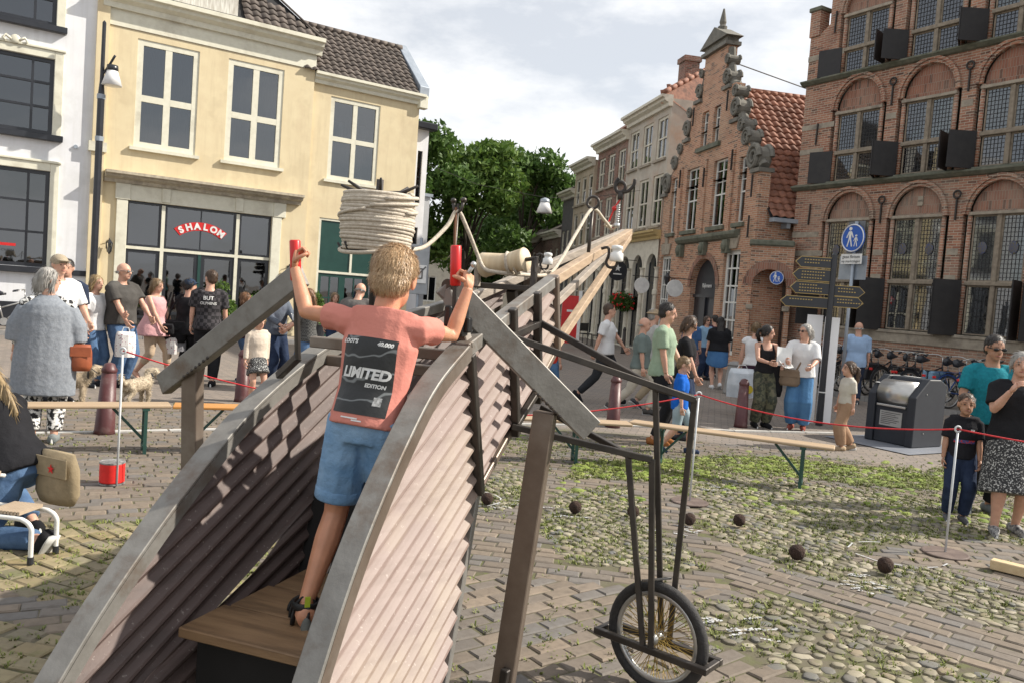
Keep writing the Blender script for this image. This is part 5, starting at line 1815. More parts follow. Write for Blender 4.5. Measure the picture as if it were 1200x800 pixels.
# inside: near-black bulkhead and bottom added to block light; platform boards
mb = MB()
mb.bar((.0, .19, .94), (.0, -.05, .07), .68, .02, (0, 1, 0))
mb.box(-.335, .36, -1.0, -.06, .06, .08)
mb.box(-.30, .34, -.60, -.57, .1, .52)
mb.build('light_block_bulkhead', pm('shade_black_board', (.02, .018, .017), .8), mc)
M_PLAT = pm('platform_board', (.27, .165, .085), .6, (.19, .11, .055), 5, stretch=(.7, 5, 5), c3=(.12, .075, .04), n3=2.5, bump=.25, bs=40)
for i, (y0, y1, x0) in enumerate(((-.72, -.49, -.285), (-.484, -.26, -.262), (-.254, -.04, -.24))):
    MB().box(x0, .345, y0, y1, .545 + .002 * i, .58 + .001 * i).build('platform_board', M_PLAT, mc, bevel=.004)
# wiring tube by the foot
MB().tube(catmull([(-.06 + .012 * math.sin(i * 1.6), -.18 + .004 * i, .64 + i * .035) for i in range(9)], 4), .006, 6).build('cable', M_SIGNW, mc, smooth=True)
# legs: slanting upper arm and standing leg on each side
def leg(a, b, c, d_, w, label):
    u = MB().bar(a, b, .055, .105, (0, 0, 1)).build('leg_arm', M_STEEL, mc, bevel=.004, label=label)
    l = MB().bar(c, d_, .09, .06, (0, 1, 0)).build('leg_post', M_STEELB, mc, bevel=.004)
    q = Vector(d_)
    MB().bar(q + Vector((.01, -.04, .0)), q + Vector((.03, -.045, .22)), .03, .035).build('foot_hinge', M_STEELD, l, bevel=.004)
    MB().box(q.x - .08, q.x + .08, q.y - .08, q.y + .08, 0, .012).build('foot_plate', M_STEELD, l)
    t = Vector(b) - Vector(a)
    mb = MB()
    for i in range(7):
        p = Vector(a) + t * (.62 + .03 * i) + Vector((0, -.028, -.055))
        mb.ell(p, (.009, .006, .009), 6, 4)
    mb.build('weld_beads', M_STEELD, u)
    return u
leg((.255, .05, 1.785), (.80, .40, 1.225), (.625, .318, 1.29), (.53, .285, 0), .1, 'slanting steel arm of the near right leg')
leg((-.50, .20, 1.78), (-1.37, .37, 1.19), (-1.19, .36, 1.30), (-1.12, .36, 0), .1, 'slanting steel arm of the far left leg')
beam((.375, .03, 1.53), (.27, .05, 1.76), .05, .05, M_STEEL, 'arm_bracket')
MB().lathe([(.026, -.033), (.026, .033)], (.275, .06, 1.775), 16, axis=(0, 1, 0)).build('pivot_boss', M_STEELD, mc)
# outrigger to the wheel
fr = MB()
q = .03
for a, b in (((.408, .434, 1.58), (1.172, .798, 1.354)), ((.407, .856, 1.637), (.988, .841, 1.385)), ((.988, .841, 1.385), (1.165, .802, 1.36)), ((.408, .45, 1.583), (.407, .856, 1.632))):
    fr.bar(a, b, q, q)
fr.build('outrigger_top_frame', M_STEELD, mc, bevel=.003)
fr = MB()
for a, b in (((.395, .588, 1.168), (1.014, .744, 1.072)), ((.42, .95, 1.22), (.894, .812, 1.066)), ((.894, .812, 1.066), (1.01, .748, 1.075)), ((.41, .60, 1.17), (.41, .90, 1.30))):
    fr.bar(a, b, q * .95, q * .95)
fr.build('outrigger_lower_frame', M_STEELD, mc, bevel=.003)
WC = Vector((1.095, .797, .256))
ax = Vector((.36, .93, 0)).normalized()       # axle
wd = Vector((.93, -.36, 0)).normalized()      # rolling direction
nearm, farm = WC - ax * .066, WC + ax * .066
for a, b in (((1.014, .744, 1.075), nearm + wd * .012), ((.894, .809, 1.065), nearm - wd * .03), ((1.172, .798, 1.36), farm + wd * .03), ((.988, .841, 1.39), farm - wd * .01)):
    b = Vector(b)
    b.z = .22
    MB().bar(a, b, .026, .026, (0, 1, 0)).build('fork_bar', M_STEELD, mc, bevel=.003)
MB().tube([nearm.lerp(Vector((.894, .809, 1.065)), .32) , farm.lerp(Vector((1.172, .798, 1.36)), .24)], .006, 6).build('fork_tie', M_STEEL, mc)
fb = MB()
zc = .215
cs = [WC + wd * (i * .275) + ax * (j * .068) for i, j in ((-1, -1), (1, -1), (1, 1), (-1, 1))]
for i in range(4):
    a, b = cs[i].copy(), cs[(i + 1) % 4].copy()
    a.z = b.z = zc
    e = (b - a).normalized() * .015
    fb.bar(a - e, b + e, .03, .03) if i % 2 == 0 else fb.bar(a + e, b - e, .028, .028)
fb.build('wheel_frame', M_STEELD, mc, bevel=.003)
def wheel_parts(root, c, axis, rim_dir, r, tyre_r, nsp, m_tyre, m_rim, m_spoke, name='wheel'):
    c, axis, rd = Vector(c), Vector(axis).normalized(), Vector(rim_dir).normalized()
    upv = axis.cross(rd)
    ring = lambda rad, k, n=40: [c + rd * (rad * math.cos(2 * math.pi * i / n)) + upv * (rad * math.sin(2 * math.pi * i / n)) + axis * k for i in range(n)]
    w = MB().tube(ring(r - tyre_r, 0), tyre_r, 10, closed=True).build(name, m_tyre, root, smooth=True)
    MB().tube(ring(r - 2.1 * tyre_r, 0), tyre_r * .62, 6, closed=True).build('rim', m_rim, w, smooth=True)
    sp = MB()
    for i in range(nsp):
        a = 2 * math.pi * i / nsp
        b = a + (.5 if i % 4 < 2 else -.5)
        sgn = 1 if i % 2 else -1
        sp.tube([c + axis * (.028 * sgn) + (rd * math.cos(b) + upv * math.sin(b)) * .022, c + (rd * math.cos(a) + upv * math.sin(a)) * (r - 2.3 * tyre_r)], .0016 if r < .3 else .0022, 4, caps=False)
    sp.build('spokes', m_spoke, w)
    MB().lathe([(.012, -.06), (.028, -.035), (.02, -.02), (.02, .02), (.028, .035), (.012, .06)], c, 12, axis=axis).build('hub', m_rim, w, smooth=True)
    return w
M_TYRE = pm('tyre_rubber', (.022, .021, .021), .75, (.035, .033, .032), 40, bump=.5, bs=120)
M_BRASS = pm('brass_spoke', (.45, .32, .10), .35, (.35, .24, .07), 20, metal=.8)
M_ALU = pm('aluminium', (.55, .55, .54), .35, (.45, .45, .44), 10, metal=.8)
wheel_parts(mc, WC, ax, wd, .256, .026, 72, M_TYRE, M_ALU, M_BRASS)
# wooden spool on the deck
M_SPOOL = pm('pale_turned_wood', (.66, .56, .40), .6, (.54, .42, .27), 4, stretch=(7, .5, .5), bump=.1, bs=40)
sp0, sp1 = Vector((-.02, 1.15, 1.905)), Vector((.235, 1.10, 1.945))
sd = (sp1 - sp0)
sl_ = sd.length
MB().lathe([(.062, 0), (.066, .01), (.06, .05 * 1), (.047, sl_ * .5), (.046, sl_ * .6), (.06, sl_ * .93), (.064, sl_ * .97), (.06, sl_)], sp0, 24, axis=sd).build('rope_spool', M_SPOOL, mc, smooth=True)
MB().tube([sp0 - sd * .15, sp1 + sd * .22, sp1 + sd * .22 + Vector((0, 0, -.07))], .011, 8).build('spool_axle', M_STEELD, mc)
beam((-.045, 1.15, 1.79), (-.045, 1.15, 1.915), .03, .035, M_WOODG, 'spool_post')
beam((.285, 1.10, 1.79), (.285, 1.10, 1.965), .03, .035, M_STEELD, 'spool_post')
# rope reel with branching hooks
M_ROPE = pm('hemp_rope', (.60, .54, .45), .9, (.46, .40, .32), 60, bump=.7, bs=160, bd=.006)
RC = Vector((-.36, .6, 2.05))
hk = MB()
hk.tube([(RC.x, RC.y, 1.45), (RC.x, RC.y, 2.26)], .018, 8)
for a, l, dz in ((0, .2, .035), (180, .21, .03), (60, .16, .045), (240, .17, .03), (300, .13, .05), (115, .12, .04)):
    c, s = math.cos(R(a)), math.sin(R(a))
    hk.tube([(RC.x, RC.y, 2.195), (RC.x + c * l * .6, RC.y + s * l * .6, 2.2), (RC.x + c * l, RC.y + s * l, 2.2 + dz)], [.011, .01, .006], 6)
    hk.tube([(RC.x, RC.y, 1.93), (RC.x + c * l * .9, RC.y + s * l * .9, 1.92), (RC.x + c * l * 1.0, RC.y + s * l * 1.0, 1.95)], [.011, .01, .006], 6)
hk.build('reel_spindle', M_IRON, mc, smooth=True)
rp = MB()
rr_ = random.Random(5)
for layer, (rad, n) in enumerate(((.155, 15), (.172, 19))):
    pts_ = []
    for i in range(n * 20):
        t = i / 20
        z = 2.195 - .27 * t / n
        bul = 1 - .10 * ((t / n - .45) * 2) ** 2
        jit = .003 * math.sin(t * 2.1 + layer) + .002 * math.sin(t * 5.3)
        pts_.append((RC.x + (rad * bul + jit) * math.cos(t * 2 * math.pi), RC.y + (rad * bul + jit) * math.sin(t * 2 * math.pi), z + .004 * math.sin(t * 2 * math.pi + t * .7)))
    rp.tube(pts_, .0095, 6)
for i in range(5):
    a0, z0 = rr_.uniform(3, 6.2), rr_.uniform(1.97, 2.17)
    rp.tube([(RC.x + .182 * math.cos(a0 + j * .2), RC.y + .182 * math.sin(a0 + j * .2), z0 + j * .0045) for j in range(10)], .009, 6)
rp.tube([(RC.x + .17 * math.cos(t), RC.y + .17 * math.sin(t), 1.93 - .03 * math.sin((t - 3.2) * 1.2)) for t in [3.2 + i * .22 for i in range(13)]], .0095, 6)
rp.build('rope_coil', M_ROPE, mc, smooth=True)
# fairlead posts, rings and the running rope
mb = MB()
mb.tube([(-.10, .95, 1.62), (-.10, .95, 2.2)], .009, 8)
mb.tube([(-.125, .95, 2.21), (-.12, .95, 2.17), (-.10, .95, 2.155), (-.08, .95, 2.17), (-.07, .95, 2.215)], .009, 8)
mb.ell((-.125, .95, 2.215), (.016, .016, .014), 8, 6)
mb.ell((-.07, .95, 2.22), (.018, .018, .014), 8, 6)
mb.build('fairlead_post', M_STEELD, mc, smooth=True)
MB().tube(catmull([(-.105, .94, 2.18), (-.10, .935, 2.05), (-.095, .93, 1.95), (-.11, .93, 1.87)], 5), .007, 6).build('leather_strap', pm('leather', (.17, .07, .03), .6), mc, smooth=True)
mb = MB()
mb.tube([(.29, 2.2, 1.98), (.295, 2.2, 2.345)], .012, 8)
mb.tube([(.296 + .038 * math.cos(t), 2.2, 2.385 + .038 * math.sin(t)) for t in [i * .449 for i in range(14)]], .009, 8, closed=True)
mb.build('ring_bolt', M_STEELD, mc, smooth=True)
rope = catmull([(-.19, .58, 1.93), (-.17, .75, 1.965), (-.13, .9, 2.08), (-.10, .95, 2.165), (-.06, 1.0, 2.08), (-.02, 1.06, 1.96), (.03, 1.05, 1.885), (.1, 1.05, 1.87), (.18, 1.2, 1.87), (.24, 1.5, 1.89), (.255, 1.7, 1.99), (.275, 1.95, 2.18), (.295, 2.2, 2.345), (.33, 2.4, 2.30), (.34, 2.6, 2.26)], 8)
MB().tube(rope, .0105, 8).build('running_rope', M_ROPE, mc, smooth=True)
MB().tube([(.115 + .004 * i, 1.125 + .055 * math.cos(i * .6), 1.925 + .052 * math.sin(i * .6)) for i in range(22)], .0095, 6).build('spool_rope_turn', M_ROPE, mc, smooth=True)
mb = MB()
for i in range(6): mb.tube([(.24 + .02 * math.cos(t + i), 1.5 + .02 * math.sin(t * 1.3), 1.89 + .018 * math.sin(t + i * 2)) for t in [j * .5 for j in range(13)]], .007, 5)
mb.build('rope_knot', M_ROPE, mc, smooth=True)
MB().tube(catmull([(.33, 2.55, 2.27), (.36, 2.62, 2.285), (.33, 2.7, 2.27), (.28, 2.66, 2.29), (.33, 2.58, 2.3)], 5), .009, 6).build('prow_lashing', M_ROPE, mc, smooth=True)
# prow fittings: claw hook, shackle spring, red cord, insulators on S hooks
cb = Vector((.375, 2.6, 2.27))
mb = MB()
mb.tube([cb + Vector((0, 0, 0)), cb + Vector((.0, 0, .03))], .022, 8)
mb.tube([cb + Vector((.004 * math.cos(i * .9) * 3, .012 * math.sin(i * .9), .03 + i * .0022)) for i in range(60)], .004, 5)
mb.build('shackle_spring', M_ALU, mc, smooth=True)
mb = MB()
h0 = cb + Vector((.01, 0, .19))
mb.tube([h0, h0 + Vector((0, 0, .05))], .02, 8)
mb.tube([h0 + Vector((.035 * math.cos(t) - .005, 0, .085 + .035 * math.sin(t))) for t in [i * .48 for i in range(13)]], .012, 8, closed=True)
mb.tube(catmull([h0 + Vector((0, 0, .05)), h0 + Vector((.05, 0, .06)), h0 + Vector((.085, 0, .1)), h0 + Vector((.09, 0, .14))], 4), .012, 8)
mb.tube(catmull([h0 + Vector((0, 0, .04)), h0 + Vector((-.03, 0, .06)), h0 + Vector((-.04, 0, .11)), h0 + Vector((-.02, 0, .145))], 4), .012, 8)
mb.build('claw_hook', M_IRON, mc, smooth=True)
MB().tube(catmull([h0, h0 + Vector((-.03, 0, -.05)), cb + Vector((-.06, 0, .02)), cb + Vector((-.02, 0, .0))], 5), .006, 6).build('red_cord', M_RED, mc, smooth=True)
MB().ell(h0 + Vector((-.035, 0, -.06)), (.018, .018, .018), 8, 6).build('red_toggle', M_RED, mc, smooth=True)
M_CER = pm('white_ceramic', (.74, .74, .72), .15, (.68, .68, .66), 8)
def insulator(p, s):
    p = Vector(p)
    sh_ = MB().tube(catmull([p + Vector(v) * s for v in ((-.12, 0, .06), (-.07, 0, .07), (-.06, 0, .02), (-.075, 0, -.04), (-.05, 0, -.075), (0, 0, -.065), (.01, 0, .0))], 5), .011 * s, 8).build('insulator_hook', M_IRON, mc, smooth=True)
    MB().lathe([(.045 * s, -.03 * s), (.052 * s, -.02 * s), (.05 * s, .03 * s), (.034 * s, .04 * s), (.036 * s, .055 * s), (.046 * s, .065 * s), (.04 * s, .085 * s), (.015 * s, .092 * s)], p, 18).build('insulator', M_CER, sh_, smooth=True)
insulator((.475, 2.2, 2.045), .85)
insulator((-.08, 2.55, 2.01), .7)
# control levers
M_BLKPL = pm('black_plastic', (.012, .012, .013), .35)
def lever(p, q, label):
    p, q = Vector(p), Vector(q)
    d_ = (q - p).normalized()
    l = MB().tube([p, q], .012, 8).build('lever', M_STEELD, mc, label=label)
    MB().lathe([(.017, -.005), (.021, 0), (.021, .145), (.017, .15)], q - d_ * .02, 16, axis=d_).build('red_grip', M_RED, l, smooth=True)
    return l
beam((-.235, -.19, 1.46), (-.365, -.12, 1.37), .03, .03, M_STEELD, 'lever_bracket')
lever((-.235, -.19, 1.45), (-.250, -.215, 1.775), 'left control lever with a red grip')
lever((.345, .02, 1.15), (.318, .0, 1.80), 'right control lever with a red grip')
mb = MB()
mb.box(.295, .375, -.03, .03, 1.585, 1.69)
mb.box(.30, .33, -.05, -.03, 1.62, 1.70)
mb.box(.37, .395, -.02, .02, 1.60, 1.66)
mb.build('control_box', M_BLKPL, mc, bevel=.008, seg=2)
mb = MB()
mb.tube([(.36, -.02, 1.80), (.40, -.04, 1.85)], .008, 6)
mb.ell((.405, -.042, 1.86), (.012, .012, .012), 8, 6)
mb.build('bell_lever', M_ALU, mc, smooth=True)
# loose gear amidships
mb = MB()
for i in range(3):
    mb.tube([(.16 + .05 * i + .035 * math.cos(t), 1.45 + .02 * i, 1.66 + .035 * math.sin(t)) for t in [j * .52 for j in range(12)]], .008, 6, closed=True)
mb.build('chain_links', M_STEELD, mc, smooth=True)
# ------------------------------------------------------------------ clothes
def checkmat(name, a, b, s):
    if name in MATS: return MATS[name]
    m, N, L, P = _nt(name)
    v = _obj_vec(N, L)
    c = N.new('ShaderNodeTexChecker')
    c.inputs['Scale'].default_value = s
    c.inputs['Color1'].default_value = (*a, 1)
    c.inputs['Color2'].default_value = (*b, 1)
    L.new(v, c.inputs['Vector'])
    L.new(c.outputs['Color'], P.inputs['Base Color'])
    P.inputs['Roughness'].default_value = .9
    _bump(N, L, P, _noise(N, L, v, 10, 3), .5, .03)
    MATS[name] = m
    return m
F_ = fabric
DENIM = F_('denim', (.06, .11, .21), (.10, .17, .29), 9)
DENIMD = F_('dark_denim', (.018, .028, .06), (.03, .045, .085), 8)
BLACK = F_('black', (.012, .012, .014), (.02, .02, .023))
WHITE = F_('white', (.72, .72, .72), (.62, .62, .63))
GREYT = F_('charcoal', (.06, .056, .052), (.085, .08, .075))
PRINT = pm('fabric_bw_print', (.72, .71, .68), .9, (.02, .02, .022), 32, bump=.4, bs=8, lo=.47, hi=.53, bd=.03)
SPOT = pm('fabric_small_spots', (.03, .03, .032), .9, (.5, .5, .48), 75, bump=.4, bs=8, lo=.55, hi=.6, bd=.03)
KHAKI = F_('khaki', (.36, .29, .2), (.30, .24, .165))
CAMO = pm('fabric_camo', (.10, .10, .06), .9, (.035, .04, .028), 14, bump=.4, bs=8, lo=.46, hi=.52, c3=(.17, .15, .10), n3=9, bd=.03)

# ------------------------------------------------------------------ the boy on the machine
PINK = F_('terracotta', (.60, .235, .19), (.55, .205, .165), 4, .55, 4.5)
BDEN = F_('washed_denim', (.13, .25, .42), (.25, .38, .54), 5, .6, 14)
HB = 1.32
by = person('blond boy standing inside the machine, arms raised to the red-gripped levers', -.527, 2.837, 161.3, HB, 'c', .93, lean=10, side=-2, head=(8, 8, 0),
            hl=(.285, -.10, .92), hr=(-.200, -.235, .90), pole_l=(.5, .2, -1), pole_r=(.35, 1, -.7), feet=((.062, .095), (-.10, .02)), hx=-.03, toe=(38, -8), strands=11000, strand_w=.0011,
            top=dict(m=PINK, sleeve=.27, hem=.51, fit=1.3, name='t_shirt', vox=.006, it=6), bottom=dict(kind='shorts', m=BDEN, len=.40, fit=1.5),
            hair=('short', pm('hair_strawberry', (.44, .28, .145), .5, (.36, .22, .11), 30), [], island_mat('hair_strand_blond', [(.52, .32, .165), (.66, .45, .255), (.40, .235, .115), (.74, .54, .33), (.58, .38, .205)], rough=.4, bump=0)), skin=skinmat('skin_boy', (.60, .285, .17)), shoes=MATS['skin_boy'], sole=False, vox=.0065, z=.583, detail=1, curl=1.05, palm=((-1, -.25, 0), (1, -.4, 0)), handdir=((0, -.25, 1), (.25, -.5, .8)))
# rolled hems, pockets, sandals, hair strands
br = by['root']
for nm in 'lr':
    a, b = by['hip' + nm], by['kn' + nm]
    e = a.lerp(b, .80)
    ring = []
    d_ = (b - a).normalized()
    q_ = Vector((0, 0, 1)).rotation_difference(d_)
    MB().lathe([(.083, -.022), (.086, -.018), (.086, .016), (.083, .02), (.078, .02), (.078, -.022)], e - d_ * .012, 24, axis=d_, caps=False).build('rolled_hem', BDEN, by['bottom'], smooth=True)
M_SAND = pm('sandal_black', (.014, .014, .014), .6)
M_SOLEG = pm('sandal_sole', (.16, .165, .15), .8, (.10, .105, .095), 20)
M_LIME = pm('lime_tab', (.5, .62, .04), .6)
for i, nm in enumerate('lr'):
    an = by['an' + nm]
    Ms = Matrix.Translation(an) @ Matrix.Rotation(R(38 if i == 0 else -8), 4, 'Z')
    s2 = MB()
    s2.tube([Ms @ Vector((0, yy * HB, -.049 * HB)) for yy in (.055, .02, -.03, -.07, -.1, -.125)], [(.034 * HB * q, .014 * HB) for q in (.9, 1.08, 1.0, 1.15, 1.05, .6)], 14)
    so = s2.build('sandal', M_SOLEG, br, smooth=True)
    st = MB()
    for yy, zz, ww in ((.018, .012, .033), (-.03, .0, .034), (-.075, -.018, .035)):
        st.tube([Ms @ Vector((ww * HB * math.cos(t), yy * HB - .02 * abs(math.sin(t)), -.045 * HB + (.045 + zz) * HB * math.sin(t) * 1.15)) for t in [math.pi * j / 10 for j in range(11)]], [(.005, .013)] * 11, 6)
    st.tube([Ms @ Vector((.033 * HB * math.sin(t), .004 * HB + .036 * HB * math.cos(t), .006)) for t in [2 * math.pi * j / 16 for j in range(16)]], [(.014, .006)] * 16, 6, closed=True)
    st.tube([Ms @ Vector((0, .046 * HB, -.045 * HB)), Ms @ Vector((0, .042 * HB, .012))], [(.012, .004)] * 2, 6)
    st.build('sandal_strap', M_SAND, so, smooth=True)
    MB().box(-.009, .009, -.003, .003, 0, .035, M=Ms @ Matrix.Translation((0, .043 * HB, .012))).build('heel_tab', M_LIME, so)
# back print laid on the shirt by projecting it along the torso's back axis
from mathutils.bvhtree import BVHTree
tm = by['top'].data
bv = BVHTree.FromPolygons([v.co for v in tm.vertices], [tuple(p.vertices) for p in tm.polygons])
bk = (by['up'](0, 1, .6) - by['up'](0, 0, .6)).normalized()
def on_back(u, w, off):
    """u metres across (seen from behind, rightwards), w height on the torso"""
    o = by['up'](-u, .5, w)
    h, n_, _, _ = bv.ray_cast(o, -bk)
    if h is None: h = by['up'](-u, .08, w)
    return h + bk * off
def on_shirt(J, u, w, off, back=True, cache={}):
    key = J['top'].name
    if key not in cache:
        t_ = J['top'].data
        cache[key] = BVHTree.FromPolygons([v.co for v in t_.vertices], [tuple(p.vertices) for p in t_.polygons])
    d_ = (J['up'](0, 1, .6) - J['up'](0, 0, .6)).normalized() * (1 if back else -1)
    h, n_, _, _ = cache[key].ray_cast(J['up'](-u if back else u, .6 if back else -.6, w), -d_)
    return (h if h is not None else J['up'](-u, .1 if back else -.1, w)) + d_ * off
def shirt_patch(J, name, x0, x1, z0, z1, mat, back=False, nx=6, nz=6):
    vs = [on_shirt(J, x0 + (x1 - x0) * i / nx, z0 + (z1 - z0) * j / nz, .004, back) for j in range(nz + 1) for i in range(nx + 1)]
    me = MB().add(vs, [(j * (nx + 1) + i, j * (nx + 1) + i + 1, (j + 1) * (nx + 1) + i + 1, (j + 1) * (nx + 1) + i) for j in range(nz) for i in range(nx)]).mesh(name, mat, True)
    return link(name, me, J['top'])
def shirt_text(J, txt, size, cx, cz, mat, back=True, bold=.001):
    me = text_mesh(txt, size, 0, bold, 0)
    for v in me.vertices: v.co = on_shirt(J, cx + v.co.x, cz + v.co.y, .006, back)
    me.materials.clear()
    me.materials.append(mat)
    return link('print_lettering', me, J['top'])
def print_sheet(name, x0, x1, z0, z1, off, mat, parent, nx=14, nz=18):
    vs = [on_back(x0 + (x1 - x0) * i / nx, z0 + (z1 - z0) * j / nz, off) for j in range(nz + 1) for i in range(nx + 1)]
    me = MB().add(vs, [(j * (nx + 1) + i, j * (nx + 1) + i + 1, (j + 1) * (nx + 1) + i + 1, (j + 1) * (nx + 1) + i) for j in range(nz) for i in range(nx)]).mesh(name, mat, True)
    return link(name, me, parent)
def print_text(txt, size, cx, cz, mat, parent, bold=.0, shear=0.0, off=.0042):
    me = text_mesh(txt, size, 0, bold, shear)
    bm_ = bmesh.new()
    bm_.from_mesh(me)
    bmesh.ops.triangulate(bm_, faces=bm_.faces[:])
    bmesh.ops.subdivide_edges(bm_, edges=[e for e in bm_.edges if e.calc_length() > .012], cuts=1)
    for v in bm_.verts: v.co = on_back(cx + v.co.x, cz + v.co.y, off)
    bm_.to_mesh(me)
    bm_.free()
    me.materials.clear()
    me.materials.append(mat)
    return link('print_lettering', me, parent)
m, N, L, P = _nt('shirt_print')
v = _obj_vec(N, L)
wv = N.new('ShaderNodeTexWave')
wv.wave_type = 'RINGS'
wv.inputs['Scale'].default_value = 3.5
wv.inputs['Distortion'].default_value = 9
wv.inputs['Detail'].default_value = 3
L.new(v, wv.inputs['Vector'])
ln = _ramp(N, L, wv.outputs['Fac'], .965, .995)
L.new(_mix(N, L, _math(N, L, 'MULTIPLY', ln, .5), (.014, .015, .016), (.30, .32, .33)), P.inputs['Base Color'])
P.inputs['Roughness'].default_value = .5
_bump(N, L, P, _noise(N, L, v, 14, 4), .5, .01)
zc = .655 * HB
pr = print_sheet('back_print', -.092, .104, zc - .148, zc + .118, .0028, m, by['top'])
M_PW = pm('print_white', (.72, .72, .71), .6, (.6, .6, .6), 30)
print_text('LIMITED', .049, .006, zc - .008, M_PW, pr, .0022, .2)
print_text('EDITION', .018, .05, zc - .046, M_PW, pr, .0008, .2)
print_text("LOOT'S", .019, -.068, zc + .098, M_PW, pr, .001, .2)
print_text('40.000', .019, .066, zc + .098, M_PW, pr, .001, .2)
print_sheet('print_emblem', .058, .084, zc - .112, zc - .082, .0040, pm('print_grey', (.42, .43, .44), .6, (.1, .1, .1), 90), pr, 3, 3)
print_sheet('print_mark', -.045, .02, zc - .165, zc - .160, .0034, M_PW, by['top'], 6, 1)
print_sheet('print_mark', .0, .036, zc - .172, zc - .167, .0034, M_PW, by['top'], 4, 1)

# ------------------------------------------------------------------ bystanders
walk = ((.045, -.13, .05, -10), (-.045, .15, .075, 35))
walk2 = ((.045, .14, .07, 30), (-.045, -.13, .05, -8))
def T(m, **k): return dict(m=m, **k)
def B(kind, m, ln, **k): return dict(kind=kind, m=m, len=ln, **k)
# left side
P_ = person
po = P_('grey-haired woman in a long grey poncho and black-and-white print trousers by the left bench', -4.51, 7.85, 205, 1.70, 'f', 1.12, head=(-60, 0, 0), hl=(.17, -.02, .47), hr=(-.19, -.05, .5), hair=('bob', HR['grey']), top=T(PRINT, sleeve=.85, fit=.5), bottom=B('trousers', PRINT, .95, wide=1.15), shoes=F_('sneaker_grey', (.2, .22, .22)), vox=.013)
mb = MB()
u_ = po['up']
Hh = 1.70
mb.tube([u_(.02, .0, .28 * Hh), u_(.01, 0, .45 * Hh), u_(0, 0, .62 * Hh), u_(0, 0, .74 * Hh), u_(0, 0, .79 * Hh), u_(0, .0, .825 * Hh), u_(0, .005, .85 * Hh)], [(.285, .18), (.28, .185), (.26, .175), (.245, .168), (.22, .15), (.14, .115), (.068, .066)], 18)
for s in (-1, 1): mb.tube([u_(s * .1, 0, .80 * Hh), u_(s * .19, 0, .755 * Hh), u_(s * .25, 0, .67 * Hh), u_(s * .27, 0, .58 * Hh)], [.07, .085, .095, .085], 12)
pm_ = remesh(mb, .012, 3)
pm_.materials.append(F_('poncho_grey', (.25, .27, .30), (.20, .22, .25), 40))
link('poncho', pm_, po['root'])
P_('man in white shirt and beige flat cap standing behind the poncho woman', -5.75, 10.2, 60, 1.86, 'm', 1.1, hl=(.16, -.12, .55), hair=('short', HR['grey'], [('cap', F_('tweed', (.40, .34, .25), (.28, .23, .17), 60))]), top=T(WHITE, sleeve=.5, fit=1.3), bottom=B('trousers', KHAKI, .95), shoes=BLACK)
P_('dark-haired man half hidden behind the flat-capped man', -6.25, 11.3, 20, 1.82, 'm', hair=('short', HR['dark']), top=T(F_('navy', (.03, .04, .07)), sleeve=.5), bottom=B('trousers', DENIMD, .95))
P_('blond person pointing right beside the flat-capped man', -6.1, 11.8, 75, 1.62, 'f', hl=(.05, -.30, .66), hair=('bob', HR['blond']), top=T(WHITE, sleeve=.4), bottom=B('trousers', DENIM, .95))
j_bald = P_('heavy bald man with glasses in a charcoal t-shirt and blue jeans', -5.82, 12.02, 75, 1.83, 'm', 1.30, head=(5, 0, 0), hr=(-.10, -.16, .50), hl=(.12, -.20, .55), hair=('bald', HR['grey'], [('shades', pm('eyeglass', (.12, .12, .12), .2))]), top=T(GREYT, sleeve=.42, fit=1.4, hem=.50), bottom=B('trousers', DENIM, .95, fit=1.3, wide=1.2), shoes=BLACK, vox=.014, skin=SK_FAIR)
j_pink = P_('blond short-haired woman in pink sleeveless top and beige capri trousers', -5.75, 13.0, 80, 1.62, 'f', 1.2, head=(5, 8, 0), hl=(.08, -.16, .48), hr=(-.1, -.16, .5), feet=walk, hair=('bob', HR['sandy']), top=T(F_('pale_pink', (.62, .36, .36), (.55, .30, .31)), sleeve=0, fit=1.5, hem=.44, flare=.3), bottom=B('trousers', F_('beige', (.55, .42, .30)), .75), shoes=SK_FAIR)
j_blk = P_('woman in black with navy cap and black shoulder bag, seen from behind', -5.30, 13.2, 165, 1.66, 'f', 1.15, head=(-40, 0, 0), hl=(.10, -.18, .60), hair=('bun', HR['dark'], [('cap', F_('capnavy', (.03, .05, .09)))]), top=T(BLACK, sleeve=.45, fit=1.4, hem=.45), bottom=B('trousers', BLACK, .95, wide=1.3), shoes=BLACK)
j_chk = P_('brown-haired man in black checked shirt with white print on the back', -4.78, 12.71, 195, 1.82, 'm', head=(40, 0, 0), hair=('short', HR['brown']), top=T(checkmat('fabric_black_check', (.012, .011, .013), (.05, .045, .05), 18), sleeve=.45, fit=1.3, hem=.49), bottom=B('trousers', BLACK, .95, wide=1.2), shoes=BLACK)
P_('person in jeans and dark top half hidden behind the checked-shirt man', -4.45, 13.4, 120, 1.5, 'f', hair=('bob', HR['ginger']), top=T(F_('plum', (.06, .03, .05)), sleeve=.9), bottom=B('trousers', DENIM, .95), shoes=DENIMD)
j_cap = P_('woman in dark cap and slate jacket reading behind the slanting steel arm', -3.80, 13.0, 60, 1.72, 'f', 1.05, head=(0, 20, 0), hl=(.03, -.24, .62), hr=(-.1, -.18, .6), hair=('long', HR['ginger'], [('cap', F_('capnavy', (.03, .05, .09)))]), top=T(F_('slate', (.12, .14, .17), (.09, .1, .13)), sleeve=.9, fit=1.4), bottom=B('trousers', DENIMD, .95))
P_('blond girl in a cream long-sleeved jumper and dark patterned skirt', -3.48, 11.11, 40, 1.27, 'c', head=(10, 12, 0), hl=(.13, .04, .45), hair=('pony', HR['blond']), top=T(F_('cream', (.60, .52, .43), (.54, .46, .38)), sleeve=.93, fit=1.3, hem=.46), bottom=B('skirt', SPOT, .35), vox=.012)
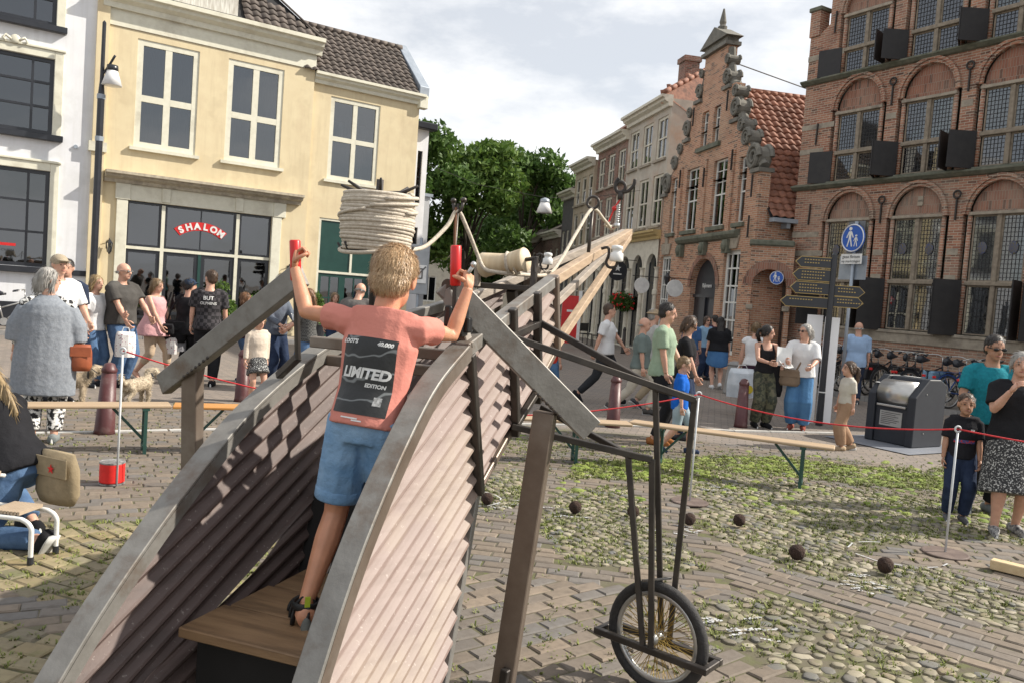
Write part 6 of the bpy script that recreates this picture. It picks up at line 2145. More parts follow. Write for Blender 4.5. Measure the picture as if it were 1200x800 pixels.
j_grey = P_('person in grey checked shirt reading a leaflet beside the boy on the machine', -3.22, 12.7, -60, 1.64, 'f', 1.1, head=(0, 20, 0), hl=(.0, -.2, .60), hr=(-.04, -.2, .62), hair=('long', HR['ginger']), top=T(checkmat('fabric_grey_check', (.10, .10, .095), (.04, .04, .04), 40), sleeve=.7, fit=1.4), bottom=B('trousers', DENIM, .95))
P_('small fair-haired woman standing in the green shop doorway', -3.98, 17.95, 30, 1.55, 'f', hair=('bob', HR['sandy']), top=T(F_('navy', (.03, .04, .07)), sleeve=.6), bottom=B('trousers', DENIMD, .95))
P_('broad man in a grey-brown shirt behind the blond boy, seen from behind', -2.72, 13.7, 165, 1.84, 'm', 1.25, lean=18, hair=('bald', HR['grey']), top=T(F_('taupe', (.14, .13, .12), (.11, .1, .095)), sleeve=.5, fit=1.4), bottom=B('trousers', KHAKI, .95))
# kneeling woman in the near left corner
j_kneel = P_('blond woman kneeling at the left edge in black t-shirt and jeans', -3.02, 5.05, -112, 1.66, 'f', 1.05, lean=38, hipz=.27, head=(0, 30, 0), hl=(.12, -.34, .22), hr=(-.12, -.36, .24), feet=((.07, .20, .05, 60), (-.07, -.02, .045)), kneepole=((.2, -1, -.3), (-.1, -1, .8)), hair=('long', HR['blond']), top=T(BLACK, sleeve=.42, fit=1.2, hem=.50), bottom=B('trousers', DENIM, .95, fit=1.2), shoes=BLACK, vox=.0115)
# middle
P_('small figure in a red t-shirt and blue jeans behind the machine prow', .72, 14.4, 140, 1.28, 'c', hair=('short', HR['brown']), top=T(F_('red', (.55, .05, .03)), sleeve=.45), bottom=B('trousers', F_('blue_jean', (.10, .20, .36)), .95))
P_('short-haired man in white t-shirt and dark jeans walking right', 1.66, 14.3, 80, 1.78, 'm', 1.05, head=(10, 0, 0), feet=((-.0, -.12, .05, -8), (-.03, .24, .08, 40)), hl=(.12, -.20, .53), hr=(-.13, .10, .50), hair=('short', HR['brown']), top=T(WHITE, sleeve=.42, fit=1.2), bottom=B('trousers', F_('greyjean', (.035, .037, .042)), .95), shoes=BLACK, skin=SK_FAIR)
P_('man in beige sun hat behind the green-shirted father', 2.42, 14.1, 110, 1.72, 'm', hair=('short', HR['grey'], [('hat', F_('straw', (.38, .29, .19)))]), top=T(F_('palegrey', (.45, .45, .43)), sleeve=.5), bottom=B('trousers', KHAKI, .95), feet=walk)
P_('older man in grey-green shirt and cream trousers striding behind the father', 2.12, 13.2, 80, 1.66, 'm', 1.1, feet=((-.0, -.10, .05), (0, .26, .06, 30)), hair=('bald', HR['grey']), top=T(F_('greygreen', (.16, .2, .19)), sleeve=.5, fit=1.3), bottom=B('trousers', F_('creamtrouser', (.52, .48, .40)), .95), shoes=GREYT)
P_('dark-haired man in sage green t-shirt and black trousers beside the boy in blue', 1.94, 10.37, 72, 1.82, 'm', 1.02, head=(10, 8, 0), hr=(-.10, -.05, .48), hl=(.12, -.14, .52), hair=('short', HR['dark']), top=T(F_('sage', (.30, .38, .28), (.25, .33, .24)), sleeve=.42, fit=1.25, hem=.49), bottom=B('trousers', BLACK, .95), shoes=F_('tanshoe', (.30, .12, .04)), vox=.012, skin=SK_FAIR, detail=1)
P_('boy in bright blue t-shirt and pale denim shorts looking down by the bench', 2.10, 9.85, 75, 1.18, 'c', head=(0, 22, 0), feet=((.04, -.12, .05), (-.04, .16, .07, 30)), hair=('short', HR['sandy']), top=T(F_('royal', (.012, .12, .52), (.01, .10, .44)), sleeve=.45, fit=1.3, hem=.46), bottom=B('shorts', F_('paleden', (.32, .40, .45)), .52, fit=1.3), shoes=DENIMD, vox=.0115, detail=1)
P_('brown-haired woman in sunglasses and black top looking down beside the father', 2.35, 10.9, 70, 1.66, 'f', head=(0, 25, 0), hair=('bob', HR['brown'], [('shades', M_SHADES)]), top=T(BLACK, sleeve=.45), bottom=B('trousers', DENIMD, .95), hr=(-.1, -.12, .5))
P_('grey-haired person in blue top and red striped skirt at the brick shop door', 4.30, 19.5, 150, 1.62, 'f', head=(-30, 0, 0), hair=('bob', HR['grey']), top=T(F_('blue', (.06, .13, .28)), sleeve=.6, fit=1.4), bottom=B('skirt', checkmat('fabric_red_check', (.4, .1, .1), (.5, .42, .4), 30), .5))
P_('woman in light blue top with a pale jacket round her waist by the shop door', 4.95, 20.8, 20, 1.62, 'f', hair=('bob', HR['brown'], [('shades', M_SHADES)]), top=T(F_('lightblue', (.24, .38, .52)), sleeve=.45, fit=1.3), bottom=B('trousers', DENIMD, .95, wide=1.3))
P_('person in dark clothes at the shop door behind the light blue top', 5.35, 21.6, 200, 1.66, 'm', hair=('short', HR['dark'], [('cap', GREYT)]), top=T(F_('plum', (.06, .03, .05)), sleeve=.9), bottom=B('trousers', BLACK, .95))
P_('long dark-haired woman in black top and blue denim skirt, seen from behind', 4.73, 18.56, 175, 1.64, 'f', 1.28, feet=((.05, .02), (-.05, .05, .07, 30)), hair=('long', HR['dark']), top=T(BLACK, sleeve=.5, fit=1.4, hem=.52), bottom=B('skirt', F_('denimskirt', (.05, .13, .28), (.07, .17, .34)), .34, flare=1.15), shoes=WHITE)
j_wtop = P_('blond woman in white top and dark plum shorts, seen from behind', 4.25, 14.2, 165, 1.62, 'f', 1.0, hair=('bun', HR['sandy']), top=T(WHITE, sleeve=.15, fit=1.1, hem=.53), bottom=B('shorts', F_('plum', (.06, .03, .05)), .36, fit=1.4), shoes=BLACK)
j_camo = P_('dark-haired young woman in black camisole and camouflage trousers holding a paper', 3.98, 12.69, 10, 1.60, 'f', .92, head=(65, 5, 0), hl=(.08, -.20, .63), hr=(-.06, -.20, .65), hair=('pony', HR['dark']), top=T(BLACK, sleeve=0, fit=.7, hem=.54, neck=.77), bottom=B('trousers', CAMO, .97, wide=1.35, fit=1.2), shoes=BLACK, vox=.012)
j_wtee = P_('grey-haired woman in white t-shirt and wide blue jeans reading a sheet of paper', 4.57, 12.70, -25, 1.66, 'f', 1.08, head=(-40, 0, 0), hl=(.10, -.20, .62), hr=(-.12, -.24, .66), hair=('pony', HR['grey'], [('shades', M_SHADES)]), top=T(WHITE, sleeve=.5, fit=1.5, hem=.51), bottom=B('trousers', F_('wide_denim', (.07, .17, .33), (.09, .21, .38)), .95, wide=1.55, fit=1.2), shoes=F_('sandalred', (.3, .08, .06)), vox=.012)
P_('girl with long brown hair in white top and tan wide trousers by the waste container', 4.60, 10.99, -85, 1.22, 'c', head=(0, 0, 0), hl=(.10, .03, .48), hair=('pony', HR['brown']), top=T(F_('offwhite', (.56, .52, .45)), sleeve=.45, hem=.53, fit=1.1), bottom=B('trousers', F_('tan', (.36, .23, .15), (.3, .19, .12)), .95, wide=1.55, fit=1.2), feet=((.04, -.03), (-.04, .12, .06, 20)), shoes=F_('tanshoe2', (.4, .3, .2)), vox=.0115)
P_('white-haired man in light blue shirt near the bicycles, seen from behind', 7.4, 17.4, 170, 1.76, 'm', 1.1, hair=('bald', HR['white']), top=T(F_('skyshirt', (.33, .46, .66)), sleeve=.55, fit=1.5, hem=.46), bottom=B('trousers', F_('navy', (.03, .04, .07)), .95))
# right-hand group
P_('smiling man in teal polo shirt and black sunglasses behind the woman in black', 4.66, 7.85, -12, 1.72, 'm', .96, head=(10, 8, 0), hr=(-.14, -.12, .55), hl=(.1, -.16, .56), hair=('short', HR['dark'], [('shades', M_SHADES)]), top=T(F_('teal', (.018, .22, .27), (.015, .17, .22), 40), sleeve=.42, fit=.9), bottom=B('trousers', BLACK, .95), shoes=F_('sneaker_grey', (.2, .22, .22)), skin=SK_TAN, vox=.0115, detail=1)
j_kid = P_('boy in black printed t-shirt and dark jeans at the rope barrier', 4.18, 7.38, -18, 1.18, 'c', head=(0, -2, 0), hl=(.12, -.08, .46), hr=(-.13, -.04, .47), hair=('short', HR['brown']), top=T(F_('black_red', (.016, .016, .02), (.02, .02, .024), 12), sleeve=.45, fit=1.3, hem=.49), bottom=B('trousers', DENIMD, .95, fit=1.2, wide=1.15), shoes=F_('sneaker_dark', (.12, .12, .13)), skin=SK_TAN, vox=.010, detail=1)
P_('grey-haired woman in black top and small-spotted skirt, hand raised to her face', 4.45, 7.08, -15, 1.60, 'f', 1.15, head=(-10, 0, 0), hr=(-.08, -.15, .79), hair=('pony', HR['grey']), top=T(BLACK, sleeve=.4, fit=1.3, hem=.50), bottom=B('skirt', SPOT, .62, flare=1.3), shoes=F_('sneaker_stripe', (.45, .44, .42), (.06, .06, .07), 40), feet=((.06, .02), (-.07, -.08)), vox=.0115, detail=1, elbow=(0, -.2))
# ------------------------------------------------------------------ trees behind the square
def leafmat(name, cols):
    m, N, L, P = _nt(name)
    g_ = N.new('ShaderNodeNewGeometry')
    r = N.new('ShaderNodeValToRGB')
    e = r.color_ramp.elements
    e[0].color, e[1].color = (*cols[0], 1), (*cols[-1], 1)
    for i, c in enumerate(cols[1:-1]): e.new((i + 1) / (len(cols) - 1)).color = (*c, 1)
    L.new(g_.outputs['Random Per Island'], r.inputs[0])
    L.new(r.outputs[0], P.inputs['Base Color'])
    P.inputs['Roughness'].default_value = .55
    P.inputs['Specular IOR Level'].default_value = .3
    tr = N.new('ShaderNodeBsdfTranslucent')
    L.new(r.outputs[0], tr.inputs[0])
    ms = N.new('ShaderNodeMixShader')
    ms.inputs[0].default_value = .3
    L.new(P.outputs[0], ms.inputs[1])
    L.new(tr.outputs[0], ms.inputs[2])
    L.new(ms.outputs[0], N['Material Output'].inputs['Surface'])
    return m
LEAF_D = leafmat('leaf_dark', [(.045, .095, .02), (.08, .15, .032), (.12, .20, .045)])
LEAF_M = leafmat('leaf_mid', [(.06, .12, .022), (.10, .175, .035), (.145, .22, .045)])
LEAF_Y = leafmat('leaf_yellowish', [(.12, .14, .025), (.18, .19, .035), (.23, .20, .04)])
M_BARK = pm('bark', (.09, .07, .05), .9, (.055, .042, .03), 6, bump=.6, bs=20)
def foliage(mb, clumps, n, size, rg):
    for _ in range(n):
        c, rad = rg.choice(clumps)
        while True:
            q = Vector((rg.uniform(-1, 1), rg.uniform(-1, 1), rg.uniform(-1, 1)))
            if q.length < 1: break
        q *= (.55 + .45 * rg.random()) / max(q.length, .2) * q.length ** .4
        p = Vector(c) + Vector((q.x * rad[0], q.y * rad[1], q.z * rad[2]))
        a = Vector((rg.gauss(0, 1), rg.gauss(0, 1), rg.gauss(0, 1))).normalized()
        b = a.orthogonal().normalized()
        b.rotate(Quaternion(a, rg.uniform(0, 6.28)))
        c2 = a.cross(b)
        s = size * rg.uniform(.6, 1.3)
        mb.add([p - b * s, p + c2 * s * .45, p + b * s, p - c2 * s * .45], [(0, 1, 2, 3)])
def tree(label, x, y, h, w, mat, seed, n=9000, size=.2):
    rg = random.Random(seed)
    t = thing('tree', label, 'tree', (x, y, 0), 0, 'trees behind the square')
    tb = MB()
    top = h * .55
    tb.tube([(0, 0, 0), (.05, .02, h * .2), (-.05, .06, h * .38), (.08, 0, top)], [.26, .22, .18, .1], 10)
    clumps = []
    for i in range(17):
        a = rg.uniform(0, 6.28)
        zz = h * rg.uniform(.34, .9)
        k = math.sqrt(max(.05, 1 - ((zz / h - .58) / .42) ** 2))
        r_ = w * k * rg.uniform(.25, .85)
        c = (r_ * math.cos(a), r_ * math.sin(a), zz)
        s = rg.uniform(.28, .46) * w * (.55 + .45 * k)
        clumps.append((c, (s, s, s * .72)))
        tb.tube([(0, 0, h * rg.uniform(.25, .45)), (c[0] * .5, c[1] * .5, zz * .85), c], [.09, .05, .02], 6)
    tb.build('trunk', M_BARK, t, smooth=True)
    fb_ = MB()
    foliage(fb_, clumps, n, size, rg)
    fb_.build('crown', mat, t)
tree('tall dark green tree beside the yellow wing', -6.6, 40, 11.2, 3.9, LEAF_D, 1, 12000)
tree('broad mid-green tree behind the rope post', -2.9, 44, 10.6, 3.9, LEAF_M, 2, 11000)
tree('dark green tree in the middle of the street end', .2, 50, 11.0, 3.8, LEAF_D, 3, 10000)
tree('yellowish-green tree beside the low brick house', 1.3, 54, 10.4, 2.7, LEAF_Y, 4, 7000)
tree('dark tree furthest left behind the white house end', -9.4, 47, 11.6, 3.8, LEAF_D, 5, 7000)
tree('low dark tree filling the street end below the others', -1.2, 58, 8.6, 5.5, LEAF_D, 6, 10000)
fb = thing('far_street_house', 'pale low house at the street end under the trees', 'house', (-4, 64, 0), 0)
mb = MB()
wall(mb, -8, 9, 0, 4.6, [(x, x + 1.2, .9, 2.9) for x in (-6, -3.5, -1, 1.5, 4, 6.5)], 0, .2)
mb.build('wall', M_OLDW, fb)
MB().box(-8, 9, .5, .6, .1, 4.5).build('interior', M_DARK, fb)
for x in (-6, -3.5, -1, 1.5, 4, 6.5): window(fb, x, x + 1.2, .9, 2.9, .12, [.5], [], .1, .08, M_WSASH, M_GLASSD)
MB().add([(-8.3, -.4, 4.5), (9.3, -.4, 4.5), (9.3, 4, 7.5), (-8.3, 4, 7.5)], [(0, 1, 2, 3)]).build('roof', M_TILEB, fb)

# ------------------------------------------------------------------ street furniture
def yel(x, y, z=0):
    c, s = math.cos(R(34)), math.sin(R(34))
    return Vector((-10.5 + c * x - s * y, 21.6 + s * x + c * y, z))
lp = thing('street_lamp', 'tall black street lamp with glass shade between the white and yellow houses', 'street lamp', (-10.78, 20.7, 0))
mb = MB()
mb.lathe([(.16, 0), (.16, .5), (.12, .6), (.085, .75), (.085, 6.0), (.05, 6.4), (.045, 7.85), (.01, 7.9)], (0, 0, 0), 12)
mb.build('lamp_post', M_BLK, lp, smooth=False)
MB().tube(catmull([(0, 0, 6.55), (.15, -.02, 6.75), (.33, -.04, 7.05)], 4), .03, 8).build('lamp_arm', M_BLK, lp, smooth=True)
hd = MB().lathe([(.02, 0), (.13, -.02), (.14, -.14), (.12, -.16)], (.27, -.03, 6.82), 16).build('lamp_head', M_BLK, lp, smooth=True)
MB().lathe([(.13, 0), (.24, -.36), (.20, -.37), (.02, -.38)], (.27, -.03, 6.66), 16).build('lamp_shade', pm('frosted_glass', (.72, .72, .72), .2, (.66, .66, .66), 3), hd, smooth=True)
for z in (4.9, 5.95): MB().lathe([(.1, 0), (.1, .12)], (0, 0, z), 12).build('post_collar', M_ZINC, lp)
sl = thing('hanging_street_lamp', 'small lamp hanging on a wire across the street before the trees', 'street lamp', (.83, 30, 5.1))
MB().lathe([(.04, .35), (.16, .3), (.18, .2), (.17, .17)], (0, 0, 0), 14).build('lamp_head', M_ZINC, sl, smooth=True)
MB().lathe([(.17, .17), (.3, -.2), (.02, -.21)], (0, 0, 0), 14).build('lamp_shade', MATS['frosted_glass'], sl, smooth=True)
MB().tube([(-6.0, -1.5, 1.6), (-2.5, -.4, .6), (0, 0, .36), (2.0, 1.4, .7), (3.9, 3, 1.3)], .008, 5).build('span_wire', M_IRON, sl)

M_MAROON = pm('maroon_iron', (.075, .022, .025), .45, (.10, .035, .035), 8, bump=.15, bs=40, c3=(.14, .09, .085), n3=6)
def bollard(x, y, h, label, m=None, r=.1, tilt=0):
    b = thing('bollard', label, 'bollard', (x, y, 0), 0, 'bollards around the square')
    b.rotation_euler = (0, R(tilt), 0)
    MB().lathe([(r * 1.08, 0), (r * 1.0, .05), (r * .72, h * .86)], (0, 0, 0), 18).build('post', m or M_MAROON, b, smooth=True)
    MB().lathe([(r * .72, h * .86), (r * .78, h * .88), (r * .78, h * .91), (r * .66, h * .93), (r * .5, h * .98), (r * .15, h)], (0, 0, 0), 18).build('cap', m or M_MAROON, b, smooth=True)
bollard(-4.22, 8.47, .76, 'maroon cast iron bollard behind the left bench', tilt=2)
bollard(-3.76, 11.41, .74, 'maroon bollard beside the girl in the cream jumper')
bollard(1.53, 11.56, .75, 'maroon bollard left of the man in the sage green t-shirt')
bollard(3.64, 12.53, .76, 'dark maroon bollard in front of the camouflage trousers')
bollard(4.87, 17.6, .72, 'stubby grey stone bollard beside the denim skirt', M_KERB, .2)
bollard(4.06, 29.5, .95, 'slim dark metal post far down the street', M_IRON, .08)

def bench(a, b, label, m, legs=(.18, .82), hide=()):
    a, b = Vector((*a, 0)), Vector((*b, 0))
    d_ = b - a
    L_ = d_.length
    t = thing('bench', label, 'bench', a, math.atan2(d_.y, d_.x), 'folding beer benches along the rope')
    MB().box(0, L_, -.125, .125, .445, .475).build('seat_board', m, t, bevel=.008)
    for k in legs:
        x = L_ * k
        fr_ = MB()
        for s in (-1, 1): fr_.bar((x, s * .1, 0), (x, s * .1, .44), .035, .03, (1, 0, 0))
        fr_.box(x - .02, x + .02, -.1, .1, .05, .08)
        fr_.box(x - .03, x + .03, -.12, .12, .42, .445)
        fr_.build('leg_frame', M_BGREEN, t)
        MB().bar((x, 0, .12), (x + (.28 if k < .5 else -.28), 0, .43), .02, .025).build('brace', M_BGREEN, t)
    return t
M_BGREEN = pm('bench_green_steel', (.015, .055, .045), .5, (.02, .07, .055), 6)
M_BPALE = pm('bench_pale_wood', (.42, .31, .20), .6, (.34, .245, .155), 6, stretch=(.5, 6, 6), bump=.15, bs=50)
M_BORANGE = pm('bench_orange_wood', (.52, .25, .07), .5, (.45, .2, .05), 6, stretch=(.5, 6, 6))
bench((-5.2, 6.77), (-3.28, 7.85), 'pale wooden folding bench behind the kneeling woman', M_BPALE, (.2, .90))
bench((-3.24, 7.83), (-1.10, 8.55), 'orange varnished bench partly behind the left steel leg', M_BORANGE, (.08, .85))
bench((-.75, 8.60), (1.36, 8.85), 'worn wooden bench behind the right steel leg', M_BPALE, (.2, .72))
bench((1.40, 9.03), (3.36, 8.20), 'long pale wooden bench right of the outrigger uprights', M_BPALE, (.16, .86))

# rope barrier
M_RODW = pm('rod_white', (.62, .64, .66), .4, (.5, .52, .54), 12)
M_CORD = pm('red_cord', (.55, .03, .035), .8, (.45, .02, .03), 40)
RODS = [((-3.08, 6.42), 1.1), ((1.72, 7.3), 1.0), ((3.48, 6.22), .99), ((5.6, 5.2), 1.0)]
names = ['rope stake with ring top standing in the red cord spool', 'rope stake behind the wheel outrigger', 'rope stake with round base plate before the boy in black', None]
tops = []
for ((x, y), h), nm in zip(RODS, names):
    tops.append(Vector((x, y, h)))
    if nm is None and x > 5: continue
    t = thing('rope_stake', nm, 'rope stake', (x, y, 0), 0, 'rope barrier stakes')
    MB().tube([(0, 0, .01), (0, 0, h - .03)], .009, 8).build('rod', M_RODW, t, smooth=True)
    MB().tube([(.022 * math.cos(a), 0, h + .022 * math.sin(a)) for a in [i * .52 for i in range(12)]], .008, 6, closed=True).build('ring', M_RODW, t, smooth=True)
    if x > -2: MB().lathe([(.17, 0.012), (.17, .022), (.16, .026)], (0, 0, 0), 24).build('base_plate', pm('rusty_plate', (.16, .12, .10), .7, (.1, .07, .06), 9), t)
for i, (a, b) in enumerate(zip(tops, tops[1:])):
    sag = (.34, .10, .06)[i]
    pts_ = []
    for j in range(21):
        t = j / 20
        p = a.lerp(b, t)
        pts_.append(p + Vector((0, 0, -sag * 4 * t * (1 - t) - .0)))
    MB().tube(pts_, .006, 6).build('barrier_cord', M_CORD, None, smooth=True, cat='cord', group='red barrier cords',
        label=['red cord running from the spool behind the hull to the outrigger stake', 'red cord across the waste container to the boy in black', 'red cord crossing in front of the boy in black'][i])
bk_ = thing('cord_spool', 'bright red spool of cord standing on the paving at left', 'cord spool', (-3.15, 6.48, 0))
MB().lathe([(.088, .025), (.092, .03)] + [(.093 + .0025 * (i % 2), .03 + .15 * i / 22) for i in range(23)] + [(.09, .182)], (0, 0, 0), 24).build('wound_cord', pm('spool_red', (.72, .02, .015), .6, (.62, .015, .012), 30), bk_, smooth=True)
mb = MB()
mb.lathe([(.03, .183), (.097, .183), (.097, .195), (.03, .195)], (0, 0, 0), 24)
mb.lathe([(.03, .012), (.097, .012), (.097, .025), (.03, .025)], (0, 0, 0), 24)
mb.build('spool_flange', pm('flange_grey', (.35, .34, .33), .5, (.08, .08, .08), 30), bk_)

# fibre balls
M_BALL = pm('coir_ball', (.055, .03, .02), .95, (.03, .016, .012), 30, bump=1.0, bs=60, bd=.02)
rb = random.Random(21)
for x, y, r, lab in ((-.11, 6.67, .05, 'reddish brown ball nearest the hull'), (.62, 6.6, .052, 'dark ball on cobbles left of the uprights'), (1.10, 6.6, .05, 'dark ball hidden behind the left upright'), (1.54, 6.49, .05, 'dark ball just right of the far upright'), (1.97, 6.58, .05, 'small dark ball alone on the pale cobbles'), (2.16, 5.76, .056, 'largest dark ball right of centre on the cobbles'), (2.73, 5.61, .055, 'reddish brown ball furthest right by the chalk')):
    t = MB()
    n, m_ = 18, 12
    vs = []
    t.ell((0, 0, r), (r, r, r), n, m_)
    t.v = [tuple(Vector((0, 0, r)) + (Vector(v) - Vector((0, 0, r))) * rb.uniform(.93, 1.07)) for v in t.v]
    for _ in range(160):
        q = Vector((rb.gauss(0, 1), rb.gauss(0, 1), rb.gauss(0, 1))).normalized()
        p = Vector((0, 0, r)) + q * r
        e_ = p + (q + Vector((rb.gauss(0, .5), rb.gauss(0, .5), rb.gauss(0, .5)))).normalized() * r * .16
        sdv = q.orthogonal().normalized() * .0012
        t.add([p - sdv, p + sdv, e_], [(0, 1, 2)])
    t.build('fibre_ball', M_BALL, None, smooth=True, label=lab, cat='ball', group='brown fibre balls on the paving', loc=(x, y, .015))
pk = MB().bar((3.66, 5.92, .05), (4.45, 5.2, .05), .09, .07).build('timber_batten', pm('fresh_timber', (.58, .45, .27), .7, (.5, .37, .21), 5, stretch=(6, .6, 6)), None, bevel=.005, label='short pale timber batten lying at the right edge', cat='timber')

# ------------------------------------------------------------------ waste container
wc = thing('waste_container', 'dark blue-grey underground waste container with steel drum lid', 'waste container', (5.42, 12.2, 0), R(-59))
wc.scale = (.77, .77, .79)
M_CONT = pm('container_paint', (.014, .017, .025), .6, (.018, .022, .03), 5, bump=.05, bs=60)
W_, D_, H_ = 1.0, .95, 1.27
prof = [(0, 0), (W_, 0)]
mb = MB()
# side outline in the yz plane, extruded across x: sloped front top
side = [(0, .02), (D_, .02), (D_, H_ - .1), (D_ * .78, H_), (D_ * .42, H_), (0, H_ - .34)]
MX = Matrix(((0, 1, 0, 0), (1, 0, 0, 0), (0, 0, 1, 0), (0, 0, 0, 1)))
mb.prism(side, 0, .16, M=MX)
mb.prism(side, W_ - .16, W_, M=MX)
mb.prism([(.05, .02), (D_, .02), (D_, H_ - .1), (D_ * .78, H_ - .01), (D_ * .5, H_ - .01), (.30, .85), (.05, .72)], .16, W_ - .16, M=MX)
mb.build('housing', M_CONT, wc, bevel=.015)
MB().lathe([(.27, 0), (.27, W_ - .33)], (.165, .30, .93), 32, axis=(1, 0, 0)).build('drum_lid', pm('brushed_steel', (.52, .51, .49), .32, (.46, .45, .43), 20, metal=.85, stretch=(.3, 6, 6)), wc, smooth=True)
MB().box(.2, W_ - .2, .0, .05, .70, .74).build('drum_handle', MATS['brushed_steel'], wc, bevel=.008)
ps = MB().box(.27, .73, .036, .048, .34, .62).build('notice_plate', pm('notice_grey', (.36, .36, .35), .5), wc)
mb = MB()
for i in range(7): mb.box(.30, .30 + (.40, .3, .36, .28, .38, .33, .2)[i], .033, .0355, .58 - i * .034, .59 - i * .034)
mb.build('notice_lines', M_BLK, ps)
MB().box(.30, .62, .62, .70, H_, H_ + .004).build('top_label', M_SIGNW, wc)
MB().box(.035, .135, .19, .29, 1.03, 1.04, M=Matrix.Translation((0, -.05, .08)) @ Matrix.Rotation(0, 4, 'X')).build('corner_label', M_SIGNW, wc)
for z in (.28, 1.0): MB().lathe([(.012, 0), (.012, .01)], (W_, .32, z), 10, axis=(1, 0, 0)).build('lock', M_ALU, wc)
MB().add([(-.35, -.75, .0165), (1.45, -.75, .0165), (1.45, 1.25, .0165), (-.35, 1.25, .0165)], [(0, 1, 2, 3)]).build('floor_plate', pm('plate_bluegrey', (.20, .22, .26), .5, (.25, .26, .29), 4, metal=.3), wc)

# ------------------------------------------------------------------ finger post, banners, traffic signs
M_GOLD = pm('sign_gold', (.42, .30, .11), .4, (.36, .25, .09), 20, metal=.3)
fp = thing('finger_post', 'black finger post with six gold-edged direction signs', 'signpost', (5.2, 13.43, 0), R(-4))
MB().lathe([(.06, 0), (.05, .9), (.05, 2.82), (.02, 2.86)], (0, 0, 0), 12).build('post', M_BLK, fp)
MB().lathe([(.055, 0), (.055, .02)], (0, 0, .55), 12).build('post_band', M_SIGNW, fp)
def finger(x0, x1, z, h, n):
    s = 1 if x1 > x0 else -1
    tip = x1 + s * .09
    pl = lambda e: [(x0, z - h / 2 - e), (x1, z - h / 2 - e), (tip + s * e * 1.3, z), (x1, z + h / 2 + e), (x0, z + h / 2 + e)]
    a = pl(.006)
    o_ = MB().prism(a if s > 0 else a[::-1], -.012, .012).build('direction_sign', M_GOLD, fp)
    a = pl(-.005)
    MB().prism(a if s > 0 else a[::-1], -.015, .015).build('sign_face', M_BLK, o_)
    mb = MB()
    for i in range(n):
        zz = z + h / 2 - .045 - i * .05
        xx = min(x0, x1) + .05
        for k in range(random.Random(int(z * 100) + i).randint(6, 10)):
            mb.box(xx + k * .043, xx + k * .043 + .026, -.0172, -.0162, zz - .008, zz + .008)
    mb.build('sign_lettering', M_GOLD, o_)
finger(-.05, -.53, 2.68, .17, 2)
finger(-.05, -.56, 2.47, .19, 3)
finger(-.05, -.58, 2.255, .19, 3)
finger(-.05, -.72, 2.02, .17, 1)
finger(.05, .44, 2.24, .17, 2)
finger(.05, .43, 2.06, .17, 2)
bn = thing('white_banner', 'tall white folded display board behind the finger post', 'banner', (5.2, 13.62, 0), 0)
M_BANN = pm('banner_white', (.82, .82, .83), .7, (.78, .78, .80), 3)
MB().box(-.30, -.03, -.012, .012, .01, 1.82, M=Matrix.Rotation(R(8), 4, 'Z')).build('panel', M_BANN, bn)
MB().box(.02, .29, -.012, .012, .01, 1.80, M=Matrix.Rotation(R(14), 4, 'Z')).build('panel', M_BANN, bn)
sp = thing('pedestrian_sign_post', 'grey sign pole with round blue pedestrian sign and small white plates', 'traffic sign', (6.33, 15.5, 0), R(-64))
MB().tube([(0, 0.04, 0), (0, .04, 3.65)], .032, 10).build('pole', M_ZINC, sp, smooth=True)
pedestrian_sign(sp, .0, -.02, 3.33, .27)
pl_ = MB().box(-.24, .24, -.025, -.01, 2.84, 3.03).build('text_plate', M_SIGNW, sp)
text_obj('plate_lettering', 'geen fietsen', .085, M_BLK, pl_, Matrix.Translation((0, -.027, 2.975)) @ FRONT, .001)
text_obj('plate_lettering', 'op marktdagen', .072, M_BLK, pl_, Matrix.Translation((0, -.027, 2.89)) @ FRONT, .001)
MB().box(-.36, .28, .08, .09, 2.55, 3.0).build('back_plate', M_ZINC, sp)
MB().box(-.22, .16, .08, .09, 3.05, 3.66).build('back_plate', pm('sign_back', (.16, .17, .18), .5), sp)
MB().lathe([(.03, 0), (.03, .02)], (0, -.01, 2.12), 12, axis=(0, -1, 0)).build('round_tag', M_SIGNW, sp)
zs = thing('zone_sign_post', 'grey cabinet with white end-of-zone parking sign beside the yellow wing', 'traffic sign', (-2.2, 18, 0), R(6))
MB().box(-.16, .24, .03, .25, 1.65, 2.75).build('cabinet', pm('cabinet_grey', (.36, .38, .40), .5), zs, bevel=.01)
MB().tube([(0.04, .1, 0), (.04, .1, 2.9)], .035, 10).build('pole', M_ZINC, zs)
z2 = MB().box(-.14, .2, .0, .02, 1.9, 2.3).build('sign_plate', M_SIGNW, zs)
mb = MB()
mb.box(-.04, .1, -.006, -.001, 1.99, 2.02)
for a, b, c, d_ in ((-.06, -.03, 2.0, 2.2), (.09, .12, 2.0, 2.2), (-.06, .12, 2.2, 2.23)): mb.box(a, b, -.006, -.001, c, d_)
mb.bar((-.12, -.01, 1.93), (.18, -.01, 2.27), .03, .006, (0, 1, 0))
mb.build('sign_symbol', pm('symbol_grey', (.12, .12, .12), .6), z2)
rbn = thing('red_banner', 'upright red banner board with white edge down the street', 'banner', (2.05, 30, 0), R(8))
MB().box(-.3, .3, -.03, .03, .2, 1.95).build('red_panel', M_RED, rbn)
MB().box(.3, .42, -.035, .035, .1, 2.15).build('white_edge', M_SIGNW, rbn)
MB().box(-.12, .15, -.035, -.03, 1.35, 1.43).build('lettering_strip', M_SIGNW, rbn)
